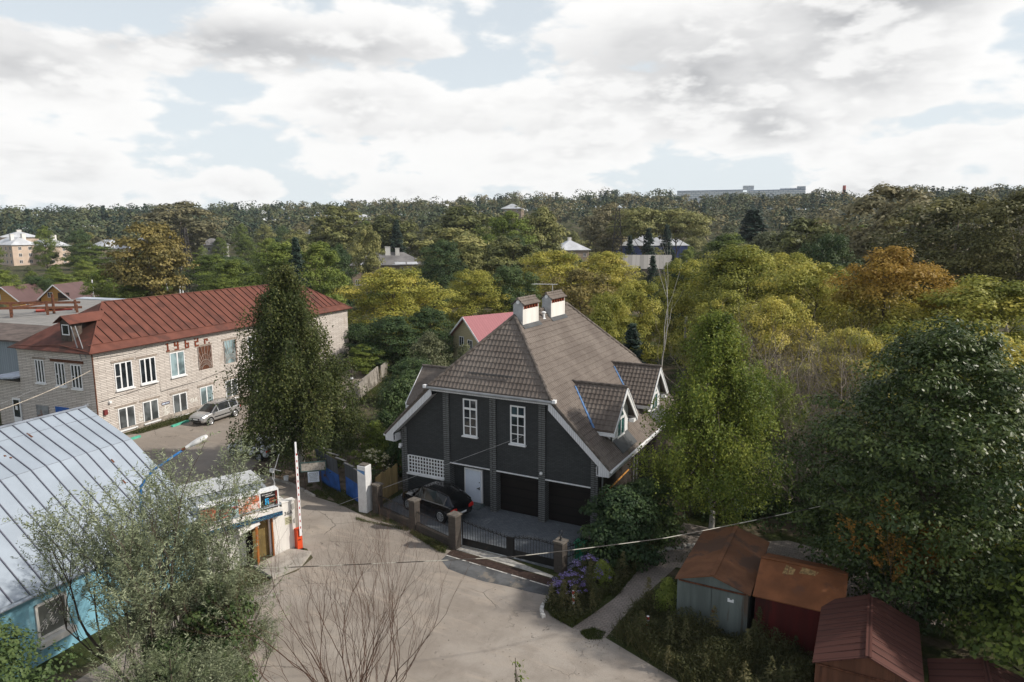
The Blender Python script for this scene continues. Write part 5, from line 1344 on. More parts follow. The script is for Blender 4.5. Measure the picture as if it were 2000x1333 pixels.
mb = MB(); mb.box((-49.4, 60.9, 1.0), (-48.8, 61.0, 1.55)); o = mb.build('sheet_metal', M['white']); tag(o, 'scrap of white metal sheet leaning where the concrete fences meet', 'metal sheet')
# wooden fence strip by the house, pole, cables
YW = thing('wooden_fence', 'short fence of yellowed boards at the corner of the dark house', 'fence', (-25.35, 30.2, 0))
for k in range(9):
    y = .1 + k * .27; mb = MB(); mb.box((-.02 - .03 * k, y, .02), (.02 - .03 * k, y + .22, 1.75 + .05 * (k % 3))); mb.build('board', mat('yellowed board', (.26, .19, .085), .85, var=.3, scale=3, streak=True) if k == 0 else bpy.data.materials['yellowed board'], YW)
UP = thing('utility_pole', 'bare grey wooden utility pole rising behind the green birch', 'utility pole', (-14.6, 59.5, 0))
mb = MB(); mb.tube([(0, 0, -.3), (.05, 0, 8.6)], [.16, .11], 8); mb.build('post', mat('silvered wood', (.23, .21, .19), .9, var=.25, scale=3, streak=True), UP)
mb = MB(); mb.tube([(.05, 0, 6.4), (.5, -.5, 6.6), (1.0, -1.0, 6.55)], .03, 6); mb.lathe([(.06, -.05), (.14, 0), (.10, .08)], (1.1, -1.1, 6.5), 10); mb.build('lamp_arm', M['white'], UP)
def cable(label, ps, r, m, sag=0.0, name='cable', n=28):
    ps = [Vector(p) for p in ps]; q = []
    for a, b in zip(ps[:-1], ps[1:]):
        for k in range(n): f = k / n; p = a.lerp(b, f); p.z -= sag * 4 * f * (1 - f); q.append(p)
    q.append(ps[-1]); mb = MB(); mb.tube(q, r, 5); o = mb.build(name, m); tag(o, label, 'cable'); return o
M['rope'] = mat('twisted black and pale cable', (.10, .09, .08), .7, var=.2)
m_, t, bs = pbr('twisted cable'); c = t.add('ShaderNodeTexCoord').outputs['Object']
s = t.add('ShaderNodeSeparateXYZ', ins={0: c}); q = t.math('SINE', t.math('MULTIPLY', t.math('ADD', s.outputs[0], s.outputs[1]), 2.6))
t.put(bs.inputs['Base Color'], t.mix(t.ramp(q, -.1, .35), (.05, .045, .04), (.45, .43, .37))); bs.inputs['Roughness'].default_value = .6; M['twist'] = m_

cable('twisted cable of dark and pale strands slung across the street', [(-25.4, 16.0, 5.75), (-17.54, 14.76, 5.02), (-10.42, 19.44, 5.0), (-6.15, 23.26, 5.02), (-1.46, 28.85, 5.05), (6, 37.5, 5.4)], .016, M['twist'], .02)
cable('thin pale wire falling from the dark house wall to the fence', [(-16.9, 32.72, 4.75), (-27.5, 28.9, .02)], .010, mat('pale wire', (.42, .42, .42), .6))
cable('pale rope strung from the brick building corner to the hall ridge', [(-53.1, 30.45, 5.6), (-35.2, 12.0, 7.55)], .022, mat('pale rope', (.52, .46, .38), .8), .35)
cable('thin wire running beside the pale rope below the brick building', [(-55.6, 30.2, 5.2), (-35.4, 11.0, 7.5)], .010, M['metal_grey'], .3)
cable('dark cable looping over the lower street towards the shrubs', [(-25.4, 16.0, 5.2), (-16.0, 9.0, 4.2), (-4, 7, 4.2)], .012, M['black'], .25)
# ------------------------------------------------------------------ cars
def car(label, loc, rz, st, paint, wheels, wr=.33, plate_rear=False, group=None, glass=None, tl=None, rails=False, cladding=None, tilt=0):
    """Body lofted from cross-sections st = (x, bottom, belt, top, half width, roof half width); +x is forward."""
    t = thing('parked_car', label, 'car', loc, rz, group)
    body, gl = MB(), MB()
    rings = []
    for x, zb, be, tp, hw, rw in st:
        half = [(0, zb), (hw * .86, zb), (hw * .97, zb + .10), (hw, zb + (be - zb) * .55), (hw * .985, be - .05), (hw * .95, be), (rw, tp - .05), (rw * .82, tp - .005), (0, tp + .015)]
        ring = [(x, y, z) for y, z in half] + [(x, -y, z) for y, z in half[::-1][1:-1]]
        rings.append(ring)
    n = len(rings[0]); cab = [i for i, s in enumerate(st) if s[3] - s[2] > .3]
    c0, c1 = cab[0], cab[-1]
    for i in range(len(rings) - 1):
        for j in range(n):
            q = [rings[i][j], rings[i][(j + 1) % n], rings[i + 1][(j + 1) % n], rings[i + 1][j]]
            side = j in (5, n - 6); top = j in (6, 7, n - 8, n - 7)
            isg = (side and c0 <= i < c1) or (top and (i == c0 - 1 or i == c1)) or (side and i in (c1,))
            (gl if isg else body).face(q)
    body.face(rings[0][::-1]); body.face(rings[-1])
    for i in (c0, c1):      # pillars
        for s in (1, -1):
            j = 5 if s > 0 else n - 5; k = 6 if s > 0 else n - 6
            body.bar(rings[i][j], rings[i][k], .07, .05)
    for s in (1, -1):
        a, b = Vector(rings[c1 + 1][5 if s > 0 else n - 5]), Vector(rings[c1][6 if s > 0 else n - 6]); body.bar(a, b, .08, .05)
        a, b = Vector(rings[c0 - 1][5 if s > 0 else n - 5]), Vector(rings[c0][6 if s > 0 else n - 6]); body.bar(a, b, .10, .06)
        m_ = (c0 + c1) // 2
        if m_ not in (c0, c1): body.bar(Vector(rings[m_][5 if s > 0 else n - 5]), Vector(rings[m_][6 if s > 0 else n - 6]), .07, .04)
    bo = body.build('body', paint, t)
    for p in bo.data.polygons: p.use_smooth = True
    bo.data.set_sharp_from_angle(angle=R(38))
    gl.build('window', glass or M['car_glass'], t)
    hwm = max(s[4] for s in st)
    for x in wheels:
        for s in (1, -1):
            ar = MB(); ar.tube([(x, s * (hwm - .10), wr), (x, s * (hwm + .004), wr)], wr + .07, 22); ar.build('wheel_arch', M['arch'], t)
            ty = MB(); ty.tube([(x, s * (hwm - .19), wr), (x, s * (hwm - .17), wr), (x, s * (hwm - .01), wr), (x, s * (hwm + .015), wr)], [wr - .03, wr, wr, wr - .04], 22)
            wo = ty.build('wheel', M['tyre'], t)
            rm = MB(); yy = s * (hwm + .018)
            rm.tube([(x, yy - s * .02, wr), (x, yy, wr)], wr * .22, 12)
            for k in range(10):
                a = k * 2 * math.pi / 10; rm.bar((x + math.cos(a) * wr * .15, yy, wr + math.sin(a) * wr * .15), (x + math.cos(a) * wr * .70, yy, wr + math.sin(a) * wr * .70), .045, .03, up=(0, s, 0))
            ps = [(x + math.cos(a) * wr * .70, yy, wr + math.sin(a) * wr * .70) for a in np.linspace(0, 2 * np.pi, 23)]; rm.tube(ps, .022, 5)
            rm.build('rim', M['alloy'], wo)
    f, r = st[-1], st[0]
    f2, r2 = st[-2], st[1]
    lg = lambda nm, s, x0, x1, z0, z1, y0, y1, m: None
    for s in (1, -1):
        h = MB(); a, b = sorted((s * f2[4] * .55, s * (f2[4] * .93))); h.prism([(f[0] - .30, a, f[2] - .06), (f[0] + .02, a, f[2] - .08), (f[0] - .05, b, f[2] - .05), (f[0] - .42, b, f[2] + .06)], (0, 0, .11)); h.build('headlight', M['lamp_glass'], t)
        h = MB(); a, b = sorted((s * r[4] * .62, s * (r2[4] * .99))); h.prism([(r[0] - .02, a, r2[2] - .12), (r[0] - .02, b, r2[2] - .12), (r2[0] + .32, s * (r2[4] + .008), r2[2] - .02), (r2[0] + .02, a, r2[2] - .02)], (0, 0, -.14)); h.build('tail_light', M['tail'], t)
        h = MB(); mx = st[c1 + 1][0] - .25; h.prism([(mx, s * hwm, f2[2] + .10), (mx + .12, s * hwm, f2[2] + .12), (mx + .08, s * (hwm + .20), f2[2] + .14), (mx - .06, s * (hwm + .20), f2[2] + .12)], (0, 0, .13)); h.build('mirror', paint, t)
        if cladding:
            h = MB(); a, b = sorted((s * (hwm - .02), s * (hwm + .012))); h.box((wheels[0] + wr + .12, a, .52), (wheels[1] - wr - .12, b, .60)); h.build('side_strip', cladding, t)
        if rails:
            h = MB(); h.tube([(st[c0][0], s * st[c0][5] * .93, st[c0][3] + .0), (st[c0 + 1][0], s * st[c0 + 1][5] * .95, st[c0 + 1][3] + .05), (st[c1][0], s * st[c1][5] * .95, st[c1][3] + .04), (st[c1][0] + .2, s * st[c1][5] * .93, st[c1][3] - .06)], .02, 5); h.build('roof_rail', M['arch'], t)
    h = MB(); h.box((f[0] - .10, -f[4] * .60, f[1] + .30), (f[0] + .015, f[4] * .60, f[2] - .10)); h.box((f[0] - .2, -f[4] * .85, f[1] + .02), (f[0] + .02, f[4] * .85, f[1] + .14)); h.build('grille', M['arch'], t)
    pl = MB(); pl.box((f[0] + .016, -.26, f[1] + .19), (f[0] + .03, .26, f[1] + .28)); pl.build('number_plate', M['white_paint'], t)
    pl = MB(); pl.box((r[0] - .03, -.26, r[2] - .20), (r[0] - .008, .26, r[2] - .09)); po = pl.build('number_plate', M['white_paint'], t)
    h = MB(); h.box((r[0] - .035, -r[4] * .8, r[1] + .02), (r[0] + .1, r[4] * .8, r[1] + .16)); h.build('bumper', M['arch'], t)
    return t
def paint(name, col, rough=.25, metal=.3, coat=.6):
    m, t, bs = pbr(name); c = t.add('ShaderNodeTexCoord').outputs['Object']
    k = t.mix(t.ramp(t.noise(c, 1.4, 5, .6), .4, .7), col, tuple(min(1, x * .82 + .01) for x in col))
    t.put(bs.inputs['Base Color'], k); bs.inputs['Roughness'].default_value = rough; bs.inputs['Metallic'].default_value = metal
    bs.inputs['Coat Weight'].default_value = coat; bs.inputs['Coat Roughness'].default_value = .08
    return m
M['car_glass'] = glass_mat('car glass', (.006, .007, .008), .12)
M['tyre'] = mat('tyre rubber', (.018, .018, .018), .9, var=.2)
M['alloy'] = mat('alloy rim', (.55, .56, .57), .35, .7, var=.1)
M['arch'] = mat('black plastic trim', (.010, .010, .011), .7, var=.2)
M['lamp_glass'] = mat('headlamp glass', (.55, .57, .60), .12, .2, var=.1)
M['tail'] = mat('red lamp glass', (.48, .018, .014), .15, var=.15, spec=.6)
suv = [(-2.22, .38, .72, .78, .72, .62), (-2.15, .34, .98, 1.05, .85, .70), (-2.02, .32, 1.05, 1.13, .895, .72), (-1.62, .30, 1.06, 1.52, .91, .60), (-.85, .29, 1.03, 1.655, .91, .64), (.0, .28, 1.0, 1.66, .91, .65), (.45, .28, .98, 1.58, .905, .64), (1.12, .28, .96, 1.03, .89, .76), (1.65, .29, .90, .98, .87, .74), (2.02, .32, .80, .87, .82, .68), (2.20, .38, .66, .72, .70, .58)]
car('black five door off-road car parked nose-in behind the stone fence', (-21.72, 31.20, .012), math.atan2(.6, -2.6), suv, paint('black car paint', (.003, .003, .004), .16, .0, .5), (-1.36, 1.36), .35, rails=True)
wag = [(-2.15, .34, .70, .78, .70, .6), (-2.08, .30, .98, 1.05, .80, .66), (-1.98, .28, 1.02, 1.16, .845, .68), (-1.80, .27, 1.02, 1.50, .86, .60), (-.9, .26, 1.0, 1.60, .865, .62), (.0, .25, .98, 1.60, .865, .63), (.42, .25, .97, 1.52, .86, .62), (1.18, .25, .95, 1.0, .85, .70), (1.65, .26, .88, .94, .83, .68), (2.02, .28, .76, .82, .78, .62), (2.15, .34, .62, .68, .66, .54)]
car('silver estate car parked along the brick building beside the weeping birch', (-49.95, 38.85, .012), R(-90) + .106, wag, paint('silver car paint', (.52, .525, .53), .3, .6, .5), (-1.42, 1.36), .31, rails=True, cladding=M['arch'])
hat = [(-2.0, .34, .66, .74, .68, .58), (-1.92, .30, .90, .98, .78, .64), (-1.75, .27, .96, 1.10, .83, .66), (-1.35, .26, .97, 1.40, .85, .58), (-.6, .25, .95, 1.48, .855, .61), (.1, .24, .93, 1.47, .855, .62), (.4, .24, .92, 1.41, .85, .61), (1.15, .24, .88, .94, .84, .70), (1.6, .25, .80, .87, .82, .66), (1.92, .28, .70, .76, .76, .60), (2.08, .34, .56, .62, .62, .50)]
car('white hatchback parked under the hanging branches of the weeping birch', (-39.25, 33.62, .012), math.pi + .03, hat, paint('white car paint', (.74, .75, .77), .3, .0, .6), (-1.28, 1.28), .31)
car('dark blue car parked by the white annex door beyond the hall roof', (-58.6, 27.4, .012), R(118), hat, paint('dark blue car paint', (.012, .02, .06), .2, .2, .8), (-1.28, 1.28), .31)
# ------------------------------------------------------------------ houses beyond the trees
def bearing(p): return .4904 - math.atan((p - 1000) / 1356)
def B(p, r): a = bearing(p); return (-r * math.sin(a), r * math.cos(a))
def gz_(x, y): return float(height(x, y))
def simple_house(name, label, cat, x, y, rz, w, d, eave, ridge, wall_m, roof_m, hip=0.0, ov=.4, wins=(), wmat=None, chim=(), z=None, group=None, frame=None, dormers=0):
    """Gabled (hip=0) or hipped house: local x across the gable, y along the ridge, front gable at y=0."""
    z = gz_(x, y) if z is None else z
    h = thing(name, label, cat, (x, y, z), rz, group)
    W = w / 2
    mb = MB()
    if hip: mb.box((-W, 0, -1), (W, d, eave))
    else: mb.prism([(-W, 0, -1), (W, 0, -1), (W, 0, eave), (0, 0, ridge - .05), (-W, 0, eave)], (0, d, 0))
    mb.build('wall', wall_m, h)
    mb = MB(); sl = (ridge - eave) / W
    if hip:
        A, B, C_, D = (-W - ov, -ov, eave), (W + ov, -ov, eave), (W + ov, d + ov, eave), (-W - ov, d + ov, eave); E_, F_ = (0, hip, ridge), (0, d - hip, ridge)
        for q in ((A, B, E_), (B, C_, F_, E_), (C_, D, F_), (D, A, E_, F_)): mb.face(q)
        mb.face([D, C_, B, A][::1])
        for p, q in ((A, B), (B, C_), (C_, D), (D, A)): mb.face([(p[0], p[1], p[2] - .18), (q[0], q[1], q[2] - .18), q, p])
    else:
        for s in (-1, 1):
            q = [(0, -ov, ridge), (s * (W + ov), -ov, eave - sl * ov), (s * (W + ov), d + ov, eave - sl * ov), (0, d + ov, ridge)]
            mb.prism(q if s > 0 else q[::-1], (0, 0, .12))
    ro = mb.build('roof', roof_m, h)
    if not hip:
        mb = MB()
        for s in (-1, 1): mb.bar((0, -ov - .02, ridge + .02), (s * (W + ov), -ov - .02, eave - sl * ov + .02), .04, .2)
        mb.build('bargeboard', frame or M['white'], ro)
    for cx_, cy_, cw, ch in chim:
        mb = MB(); mb.box((cx_ - cw / 2, cy_ - cw / 2, eave), (cx_ + cw / 2, cy_ + cw / 2, ch)); mb.box((cx_ - cw / 2 - .08, cy_ - cw / 2 - .08, ch), (cx_ + cw / 2 + .08, cy_ + cw / 2 + .08, ch + .15)); mb.build('chimney', M['render_white'], ro)
    for face, u, zz, ww, hh in wins:
        f = MB(); e = .05
        def bx(mb, a, b, c, d_, o0, o1):
            if face == 'f': mb.box((a, -o1, c), (b, -o0, d_))
            elif face == 'r': mb.box((W + o0, a, c), (W + o1, b, d_))
            elif face == 'l': mb.box((-W - o1, a, c), (-W - o0, b, d_))
        t = max(.07, ww * .07); bx(f, u - ww / 2, u - ww / 2 + t, zz, zz + hh, .004, .06); bx(f, u + ww / 2 - t, u + ww / 2, zz, zz + hh, .004, .06); bx(f, u - ww / 2 + t, u + ww / 2 - t, zz, zz + t, .004, .06); bx(f, u - ww / 2 + t, u + ww / 2 - t, zz + hh - t, zz + hh, .004, .06); bx(f, u - t / 2, u + t / 2, zz + t, zz + hh - t, .004, .055)
        wo = f.build('window', frame or M['white'], h)
        f = MB(); bx(f, u - ww / 2 + t, u + ww / 2 - t, zz + t, zz + hh - t, .006, .03); f.build('pane', wmat or M['glass'], wo)
    return h, ro
M['pink_roof'] = plank_mat('faded pink metal roof', (.40, .17, .185), (.30, .12, .13), .35, 0, .06, .5)
M['cream_wall'] = plank_mat('cream cladding', (.46, .41, .26), (.30, .26, .17), .2, 1, .05, .7)
M['log'] = plank_mat('varnished timber wall', (.55, .30, .085), (.28, .14, .04), .2, 1, .12, .55)
M['brown_metal'] = mat('brown purple metal roof', (.145, .088, .085), .55, .1, var=.12, scale=.5)
M['apart'] = mat('pale pinkish plaster', (.58, .46, .37), .9, var=.15, scale=.3)
M['apart_grey'] = mat('grey plaster', (.36, .35, .33), .9, var=.2, scale=.3)
M['white_roof'] = mat('pale zinc roof', (.58, .60, .63), .5, .2, var=.2, scale=.2)
M['grey_roof'] = mat('grey slate roof', (.175, .17, .17), .85, var=.3, scale=.3, tint=(.40, .42, .46), tamt=.0, tscale=.12)
M['brown_wall'] = mat('brownish plaster', (.30, .235, .185), .9, var=.25, scale=.3)
h, ro = simple_house('house', 'small cream house with a faded pink metal roof behind the dark house', 'house', *B(909, 79), -R(24), 5.6, 9, 4.0, 6.25, M['cream_wall'], M['pink_roof'], 0, .5, [('f', -1.0, 2.75, .95, 1.15), ('f', .75, 2.55, .95, 1.15), ('f', -1.0, .6, .95, 1.15), ('r', 2.5, 2.4, 1, 1.1)], z=0)
for k, (x, y, lab) in enumerate(((*B(97, 171), 'timber cabin with an upstairs balcony and brown metal roof at the garden edge'), (*B(-6, 171), 'timber cabin with a brown metal roof cut by the frame edge'))):
    h, ro = simple_house('cabin', lab, 'cabin', x, y, R(28), 6.2, 8.6, 2.9, 5.6, M['log'], M['brown_metal'], 0, .6, [('f', -1.1, 3.0, 1.0, 1.1), ('r', 2.2, 1.6, 1.0, .7), ('r', 5.2, .9, 1.2, 1.2)], z=0, group='timber cabins at the garden edge')
    if k == 0:
        mb = MB(); mb.box((.4, -1.1, 1.95), (3.1, -.02, 2.15)); mb.box((.4, -1.1, 2.15), (.48, -1.05, 2.9)); mb.box((3.02, -1.1, 0), (3.1, -1.02, 2.9)); mb.box((.4, -1.12, 2.75), (3.1, -1.06, 2.85))
        for q in range(12): mb.box((.5 + q * .21, -1.1, 2.15), (.54 + q * .21, -1.06, 2.75))
        mb.build('balcony', mat('brown balcony boards', (.22, .15, .10), .8), h)
        mb = MB(); mb.box((.5, -.03, 2.15), (2.9, -.004, 4.0)); mb.build('balcony_door', mat('dark loggia', (.05, .035, .028), .8), h)
        mb = MB(); mb.tube([(3.9, 6.5, 0), (3.9, 6.5, 6.2)], .14, 8); mb.build('flue', M['white'], h)
def rows(n, u0, u1, zs, ww=1.2, hh=1.5, face='f'): return [(face, u0 + (u1 - u0) * k / max(1, n - 1), z, ww, hh) for z in zs for k in range(n)]
dk_win = glass_mat('far window', (.07, .06, .055), .2)
simple_house('apartment_house', 'pale three-storey apartment house nearest the frame edge with a zinc hipped roof', 'apartment house', *B(47, 398), R(92), 11, 17, 9.6, 13.0, M['apart'], M['white_roof'], 4, .7, rows(2, -2.2, 2.2, (.9, 4.0, 7.1), 1.5, 1.6) + rows(5, 1.6, 15, (.9, 4.0, 7.1), 1.2, 1.6, 'l'), dk_win, [(2, 4, 1.6, 14.6), (-2, 6, 1.4, 14.4)])
simple_house('apartment_house', 'three-storey apartment house with a grey wing half hidden by a tall tree', 'apartment house', *B(112, 395), R(88), 11, 18, 8.8, 12.2, M['apart'], M['white_roof'], 4, .7, rows(2, -2.6, 2.6, (.8, 3.6, 6.4), 1.3, 1.5) + rows(6, 1.5, 16.5, (.8, 3.6, 6.4), 1.1, 1.5, 'l'), dk_win, [(1, 5, 1.8, 13.9)])
simple_house('apartment_house', 'apartment house showing only its zinc roof above the row behind', 'apartment house', *B(42, 450), R(70), 16, 14, 10.5, 13.5, M['apart'], M['white_roof'], 4, .7, (), dk_win, [(0, 5, 2, 14.2)])
h, ro = simple_house('house', 'long two-storey house with two white chimneys on a grey slate roof', 'house', *B(687, 209), R(-52), 12, 21, 7.0, 10.4, M['brown_wall'], M['grey_roof'], 6, .6, rows(8, 1.6, 19.4, (4.6,), 1.2, 1.6, 'r') + rows(8, 1.6, 19.4, (1.2,), 1.2, 1.6, 'r'), None, [(.9, 10.4, 1.5, 11.9), (1.2, 13.2, 1.2, 11.5)])
mb = MB()
for a, b in ((2.6, 4.0), (12.4, 15.4), (15.8, 19.0)): mb.face([(6.5, a, 7.03), (6.5, b, 7.03), (5.3, b, 7.64), (5.3, a, 7.64)])
for v in mb.v: pass
mb.v = [(x + .03, y, z + .06) for x, y, z in mb.v]; mb.build('roof_patch', M['white_roof'], ro)
simple_house('house', 'house with a pale hipped zinc roof between olive poplars', 'house', *B(1122, 300), R(42), 14, 12, 9.0, 13.2, M['brown_wall'], M['white_roof'], 5, .7, rows(3, -5, 5, (6.0, 2.4), 1.3, 1.6), dk_win, [(0, 6, 1.4, 14.2)])
h, ro = simple_house('house', 'house hung with blue sheeting under a pale roof behind dark spruces', 'house', *B(1206, 268), R(-73), 12, 26, 11.8, 15.6, mat('blue sheeting', (.17, .22, .55), .7, var=.35, scale=.25, tint=(.32, .25, .2), tamt=.3, tscale=.12), M['white_roof'], 6, .8, (), dk_win, [(0, 20, 1.4, 18.6)])
simple_house('shed', 'long low shed with a streaked grey corrugated roof beyond the yellow maples', 'shed', *B(1222, 204), R(-73), 11, 13, 6.2, 9.6, M['brown_wall'], plank_mat('streaked grey roofing', (.36, .345, .325), (.24, .23, .215), 1.1, 0, .35, .9), 0, .5, (), None)
simple_house('house', 'pale roofed house glimpsed left of the yellow maples', 'house', *B(1170, 235), R(-50), 10, 12, 5.6, 8.6, M['brown_wall'], M['white_roof'], 3, .6, (), None)
for i, (x, y, rz, w_, d_, e, r_, lab) in enumerate((
        (*B(228, 330), 80, 12, 16, 9, 12.5, 'pale roofed block showing left of the rust coloured maple'), (*B(322, 330), 70, 12, 18, 12, 16, 'zinc roofed block showing right above the rust coloured maple'),
        (*B(408, 350), 40, 12, 14, 9, 12, 'pale roofed house far behind the lattice pylon'), (*B(596, 440), 40, 12, 18, 9, 12.5, 'far pale roof under the dark treeline'),
        (*B(705, 520), 20, 14, 16, 11, 15, 'white gabled roof high in the far wood'), (*B(782, 300), 50, 10, 14, 8, 11.5, 'light roof half hidden behind the dark spruce and olive trees'),
        (*B(1530, 340), 10, 14, 16, 10, 14, 'pale roof showing among dark trees on the slope'), (*B(1000, 560), 20, 16, 18, 11, 15, 'small far white roof beneath the skyline'),
        (*B(700, 262), 50, 10, 12, 8, 11.5, 'dull grey roof behind the light green maple'))):
    simple_house('house', lab, 'house', x, y, R(rz), w_, d_, e, r_, (M['apart'], M['brown_wall'], M['apart_grey'])[i % 3], (M['white_roof'], M['white_roof'], M['grey_roof'])[i % 3], 4, .6, rows(3, -w_ * .3, w_ * .3, (e - 2.6,), 1.3, 1.6), dk_win, group='roofs scattered in the far wood')
# skyline blocks
M['slab'] = brick_mat('pale panel block', (.70, .72, .74), (.62, .64, .67), (.36, .42, .48), 7.0, 3.2, .55, .15, .9, bump=0.0)
def slab(label, px_az, r, w_, h_, extra=()):
    x, y = -r * math.sin(px_az), r * math.cos(px_az); z = gz_(x, y)
    b = thing('tower_block', label, 'building', (x, y, z - 2), px_az)
    mb = MB(); mb.box((-w_ / 2, 0, 0), (w_ / 2, 16, h_)); mb.build('wall', M['slab'], b)
    mb = MB(); mb.box((-w_ / 2 - .3, -.3, h_), (w_ / 2 + .3, 16.3, h_ + 1.1)); mb.build('parapet', mat('blue grey parapet', (.16, .22, .34), .8), b)
    for a, c, hh in extra:
        mb = MB(); mb.box((a, 2, h_ + 1.1), (c, 13, h_ + hh)); mb.build('roof_house', M['slab'], b)
az_of = bearing
slab('long white panel block on the skyline with a square roof house', az_of(1384), 1150, 100, 40, [(50, 66, 7)])
slab('white panel block on the skyline with a stepped roof', az_of(1512), 1150, 84, 41, [(6, 42, 3.0), (30, 42, 5.5)])
slab('low pale block far off behind the skyline trees', az_of(1065), 1200, 60, 32)
CH = thing('factory_chimney', 'thin red and white factory chimney standing on the skyline', 'chimney', (-1150 * math.sin(az_of(1644)), 1150 * math.cos(az_of(1644)), 43), 0)
mb = MB(); mb.tube([(0, 0, 0), (0, 0, 38)], [2.6, 2.0], 10); mb.build('shaft', mat('pale shaft', (.6, .55, .5), .9), CH)
mb = MB(); mb.tube([(0, 0, 26), (0, 0, 38.2)], [2.4, 2.1], 10); mb.build('red_band', mat('red band', (.35, .06, .045), .8), CH)
# lattice masts of the power line
def mast(label, x, y, H, w0):
    z = gz_(x, y); t = thing('power_pylon', label, 'pylon', (x, y, z), .3, 'lattice power pylons'); mb = MB()
    n = 9
    for k in range(n):
        a, b = w0 * (1 - .78 * k / n), w0 * (1 - .78 * (k + 1) / n); za, zb = H * k / n, H * (k + 1) / n
        cs = [(-1, -1), (1, -1), (1, 1), (-1, 1)]
        for i in range(4):
            p, q = cs[i], cs[(i + 1) % 4]
            mb.bar((p[0] * a, p[1] * a, za), (p[0] * b, p[1] * b, zb), .2); mb.bar((p[0] * a, p[1] * a, za), (q[0] * b, q[1] * b, zb), .12); mb.bar((q[0] * a, q[1] * a, za), (p[0] * b, p[1] * b, zb), .12); mb.bar((p[0] * b, p[1] * b, zb), (q[0] * b, q[1] * b, zb), .10)
    mb.build('lattice', M['pylon'], t)
    mb = MB()
    for zz, l in ((.60, 3.6), (.76, 2.8), (.90, 2.0)): mb.bar((-l, 0, H * zz), (l, 0, H * zz), .22)
    mb.build('cross_arm', M['pylon'], t)
M['pylon'] = mat('dark steel lattice', (.055, .05, .048), .8)
mast('lattice power pylon beside the blue sheeted house', *B(1207, 226), 24, 2.3)
mast('lattice power pylon right of the rust coloured maple', *B(361, 200), 17.5, 1.7)
# rusty trestle, drums and the grey fence past the hangar
TR = thing('steel_trestle', 'rusty steel trestle frame standing beyond the hangar roof', 'frame', (*B(55, 106), 0), R(63))
mb = MB()
for x in (-6, -2.6, 1.2, 4.4): mb.box((x - .15, -.15, 0), (x + .15, .15, 6.9)); mb.box((x - .15, 2.8, 0), (x + .15, 3.1, 7.3))
mb.build('post', M['rust'], TR)
mb = MB(); mb.bar((-7, 0, 7.1), (5, 0, 6.5), .2, .3); mb.bar((-7, 3, 7.5), (5, 3, 6.9), .2, .3); mb.bar((-2.6, 0, 6.9), (1.2, 3, 7.0), .2); mb.tube([(1.9, 1, 0), (1.9, 1, 8.3)], .16, 8); mb.build('beam', M['rust'], TR)
for k, (x, c) in enumerate(((74, (.42, .06, .03)), (92, (.5, .16, .05)), (108, (.40, .05, .03)))):
    b = thing('container', ('red steel container behind the trestle', 'orange tank on a frame behind the trestle', 'dark red container at the trestle end')[k], 'container', (*B(x, 111), 4.3), R(63))
    mb = MB(); mb.box((-1.1, -1, 0), (1.1, 1, 1.7)); mb.build('body', mat('container paint %d' % k, c, .7, var=.3, scale=1), b)
    mb = MB(); mb.box((-1.15, -1.05, -4.4), (-.9, 1.05, 0)); mb.box((.9, -1.05, -4.4), (1.15, 1.05, 0)); mb.bar((-1.1, -1.03, .85), (1.1, -1.03, .85), .1, .9); mb.build('frame', M['rust'], b)
GF = thing('metal_fence', 'long grey sheet fence bordering the gardens beyond the brick building', 'fence', (*B(200, 142), 0), 0)
pa, pb = Vector((*B(95, 140), 0)), Vector((*B(285, 146), 0))
for k in range(6):
    a, b = pa.lerp(pb, k / 6), pa.lerp(pb, (k + .985) / 6); mb = MB(); mb.bar(a + Vector((0, 0, 1.35)), b + Vector((0, 0, 1.35)), .06, 2.5); build_w(mb, 'panel', M['grey_sheet'], GF)
for k, (x, y, lab) in enumerate(((*B(344, 160), 'white wooden pole left of a pair behind the red roof'), (*B(349.5, 162), 'white wooden pole right of a pair behind the red roof'))):
    p = thing('utility_pole', lab, 'utility pole', (x, y, 0)); mb = MB(); mb.tube([(0, 0, -.3), (0, 0, 6.5)], [.16, .13], 8); mb.build('post', M['white_paint'], p)
LP = thing('utility_pole', 'white leaning strut pole beside the rust coloured maple', 'utility pole', (*B(327, 141), 0)); mb = MB(); mb.tube([(0, 0, -.3), (-.6, -.6, 8)], [.16, .12], 8); mb.tube([(.9, .5, -.3), (-.25, -.2, 5)], .12, 8); mb.build('post', M['white_paint'], LP)
GB = thing('garden_bench', 'green slatted garden bench in the flower garden', 'bench', (-27.9, 36.6, 0), .2)
gm = mat('bright green paint', (.04, .26, .07), .6)
mb = MB()
for k in range(3): mb.box((-.8, -.2 + k * .15, .43), (.8, -.08 + k * .15, .47))
mb.build('seat', gm, GB); mb = MB()
for k in range(3): mb.box((-.8, .27, .6 + k * .15), (.8, .31, .72 + k * .15))
mb.build('backrest', gm, GB)
for x in (-.7, .7): mb = MB(); mb.box((x - .04, -.2, 0), (x + .04, -.12, .43)); mb.box((x - .04, .24, 0), (x + .04, .31, 1.0)); mb.build('leg', gm, GB)
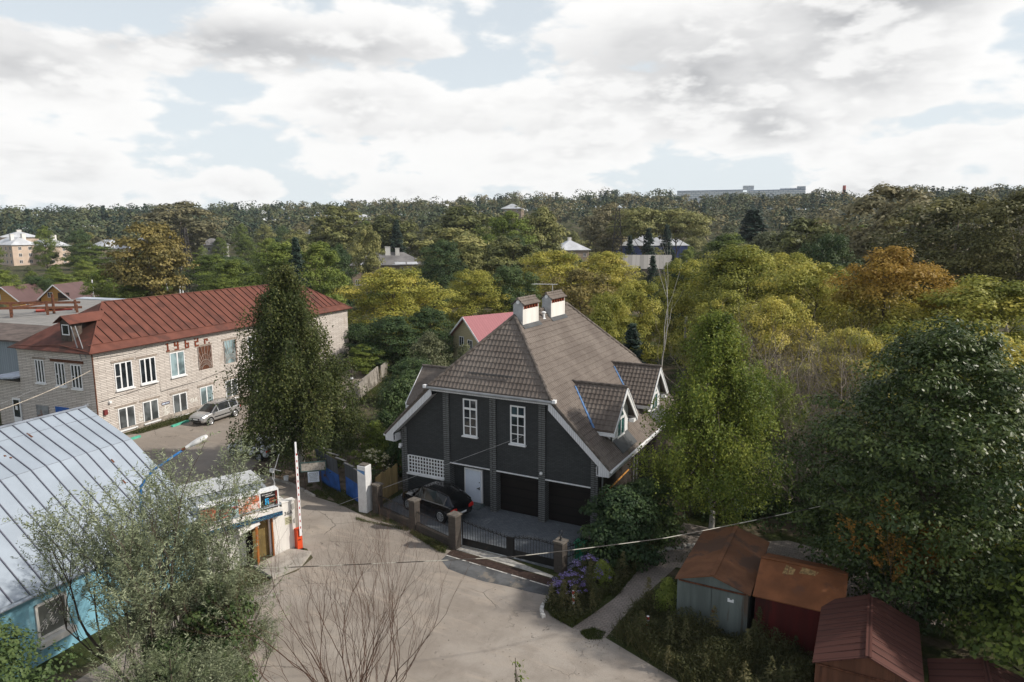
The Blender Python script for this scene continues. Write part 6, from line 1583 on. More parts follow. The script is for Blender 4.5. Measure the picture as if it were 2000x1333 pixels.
# ------------------------------------------------------------------ foliage colours
L = {}
L['maple'] = leaf_mat('yellow green maple leaves', (0.154, 0.181, 0.034), (0.362, 0.356, 0.069), (0.604, 0.517, 0.117), .35, spread=.5)
L['orange'] = leaf_mat('orange tinged maple leaves', (0.104, 0.120, 0.022), (0.252, 0.240, 0.042), (0.408, 0.340, 0.070), .35, spread=.1, warm=(0.532, 0.240, 0.050), wamt=.42, wz=(8.0, 12.0))
L['rust'] = leaf_mat('rust brown leaves', (0.124, 0.112, 0.037), (0.255, 0.208, 0.067), (0.397, 0.319, 0.115), .3, spread=.3)
L['polive'] = leaf_mat('dark olive poplar leaves', (0.054, 0.060, 0.023), (0.126, 0.126, 0.046), (0.222, 0.205, 0.079), .2, spread=.2)
L['olive'] = leaf_mat('olive brown leaves', (0.101, 0.117, 0.043), (0.211, 0.220, 0.075), (0.334, 0.318, 0.119), .25, spread=.6)
L['brown'] = leaf_mat('dull brown leaves', (0.116, 0.114, 0.064), (0.203, 0.187, 0.098), (0.290, 0.256, 0.143), .25, spread=.5)
L['green'] = leaf_mat('fresh green leaves', (0.073, 0.112, 0.026), (0.161, 0.211, 0.041), (0.279, 0.324, 0.070), .3, spread=.5)
L['dark'] = leaf_mat('dark green leaves', (0.026, 0.054, 0.022), (0.060, 0.100, 0.035), (0.120, 0.168, 0.056), .22, spread=.5)
L['gloss'] = leaf_mat('dark glossy leaves', (0.022, 0.044, 0.011), (0.049, 0.081, 0.019), (0.111, 0.146, 0.034), .22, rough=.42, spec=.35, spread=.1)
L['greygreen'] = leaf_mat('grey green leaves', (0.064, 0.081, 0.041), (0.129, 0.145, 0.072), (0.217, 0.225, 0.125), .25, spread=.4)
L['spruce'] = leaf_mat('blackish spruce needles', (0.011, 0.024, 0.018), (0.021, 0.042, 0.030), (0.045, 0.072, 0.048), .1, spread=.4)
L['birch'] = leaf_mat('drooping birch leaves', (0.034, 0.053, 0.017), (0.082, 0.104, 0.030), (0.176, 0.182, 0.056), .3, spread=.0)
L['birch_light'] = leaf_mat('light green birch leaves', (0.066, 0.109, 0.021), (0.168, 0.220, 0.040), (0.359, 0.385, 0.069), .35, spread=.0)
L['willow'] = leaf_mat('silvery willow leaves', (0.096, 0.116, 0.062), (0.214, 0.244, 0.141), (0.407, 0.449, 0.282), .25, rough=.45, spec=.35, spread=.0)
L['pine'] = leaf_mat('grey green pine needles', (0.048, 0.072, 0.031), (0.102, 0.132, 0.062), (0.192, 0.222, 0.120), .15, spread=.0)
L['weed'] = leaf_mat('rank weeds', (0.039, 0.047, 0.018), (0.091, 0.096, 0.036), (0.195, 0.169, 0.078), .3, spread=.0)
L['grass'] = leaf_mat('grass blades', (0.039, 0.058, 0.016), (0.081, 0.104, 0.026), (0.143, 0.156, 0.046), .3, spread=.0)
L['aster'] = leaf_mat('purple aster flowers', (0.15, 0.10, 0.32), (0.30, 0.24, 0.52), (0.50, 0.46, 0.68), .3, spread=.0)
L['cream'] = leaf_mat('cream flower heads', (0.42, 0.38, 0.20), (0.62, 0.58, 0.36), (0.75, 0.72, 0.52), .2, spread=.0)
L['red'] = leaf_mat('orange red flowers', (0.45, 0.05, 0.02), (0.55, 0.10, 0.03), (0.65, 0.20, 0.06), .2, spread=.0)
L['autumn'] = leaf_mat('yellow and orange leaves', (0.16, 0.12, 0.03), (0.34, 0.19, 0.045), (0.55, 0.24, 0.06), .35, spread=.0)
L['far'] = bpy.data.materials.new('far wood foliage')
m = L['far']; m.use_nodes = True; t = NT(m.node_tree); t.n.clear()
at = t.add('ShaderNodeAttribute', attribute_name='lv').outputs['Fac']
cr = t.add('ShaderNodeValToRGB', ins={0: at}); e = cr.color_ramp.elements
e[0].position = 0; e[0].color = (0.016, 0.034, 0.028, 1); e[1].position = 1; e[1].color = (0.235, 0.205, 0.095, 1)
for p, c in ((.30, (0.034, 0.060, 0.040, 1)), (.50, (0.085, 0.105, 0.048, 1)), (.72, (0.130, 0.138, 0.068, 1)), (.88, (0.180, 0.155, 0.078, 1))): x = e.new(p); x.color = c
bs = t.add('ShaderNodeBsdfPrincipled', ins={'Base Color': cr.outputs[0], 'Roughness': .7, 'Specular IOR Level': .15}); t.add('ShaderNodeOutputMaterial', ins={0: bs.outputs[0]})
M['bark'] = mat('grey brown bark', (.085, .070, .055), .95, var=.4, scale=4, spec=.1, bump=.5, bscale=15)
M['bark_pale'] = mat('pale poplar bark', (.30, .265, .22), .9, var=.3, scale=2, spec=.1)
M['bark_birch'] = mat('white birch bark', (.50, .48, .44), .85, var=.15, scale=3, spec=.15, tint=(.06, .055, .05), tamt=.15, tscale=4.5)
M['twig_grey'] = mat('bare grey twigs', (.25, .215, .185), .95, var=.25, scale=3, spec=.1)
M['twig_red'] = mat('bare red brown twigs', (.105, .062, .045), .8, var=.35, scale=3, spec=.2)

# ------------------------------------------------------------------ tree kinds (H, half width) with several builds each
KIND = {
    'maple':  [('yellow_maple', 101 + k, 12.0, 5.2, 1.0, 'round' if k % 2 else 'egg', 130, 250, 1.45, .235, .15, 'maple', 'bark', .20) for k in range(3)],
    'orange': [('orange_maple', 111, 13.0, 7.6, 1.0, 'dome', 210, 200, 1.55, .24, .155, 'orange', 'bark', .28)],
    'rustm':  [('rust_maple', 121, 12.0, 5.5, 1.2, 'round', 130, 100, 1.4, .36, .24, 'rust', 'bark', .2)],
    'rust':   [('rust_tree', 131, 16.0, 6.2, 4.2, 'round', 150, 100, 1.75, .46, .34, 'rust', 'bark_pale', .3)],
    'oliveL': [('olive_tree', 141 + k, 16.0, 6.2, 2.5, 'egg', 110, 95, 1.85, .58, .42, 'olive', 'bark', .28) for k in range(3)],
    'brown':  [('brown_tree', 151 + k, 17.0, 6.5, 3.5, 'vase', 110, 90, 1.85, .58, .42, 'brown', 'bark_pale', .3) for k in range(2)],
    'green':  [('green_tree', 161 + k, 13.0, 5.0, 1.2, 'egg', 120, 170, 1.5, .30, .20, 'green', 'bark', .22) for k in range(2)],
    'dark':   [('dark_tree', 171 + k, 11.0, 4.6, .8, 'egg' if k else 'round', 125, 180, 1.35, .26, .17, 'dark', 'bark', .22) for k in range(2)],
    'apple':  [('grey_green_tree', 181 + k, 6.5, 3.6, .5, 'dome', 150, 70, .95, .24, .13, 'greygreen', 'bark', .14) for k in range(2)],
    'spruce': [('spruce', 191 + k, 17.0, 3.4, .8, 'cone', 230, 40, 1.0, .55, .22, 'spruce', 'bark', .22) for k in range(2)],
    'poplar': [('poplar', 201 + k, 22.0, 8.0, 8.0, 'vase', 150, 105, 1.9, .42, .30, 'polive', 'bark_pale', .34) for k in range(2)],
    'high':   [('high_olive_tree', 231 + k, 22.0, 8.5, 13.0, 'round', 130, 60, 2.0, .62, .44, 'olive', 'bark', .3) for k in range(2)],
    'bush':   [('bush', 211 + k, 4.0, 2.6, .1, 'dome', 90, 60, .85, .22, .14, 'dark', 'bark', .07) for k in range(2)],
    'gbush':  [('green_bush', 221 + k, 4.0, 2.6, .1, 'dome', 90, 60, .85, .24, .15, 'green', 'bark', .07) for k in range(2)],
}
PROTO = {}; USED = {}
def plant(kind, x, y, top, width, label, group=None, v=None, z=None, rnd=random.Random(3)):
    """A tree of the given kind standing at x, y, its top at height top and its crown width wide."""
    spec = KIND[kind]; v = rnd.randrange(len(spec)) if v is None else v % len(spec)
    name, seed, H, Rr, z0, prof, ncl, npc, clr, ln, wd, lf, bk, tr = spec[v]
    z = gz_(x, y) if z is None else z
    key = (kind, v)
    if key not in PROTO:
        PROTO[key] = make_tree(name, seed, H, Rr, z0, prof, ncl, npc, clr, ln, wd, L[lf], M[bk], tr, limbs=14 if Rr > 3 else 5, stems=2 if kind in ('rust',) else 1)
        o = PROTO[key]; o['label'] = label
        if group: o['group'] = group
        o.location = (x, y, z)
    else: o = dup(PROTO[key], (x, y, z), label=label, group=group)
    if key not in USED:     # true extent of the crown
        cw = next(c for c in PROTO[key].children if c.name.startswith('crown')); q = np.empty(len(cw.data.vertices) * 3, np.float32); cw.data.vertices.foreach_get('co', q); q = q.reshape(-1, 3)
        USED[key] = (float(np.percentile(q[:, 2], 99.9)), float(np.percentile(np.hypot(q[:, 0], q[:, 1]), 98.5)))
    sz = (top - z) / USED[key][0]; sx = width / (2 * USED[key][1])
    if not group and 'group' in o: del o['group']
    o.scale = (sx, sx, sz); o.rotation_euler = (0, 0, rnd.uniform(0, 6.28))
    return o
ROOFS = [(0, 66, 503, 398), (60, 132, 500, 390), (28, 60, 462, 445), (686, 808, 525, 207), (1102, 1152, 497, 298), (1206, 1356, 480, 262), (1222, 1300, 514, 202), (766, 806, 468, 296), (0, 62, 584, 168), (80, 156, 584, 168),
         (218, 246, 456, 325), (300, 340, 452, 325), (396, 424, 456, 345), (345, 372, 545, 198), (340, 354, 560, 158), (312, 332, 575, 140), (120, 290, 590, 141), (582, 612, 436, 436), (693, 720, 421, 515), (884, 1003, 690, 78), (1514, 1546, 460, 336), (1196, 1218, 510, 224), (990, 1012, 414, 555), (1316, 1448, 385, 1140), (1455, 1570, 385, 1140)]
def clear(px, r, wpx, ytop):
    for a, b, yb, rr in ROOFS:
        if r < rr and px + wpx * .42 > a and px - wpx * .42 < b and ytop < yb: return False
    return True
def put(px, ytop, wpx, r, kind, label, group=None, v=None):
    x, y = B(px, r); return plant(kind, x, y, 16 + (453.5 - ytop) * r / 1350, wpx * r / 1350, label, group, v)
# trees told apart one by one: bearing, skyline, spread and distance
for a in (
    (1750, 483, 350, 64, 'orange', 'broad maple with orange tipped crown rising above the yellow maples'),
    (1455, 480, 240, 78, 'maple', 'big yellow green maple right of the bare birch trunk'),
    (1590, 512, 240, 72, 'maple', 'yellow green maple just left of the orange tipped maple'),
    (1345, 506, 170, 86, 'maple', 'yellow green maple beyond the utility pole'),
    (1540, 494, 190, 92, 'maple', 'yellow maple rising behind its neighbours left of the orange maple'),
    (1965, 528, 330, 60, 'maple', 'spreading yellow green maple beneath the tall dark poplars'),
    (1970, 622, 270, 45, 'maple', 'bright yellow maple behind the dark glossy tree at the frame edge'),
    (1885, 548, 200, 74, 'maple', 'yellow green maple right of the orange tipped maple'),
    (1248, 548, 150, 73, 'maple', 'yellow maple left of the bare birch trunk'),
    (1188, 572, 130, 68, 'maple', 'small yellow maple over the end of the tiled ridge'),
    (1138, 524, 170, 88, 'rustm', 'rusty brown maple behind the chimneys of the dark house'),
    (1085, 490, 190, 114, 'maple', 'yellow green maple in front of the zinc roofed house'),
    (1185, 492, 150, 122, 'maple', 'yellow green maple below the power pylon'),
    (1002, 518, 120, 102, 'dark', 'dark green tree between yellow maples behind the pink roof'),
    (925, 526, 150, 100, 'maple', 'yellow maple straight behind the pink metal roof'),
    (885, 446, 165, 165, 'oliveL', 'big grey olive tree right of the two white chimneys'),
    (765, 520, 240, 92, 'maple', 'large golden maple behind the end of the brick building'),
    (838, 598, 120, 82, 'dark', 'dark rounded tree left of the pink roofed house'),
    (690, 628, 120, 86, 'dark', 'dark tree behind the far concrete fence'),
    (620, 470, 130, 122, 'green', 'fresh green tree right of a dark spruce behind the red roof'),
    (545, 470, 130, 126, 'green', 'fresh green tree left of a dark spruce behind the red roof'),
    (578, 462, 62, 118, 'spruce', 'dark spruce standing between two fresh green trees'),
    (657, 474, 74, 132, 'dark', 'narrow dark tree left of the long grey roofed house'),
    (288, 434, 145, 142, 'rust', 'rust coloured tree with two pale stems above the red roof ridge'),
    (1240, 632, 84, 61, 'spruce', 'black green spruce behind the rear dormer'),
    (1422, 566, 170, 60, 'maple', 'yellow green maple close behind the light birch'),
    (1530, 574, 190, 57, 'maple', 'olive yellow maple above the bare thicket'),
    (1680, 626, 180, 51, 'maple', 'yellow green maple directly behind the dark glossy tree'),
    (1800, 606, 230, 54, 'maple', 'yellow green maple below the orange tipped maple'),
    (1870, 398, 290, 106, 'poplar', 'tall spreading olive poplar with a pale trunk'),
    (1992, 394, 210, 96, 'poplar', 'tall dark poplar cut by the frame edge'),
    (1745, 378, 210, 132, 'brown', 'tall brown leaved tree with pale leaning stems left of the poplar'),
    (1575, 432, 175, 142, 'oliveL', 'wide grey green birch with forked white stems'),
    (1622, 458, 110, 118, 'dark', 'dark green tree right of the forked birch'),
    (1470, 415, 115, 205, 'spruce', 'dark blue green spruce over the yellow maples'),
    (1500, 456, 140, 156, 'apple', 'pale grey green tree left of the forked birch'),
    (990, 414, 140, 195, 'green', 'tall grey green tree between two olive poplars'),
    (1060, 406, 100, 205, 'oliveL', 'olive poplar left of the zinc hipped roof'),
    (905, 404, 150, 235, 'oliveL', 'olive tree rising behind the big grey olive tree'),
    (1005, 466, 140, 150, 'oliveL', 'broad olive tree right of the big grey olive tree'),
    (762, 420, 130, 240, 'oliveL', 'olive tree above the two white chimneys'),
    (664, 404, 140, 262, 'oliveL', 'olive tree with a full round crown left of the spruce'),
    (720, 440, 64, 192, 'oliveL', 'narrow olive tree in front of the long grey roofed house'),
    (776, 430, 46, 228, 'spruce', 'slim dark spruce behind the two white chimneys'),
    (1186, 400, 110, 258, 'brown', 'tall dull brown tree left of the power pylon'),
    (1252, 408, 130, 240, 'high', 'olive tree right of the power pylon'),
    (1322, 412, 140, 246, 'high', 'olive tree over the blue sheeted house'),
    (1232, 462, 40, 206, 'spruce', 'dark spruce by the power pylon before the blue house'),
    (1268, 448, 46, 218, 'spruce', 'dark spruce in the middle before the blue house'),
    (1304, 442, 44, 228, 'spruce', 'tallest dark spruce before the blue house'),
    (1278, 500, 44, 150, 'spruce', 'short dark spruce in front of the streaked grey shed'),
    (1345, 512, 150, 112, 'dark', 'dark tree right of the streaked grey shed'),
    (1422, 458, 120, 172, 'green', 'fresh green rounded tree below the dark spruce'),
    (88, 440, 38, 350, 'green', 'tall grey green tree between the apartment houses'),
    (352, 398, 150, 315, 'brown', 'tall brown topped tree above the left pylon'),
    (835, 646, 110, 63, 'apple', 'grey green apple tree beside the pink roofed house'),
    (905, 672, 80, 58, 'apple', 'small grey green apple tree below the cream gable'),
    (800, 700, 130, 56, 'dark', 'dark garden tree left of the rear dormer'),
    (760, 612, 150, 80, 'dark', 'dark leafy tree behind the concrete fence corner'),
    (705, 668, 90, 78, 'green', 'green tree leaning over the far concrete fence'),
    (610, 598, 120, 92, 'green', 'green tree past the end wall of the brick building'),
    (450, 500, 120, 150, 'green', 'yellowish garden tree left of the weeping birch top'),
    (410, 490, 100, 190, 'green', 'rounded green tree right of the lattice pylon'),
    (450, 495, 80, 215, 'dark', 'dark green tree behind the yellowish garden tree'),
    (180, 470, 110, 300, 'green', 'dark rounded tree right of the apartment houses'),
    (110, 515, 70, 200, 'green', 'light birch like tree above the second timber cabin'),
): put(*a)
# the rest of the wood, thinning with distance: a few kinds that nothing tells apart
rnd = random.Random(12)
ZONE = {'left': 'low green garden tree in the belt beyond the timber cabins', 'lefts': 'grey green garden shrub in the belt beyond the timber cabins',
        'olive': 'olive broadleaf tree in the wood on the slope', 'brown': 'dull brown broadleaf tree in the wood on the slope', 'green': 'green broadleaf tree in the wood on the slope',
        'dark': 'dark broadleaf tree in the wood on the slope', 'spruce': 'dark spruce in the wood on the slope'}
GRP = {'left': 'garden belt trees', 'lefts': 'garden belt shrubs', 'olive': 'olive wood trees', 'brown': 'brown wood trees', 'green': 'green wood trees', 'dark': 'dark wood trees', 'spruce': 'wood spruces'}
count = 0
for r0, sp in ((150, 60), (185, 62), (225, 56), (275, 52), (330, 46), (392, 42)):
    px = -40 + rnd.uniform(0, sp)
    while px < 2050:
        r = r0 * rnd.uniform(.93, 1.07); x, y = B(px, r); z = gz_(x, y)
        left = px < 520 and r < 300
        if left:
            key = 'left' if rnd.random() < .6 else 'lefts'; kind = rnd.choice(['green', 'dark', 'green']) if key == 'left' else 'apple'
            h = rnd.uniform(5, 9.5) if key == 'left' else rnd.uniform(3.5, 6); w_ = h * rnd.uniform(.75, 1.05)
        else:
            u = rnd.random(); f = px / 2000
            if u < .42 - .2 * (f < .3): kind = key = 'olive'
            elif u < .58: kind = key = 'brown'
            elif u < .74: kind = key = 'green'
            elif u < .87: kind = key = 'dark'
            else: kind = key = 'spruce'
            kind = 'oliveL' if kind == 'olive' else kind
            h = rnd.uniform(10, 15.5) if r < 240 else rnd.uniform(12, 18); w_ = h * (rnd.uniform(.62, .85) if kind != 'spruce' else rnd.uniform(.28, .36))
        yt = 453.5 - (z + h - 16) * 1350 / r
        for shrink in (1, .8, .62, .45):
            yt = 453.5 - (z + h * shrink - 16) * 1350 / r
            if clear(px, r, w_ * 1350 / r, yt): break
        else: px += sp * rnd.uniform(.5, .9); continue
        plant(kind, x, y, z + h * shrink, w_ * max(shrink, .7), ZONE[key], GRP[key], rnd=rnd); count += 1
        px += sp * rnd.uniform(.72, 1.28)
# far wood beyond, one mass
rng = np.random.default_rng(77)
n = 1900; r = np.sqrt(rng.uniform(425 ** 2, 900 ** 2, n)); pxs = rng.uniform(-60, 2060, n)
a = .4904 - np.arctan((pxs - 1000) / 1356); X, Y = -r * np.sin(a), r * np.cos(a); Zb = height(X, Y)
hh = rng.uniform(11, 20, n); con = rng.uniform(0, 1, n) < .13; hh = np.where(con, hh * 1.1, hh)
ok = np.ones(n, bool)
for p0, p1, yb, rr in ROOFS:
    ok &= ~((r < rr) & (pxs > p0 - 5) & (pxs < p1 + 5) & (453.5 - (Zb + hh - 16) * 1350 / r < yb))
X, Y, Zb, hh, con, r, pxs = (q[ok] for q in (X, Y, Zb, hh, con, r, pxs)); n = len(X)
nb, per = 8, 16; k = np.repeat(np.arange(n), nb)
wid = np.where(con, hh * .17, hh * rng.uniform(.38, .58, n)); N_ = n * nb
tb = np.where(con[k], np.tile(np.linspace(.12, .95, nb), n), rng.beta(1.6, 1.3, N_)); fb = np.where(con[k], 1.02 - tb, np.clip(np.sin(np.pi * np.clip(.22 + tb * .70, 0, 1)), .1, 1))
ab = rng.uniform(0, 6.283, N_); rb2 = np.where(con[k], 0, wid[k] * .70 * fb * rng.uniform(.2, 1, N_) ** .5)
cb = np.stack([X[k] + rb2 * np.cos(ab), Y[k] + rb2 * np.sin(ab), Zb[k] + hh[k] * (.16 + .74 * tb)], 1)
sb = np.where(con[k], wid[k] * (.25 + fb), wid[k] * rng.uniform(.42, .66, N_))
kk = np.repeat(np.arange(N_), per); d = unit(rng, N_ * per); d[:, 2] = np.where(d[:, 2] < -.25, -d[:, 2], d[:, 2])
P_ = cb[kk] + d * (sb[kk] * rng.uniform(.75, 1.0, N_ * per))[:, None] * np.array([1, 1, .75])
base = np.where(con, rng.uniform(.0, .22, n), rng.uniform(.30, 1.0, n) * (.72 + .28 * (pxs > 560)))
blob = np.repeat(k, per); jit = rng.normal(0, .07, N_)[kk]
leaf_o = leaf_obj('far_wood', P_, d + np.array([0, 0, .45]) + rng.normal(size=(len(d), 3)) * .35, unit(rng, len(d)), rng.uniform(1.3, 2.3, len(d)), rng.uniform(1.0, 1.7, len(d)), base[blob] + jit + rng.normal(0, .04, len(d)), L['far'])
tag(leaf_o, kind='stuff')
print('wood trees', count)
# ------------------------------------------------------------------ the trees and plants close by
def place(t, label, x, y, z=0.0, rz=0.0, cat='tree', group=None):
    t.location = (x, y, z); t.rotation_euler = (0, 0, rz); tag(t, label, cat, group); return t
wb = make_weeping('weeping_birch', 31, 14.1, L['birch'], M['bark_birch'], lambda f: 4.9 * min(1, .55 + f * 3) * max(0, 1 - f) ** .78 + .3, 90, 66, (.9, 3.0), .155, .10, .065, 1.3, .42, .20, (-.7, -.4))
place(wb, 'large dark weeping birch standing in front of the brick building', -34.1, 33.2)
lb = make_weeping('birch', 37, 12.2, L['birch_light'], M['bark_birch'], lambda f: 4.6 * min(1, .5 + f * 2.2) * max(0, 1 - f) ** .80 + .2, 84, 60, (.5, 1.8), .135, .09, .060, .9, .58, .16, (-.2, .2))
place(lb, 'light green birch growing at the right side of the dark house', -6.9, 35.2)
dt = make_tree('walnut_tree', 41, 12.0, 5.4, .8, 'egg', 640, 140, .95, .18, .085, L['gloss'], M['bark'], .26, limbs=18)
place(dt, 'big dark glossy leaved tree overhanging the rusty garages', 2.6, 31.2)
d2 = make_tree('maple', 43, 6.6, 3.6, .6, 'dome', 130, 70, .85, .22, .13, L['green'], M['bark'], .12, limbs=12)
place(d2, 'low green maple spreading over the roof of the end garage', 6.6, 26.8)
d3 = make_tree('dark_tree', 45, 6.4, 2.7, .4, 'dome', 130, 160, .8, .11, .07, L['dark'], M['bark'], .12)
place(d3, 'dark leaved tree reaching in beside the cyan hall wall', *B(-170, 20.5))
d4 = make_tree('dark_tree', 46, 7.2, 4.2, .3, 'dome', 170, 80, .95, .22, .12, L['gloss'], M['bark'], .16)
place(d4, 'dark glossy lower tree beside the brick paving behind the garages', 2.6, 36.5)
# willow with upright leafy shoots
def make_shooty(name, seed, stems, H, spread, depth, twl, nleaf, ln, wd, leaf, bark, r0, fill=0, wspread=.45):
    rng = np.random.default_rng(seed); t = thing(name, '', 'tree'); mb = MB(); tips = []
    for s in range(stems):
        a = s * 2.399 + rng.normal(0, .3); tilt = rng.uniform(.08, spread)
        d = np.array([math.cos(a) * tilt, math.sin(a) * tilt, 1.0]); d /= np.linalg.norm(d)
        branch_tree(rng, mb, (rng.normal(0, .15), rng.normal(0, .15), -.1), d, H * rng.uniform(.34, .48), r0 * rng.uniform(.7, 1.1), depth, tips, wspread, .28, (3, 5), 4, .6, 6, .13)
    mb.build('trunk', bark, t)
    P, A, V, N = [], [], [], []
    for e, d, ps in tips:
        clv = rng.normal(0, .12)
        for q in (ps[-1], ps[-2], ps[-3]):
          for s in range(2):
            dd = d + unit(rng, 1)[0] * .55 + np.array([0, 0, .25]); dd /= np.linalg.norm(dd); l = twl * rng.uniform(.6, 1.25)
            k = np.linspace(.02, 1, nleaf); droop = np.array([0, 0, -.18 * l])
            c = q + dd * (l * k)[:, None] + droop * (k ** 2)[:, None]
            side = np.cross(dd, unit(rng, nleaf)); side /= np.linalg.norm(side, axis=1, keepdims=True)
            al = dd * .75 + side * .8 + np.array([0, 0, -.15])
            P.append(c + al / np.linalg.norm(al, axis=1, keepdims=True) * ln * .5); A.append(al); N.append(np.cross(al, unit(rng, nleaf)) + np.array([0, 0, .45])); V.append(.5 + clv + rng.normal(0, .17, nleaf))
    P, A, V, N = (np.concatenate(q) for q in (P, A, V, N)); n = len(P)
    leaf_obj('crown', P, N, A, ln * rng.uniform(.7, 1.25, n), wd * rng.uniform(.75, 1.25, n), V, leaf, t)
    return t
wl = make_shooty('willow', 51, 11, 9.0, .52, 3, .82, 12, .15, .036, L['willow'], M['bark'], .075)
place(wl, 'silvery narrow leaved willow in front of the cyan hall', *B(232, 24.2)); wl.scale = (.94, .94, .86)
w2 = dup(wl, (*B(290, 20.8), -.5), 2.2, (.78, .78, .54), label='lower silvery willow bush spreading in front of the taller willow')
iv = make_tree('ivy_column', 53, 5.2, 1.15, .1, 'column', 110, 80, .42, .13, .09, L['dark'], M['bark'], .09)
place(iv, 'column of dark climbing leaves at the edge of the willow', *B(362, 22.0))
iv2 = make_tree('dark_bush', 54, 3.9, 2.0, .1, 'dome', 120, 80, .6, .14, .06, L['dark'], M['bark'], .09)
place(iv2, 'dark bushy growth at the foot of the willow', *B(262, 21.5))
# pine sapling with whorled shoots
rng = np.random.default_rng(61); pt = thing('pine', '', 'tree'); mb = MB(); P, A, N, V = [], [], [], []
Hp = 7.7; mb.tube([(0, 0, -.1), (0, 0, Hp * .5), (.03, 0, Hp)], [.11, .07, .012], 7)
for wv in range(9):
    z = Hp - .35 - wv * .62; nb = 6; Lb = .22 + .27 * wv
    for b_ in range(nb):
        a_ = b_ * 1.047 + wv * .5 + rng.normal(0, .15); d = np.array([math.cos(a_), math.sin(a_), .75 - .05 * wv]); d /= np.linalg.norm(d); l = Lb * rng.uniform(.8, 1.2) + .25
        e = np.array([0, 0, z]) + d * l + np.array([0, 0, .12 * l]); mb.tube([(0, 0, z), np.array([0, 0, z]) + d * l * .5, e], [.022, .014, .006], 4, cap=False)
        nn = int(170 * l) + 60; k = rng.uniform(.15, 1.02, nn); c = np.array([0, 0, z]) + d * (l * k)[:, None] + np.array([0, 0, .12]) * (l * k ** 2)[:, None]
        rd = np.cross(d, unit(rng, nn)); rd /= np.linalg.norm(rd, axis=1, keepdims=True); al = rd + d * .9; al /= np.linalg.norm(al, axis=1, keepdims=True)
        P.append(c + al * .05); A.append(al); N.append(unit(rng, nn)); V.append(.45 + .25 * k + rng.normal(0, .12, nn))
nn = 240; k = rng.uniform(.0, 1, nn); c = np.stack([0 * k, 0 * k, Hp - .75 + .8 * k], 1); rd = unit(rng, nn); rd[:, 2] = 0; rd /= np.linalg.norm(rd, axis=1, keepdims=True); al = rd + np.array([0, 0, 1.2]); al /= np.linalg.norm(al, axis=1, keepdims=True)
P.append(c + al * .05); A.append(al); N.append(unit(rng, nn)); V.append(.6 + rng.normal(0, .1, nn))
P, A, N, V = (np.concatenate(q) for q in (P, A, N, V)); mb.build('trunk', M['bark'], pt); leaf_obj('crown', P, N, A, .11, .014, V, L['pine'], pt)
place(pt, 'young pine top with upright needled shoots below the willow', *B(255, 14.2))
p2 = dup(pt, (*B(190, 15.0), -.95), 1.0, label='second young pine top a little lower behind the first')
# bare many-stemmed tree in front, and the grey thickets
def make_bare(name, seed, stems, H, spread, depth, r0, bark, kids=(2, 4), zfork=0.0, bs=.36, ub=.30, cv=.09):
    rng = np.random.default_rng(seed); t = thing(name, '', 'tree'); mb = MB(); tips = []
    if zfork: mb.tube([(0, 0, -.2), (.03, 0, zfork * .6), (0, .02, zfork + .1)], [r0 * 2.6, r0 * 2.1, r0 * 1.6], 8)
    for s in range(stems):
        a = s * 2.399 + rng.normal(0, .35); tilt = spread * math.sqrt((s + .5) / stems)
        d = np.array([math.cos(a) * tilt, math.sin(a) * tilt, 1.0]); d /= np.linalg.norm(d)
        branch_tree(rng, mb, (rng.normal(0, .05), rng.normal(0, .05), zfork), d, (H - zfork) * rng.uniform(.38, .52), r0 * rng.uniform(.7, 1.1), depth, tips, bs, ub, kids, 5, .56, 6, cv)
    mb.build('branches', bark, t); return t
bt = make_bare('bare_tree', 71, 20, 7.6, 1.0, 4, .030, M['twig_red'], (2, 4), 1.3, .42, .20, .13)
place(bt, 'leafless red brown many-stemmed tree in front of the street', *B(648, 18.6)); bt.scale = (.86, .86, .92)
bg = make_bare('bare_shrub', 73, 16, 9.2, .95, 4, .075, M['twig_grey'], (2, 4), 0, .62, .08, .20)
place(bg, 'leafless grey thicket tree left of the dark glossy tree', *B(1625, 46), group=None)
for k, (px, r, s, lab) in enumerate(((1565, 49, 1.0, 'leafless grey thicket tree nearer the light birch'), (1455, 56, 1.05, 'bare grey thicket peeping above the light birch'), (1690, 50, .9, 'bare grey thicket partly behind the dark glossy tree'), (1600, 41, .72, 'low leafless thicket bush in front of the grey thicket trees'))):
    dup(bg, (*B(px, r), 0), k * 1.3, s, label=lab)
bb = make_bare('dead_birch', 75, 1, 14.6, .03, 3, .085, M['bark_birch'], (2, 3))
place(bb, 'thin bare birch trunk standing white against the yellow maples', *B(1294, 66))
sap = make_shooty('sapling', 77, 4, 6.0, .7, 2, .7, 9, .14, .085, L['autumn'], M['bark'], .035)
place(sap, 'sparse sapling with yellow and orange leaves behind the garages', 1.6, 28.9)
s2 = make_shooty('sapling', 79, 7, 8.0, .35, 2, 1.1, 16, .13, .08, L['green'], M['bark'], .04)
place(s2, 'upright green sapling shoots left of the bare thicket', *B(1505, 43))
s3 = dup(s2, (*B(1555, 44), 0), 2.0, .9, label='upright green sapling shoots in front of the bare thicket')
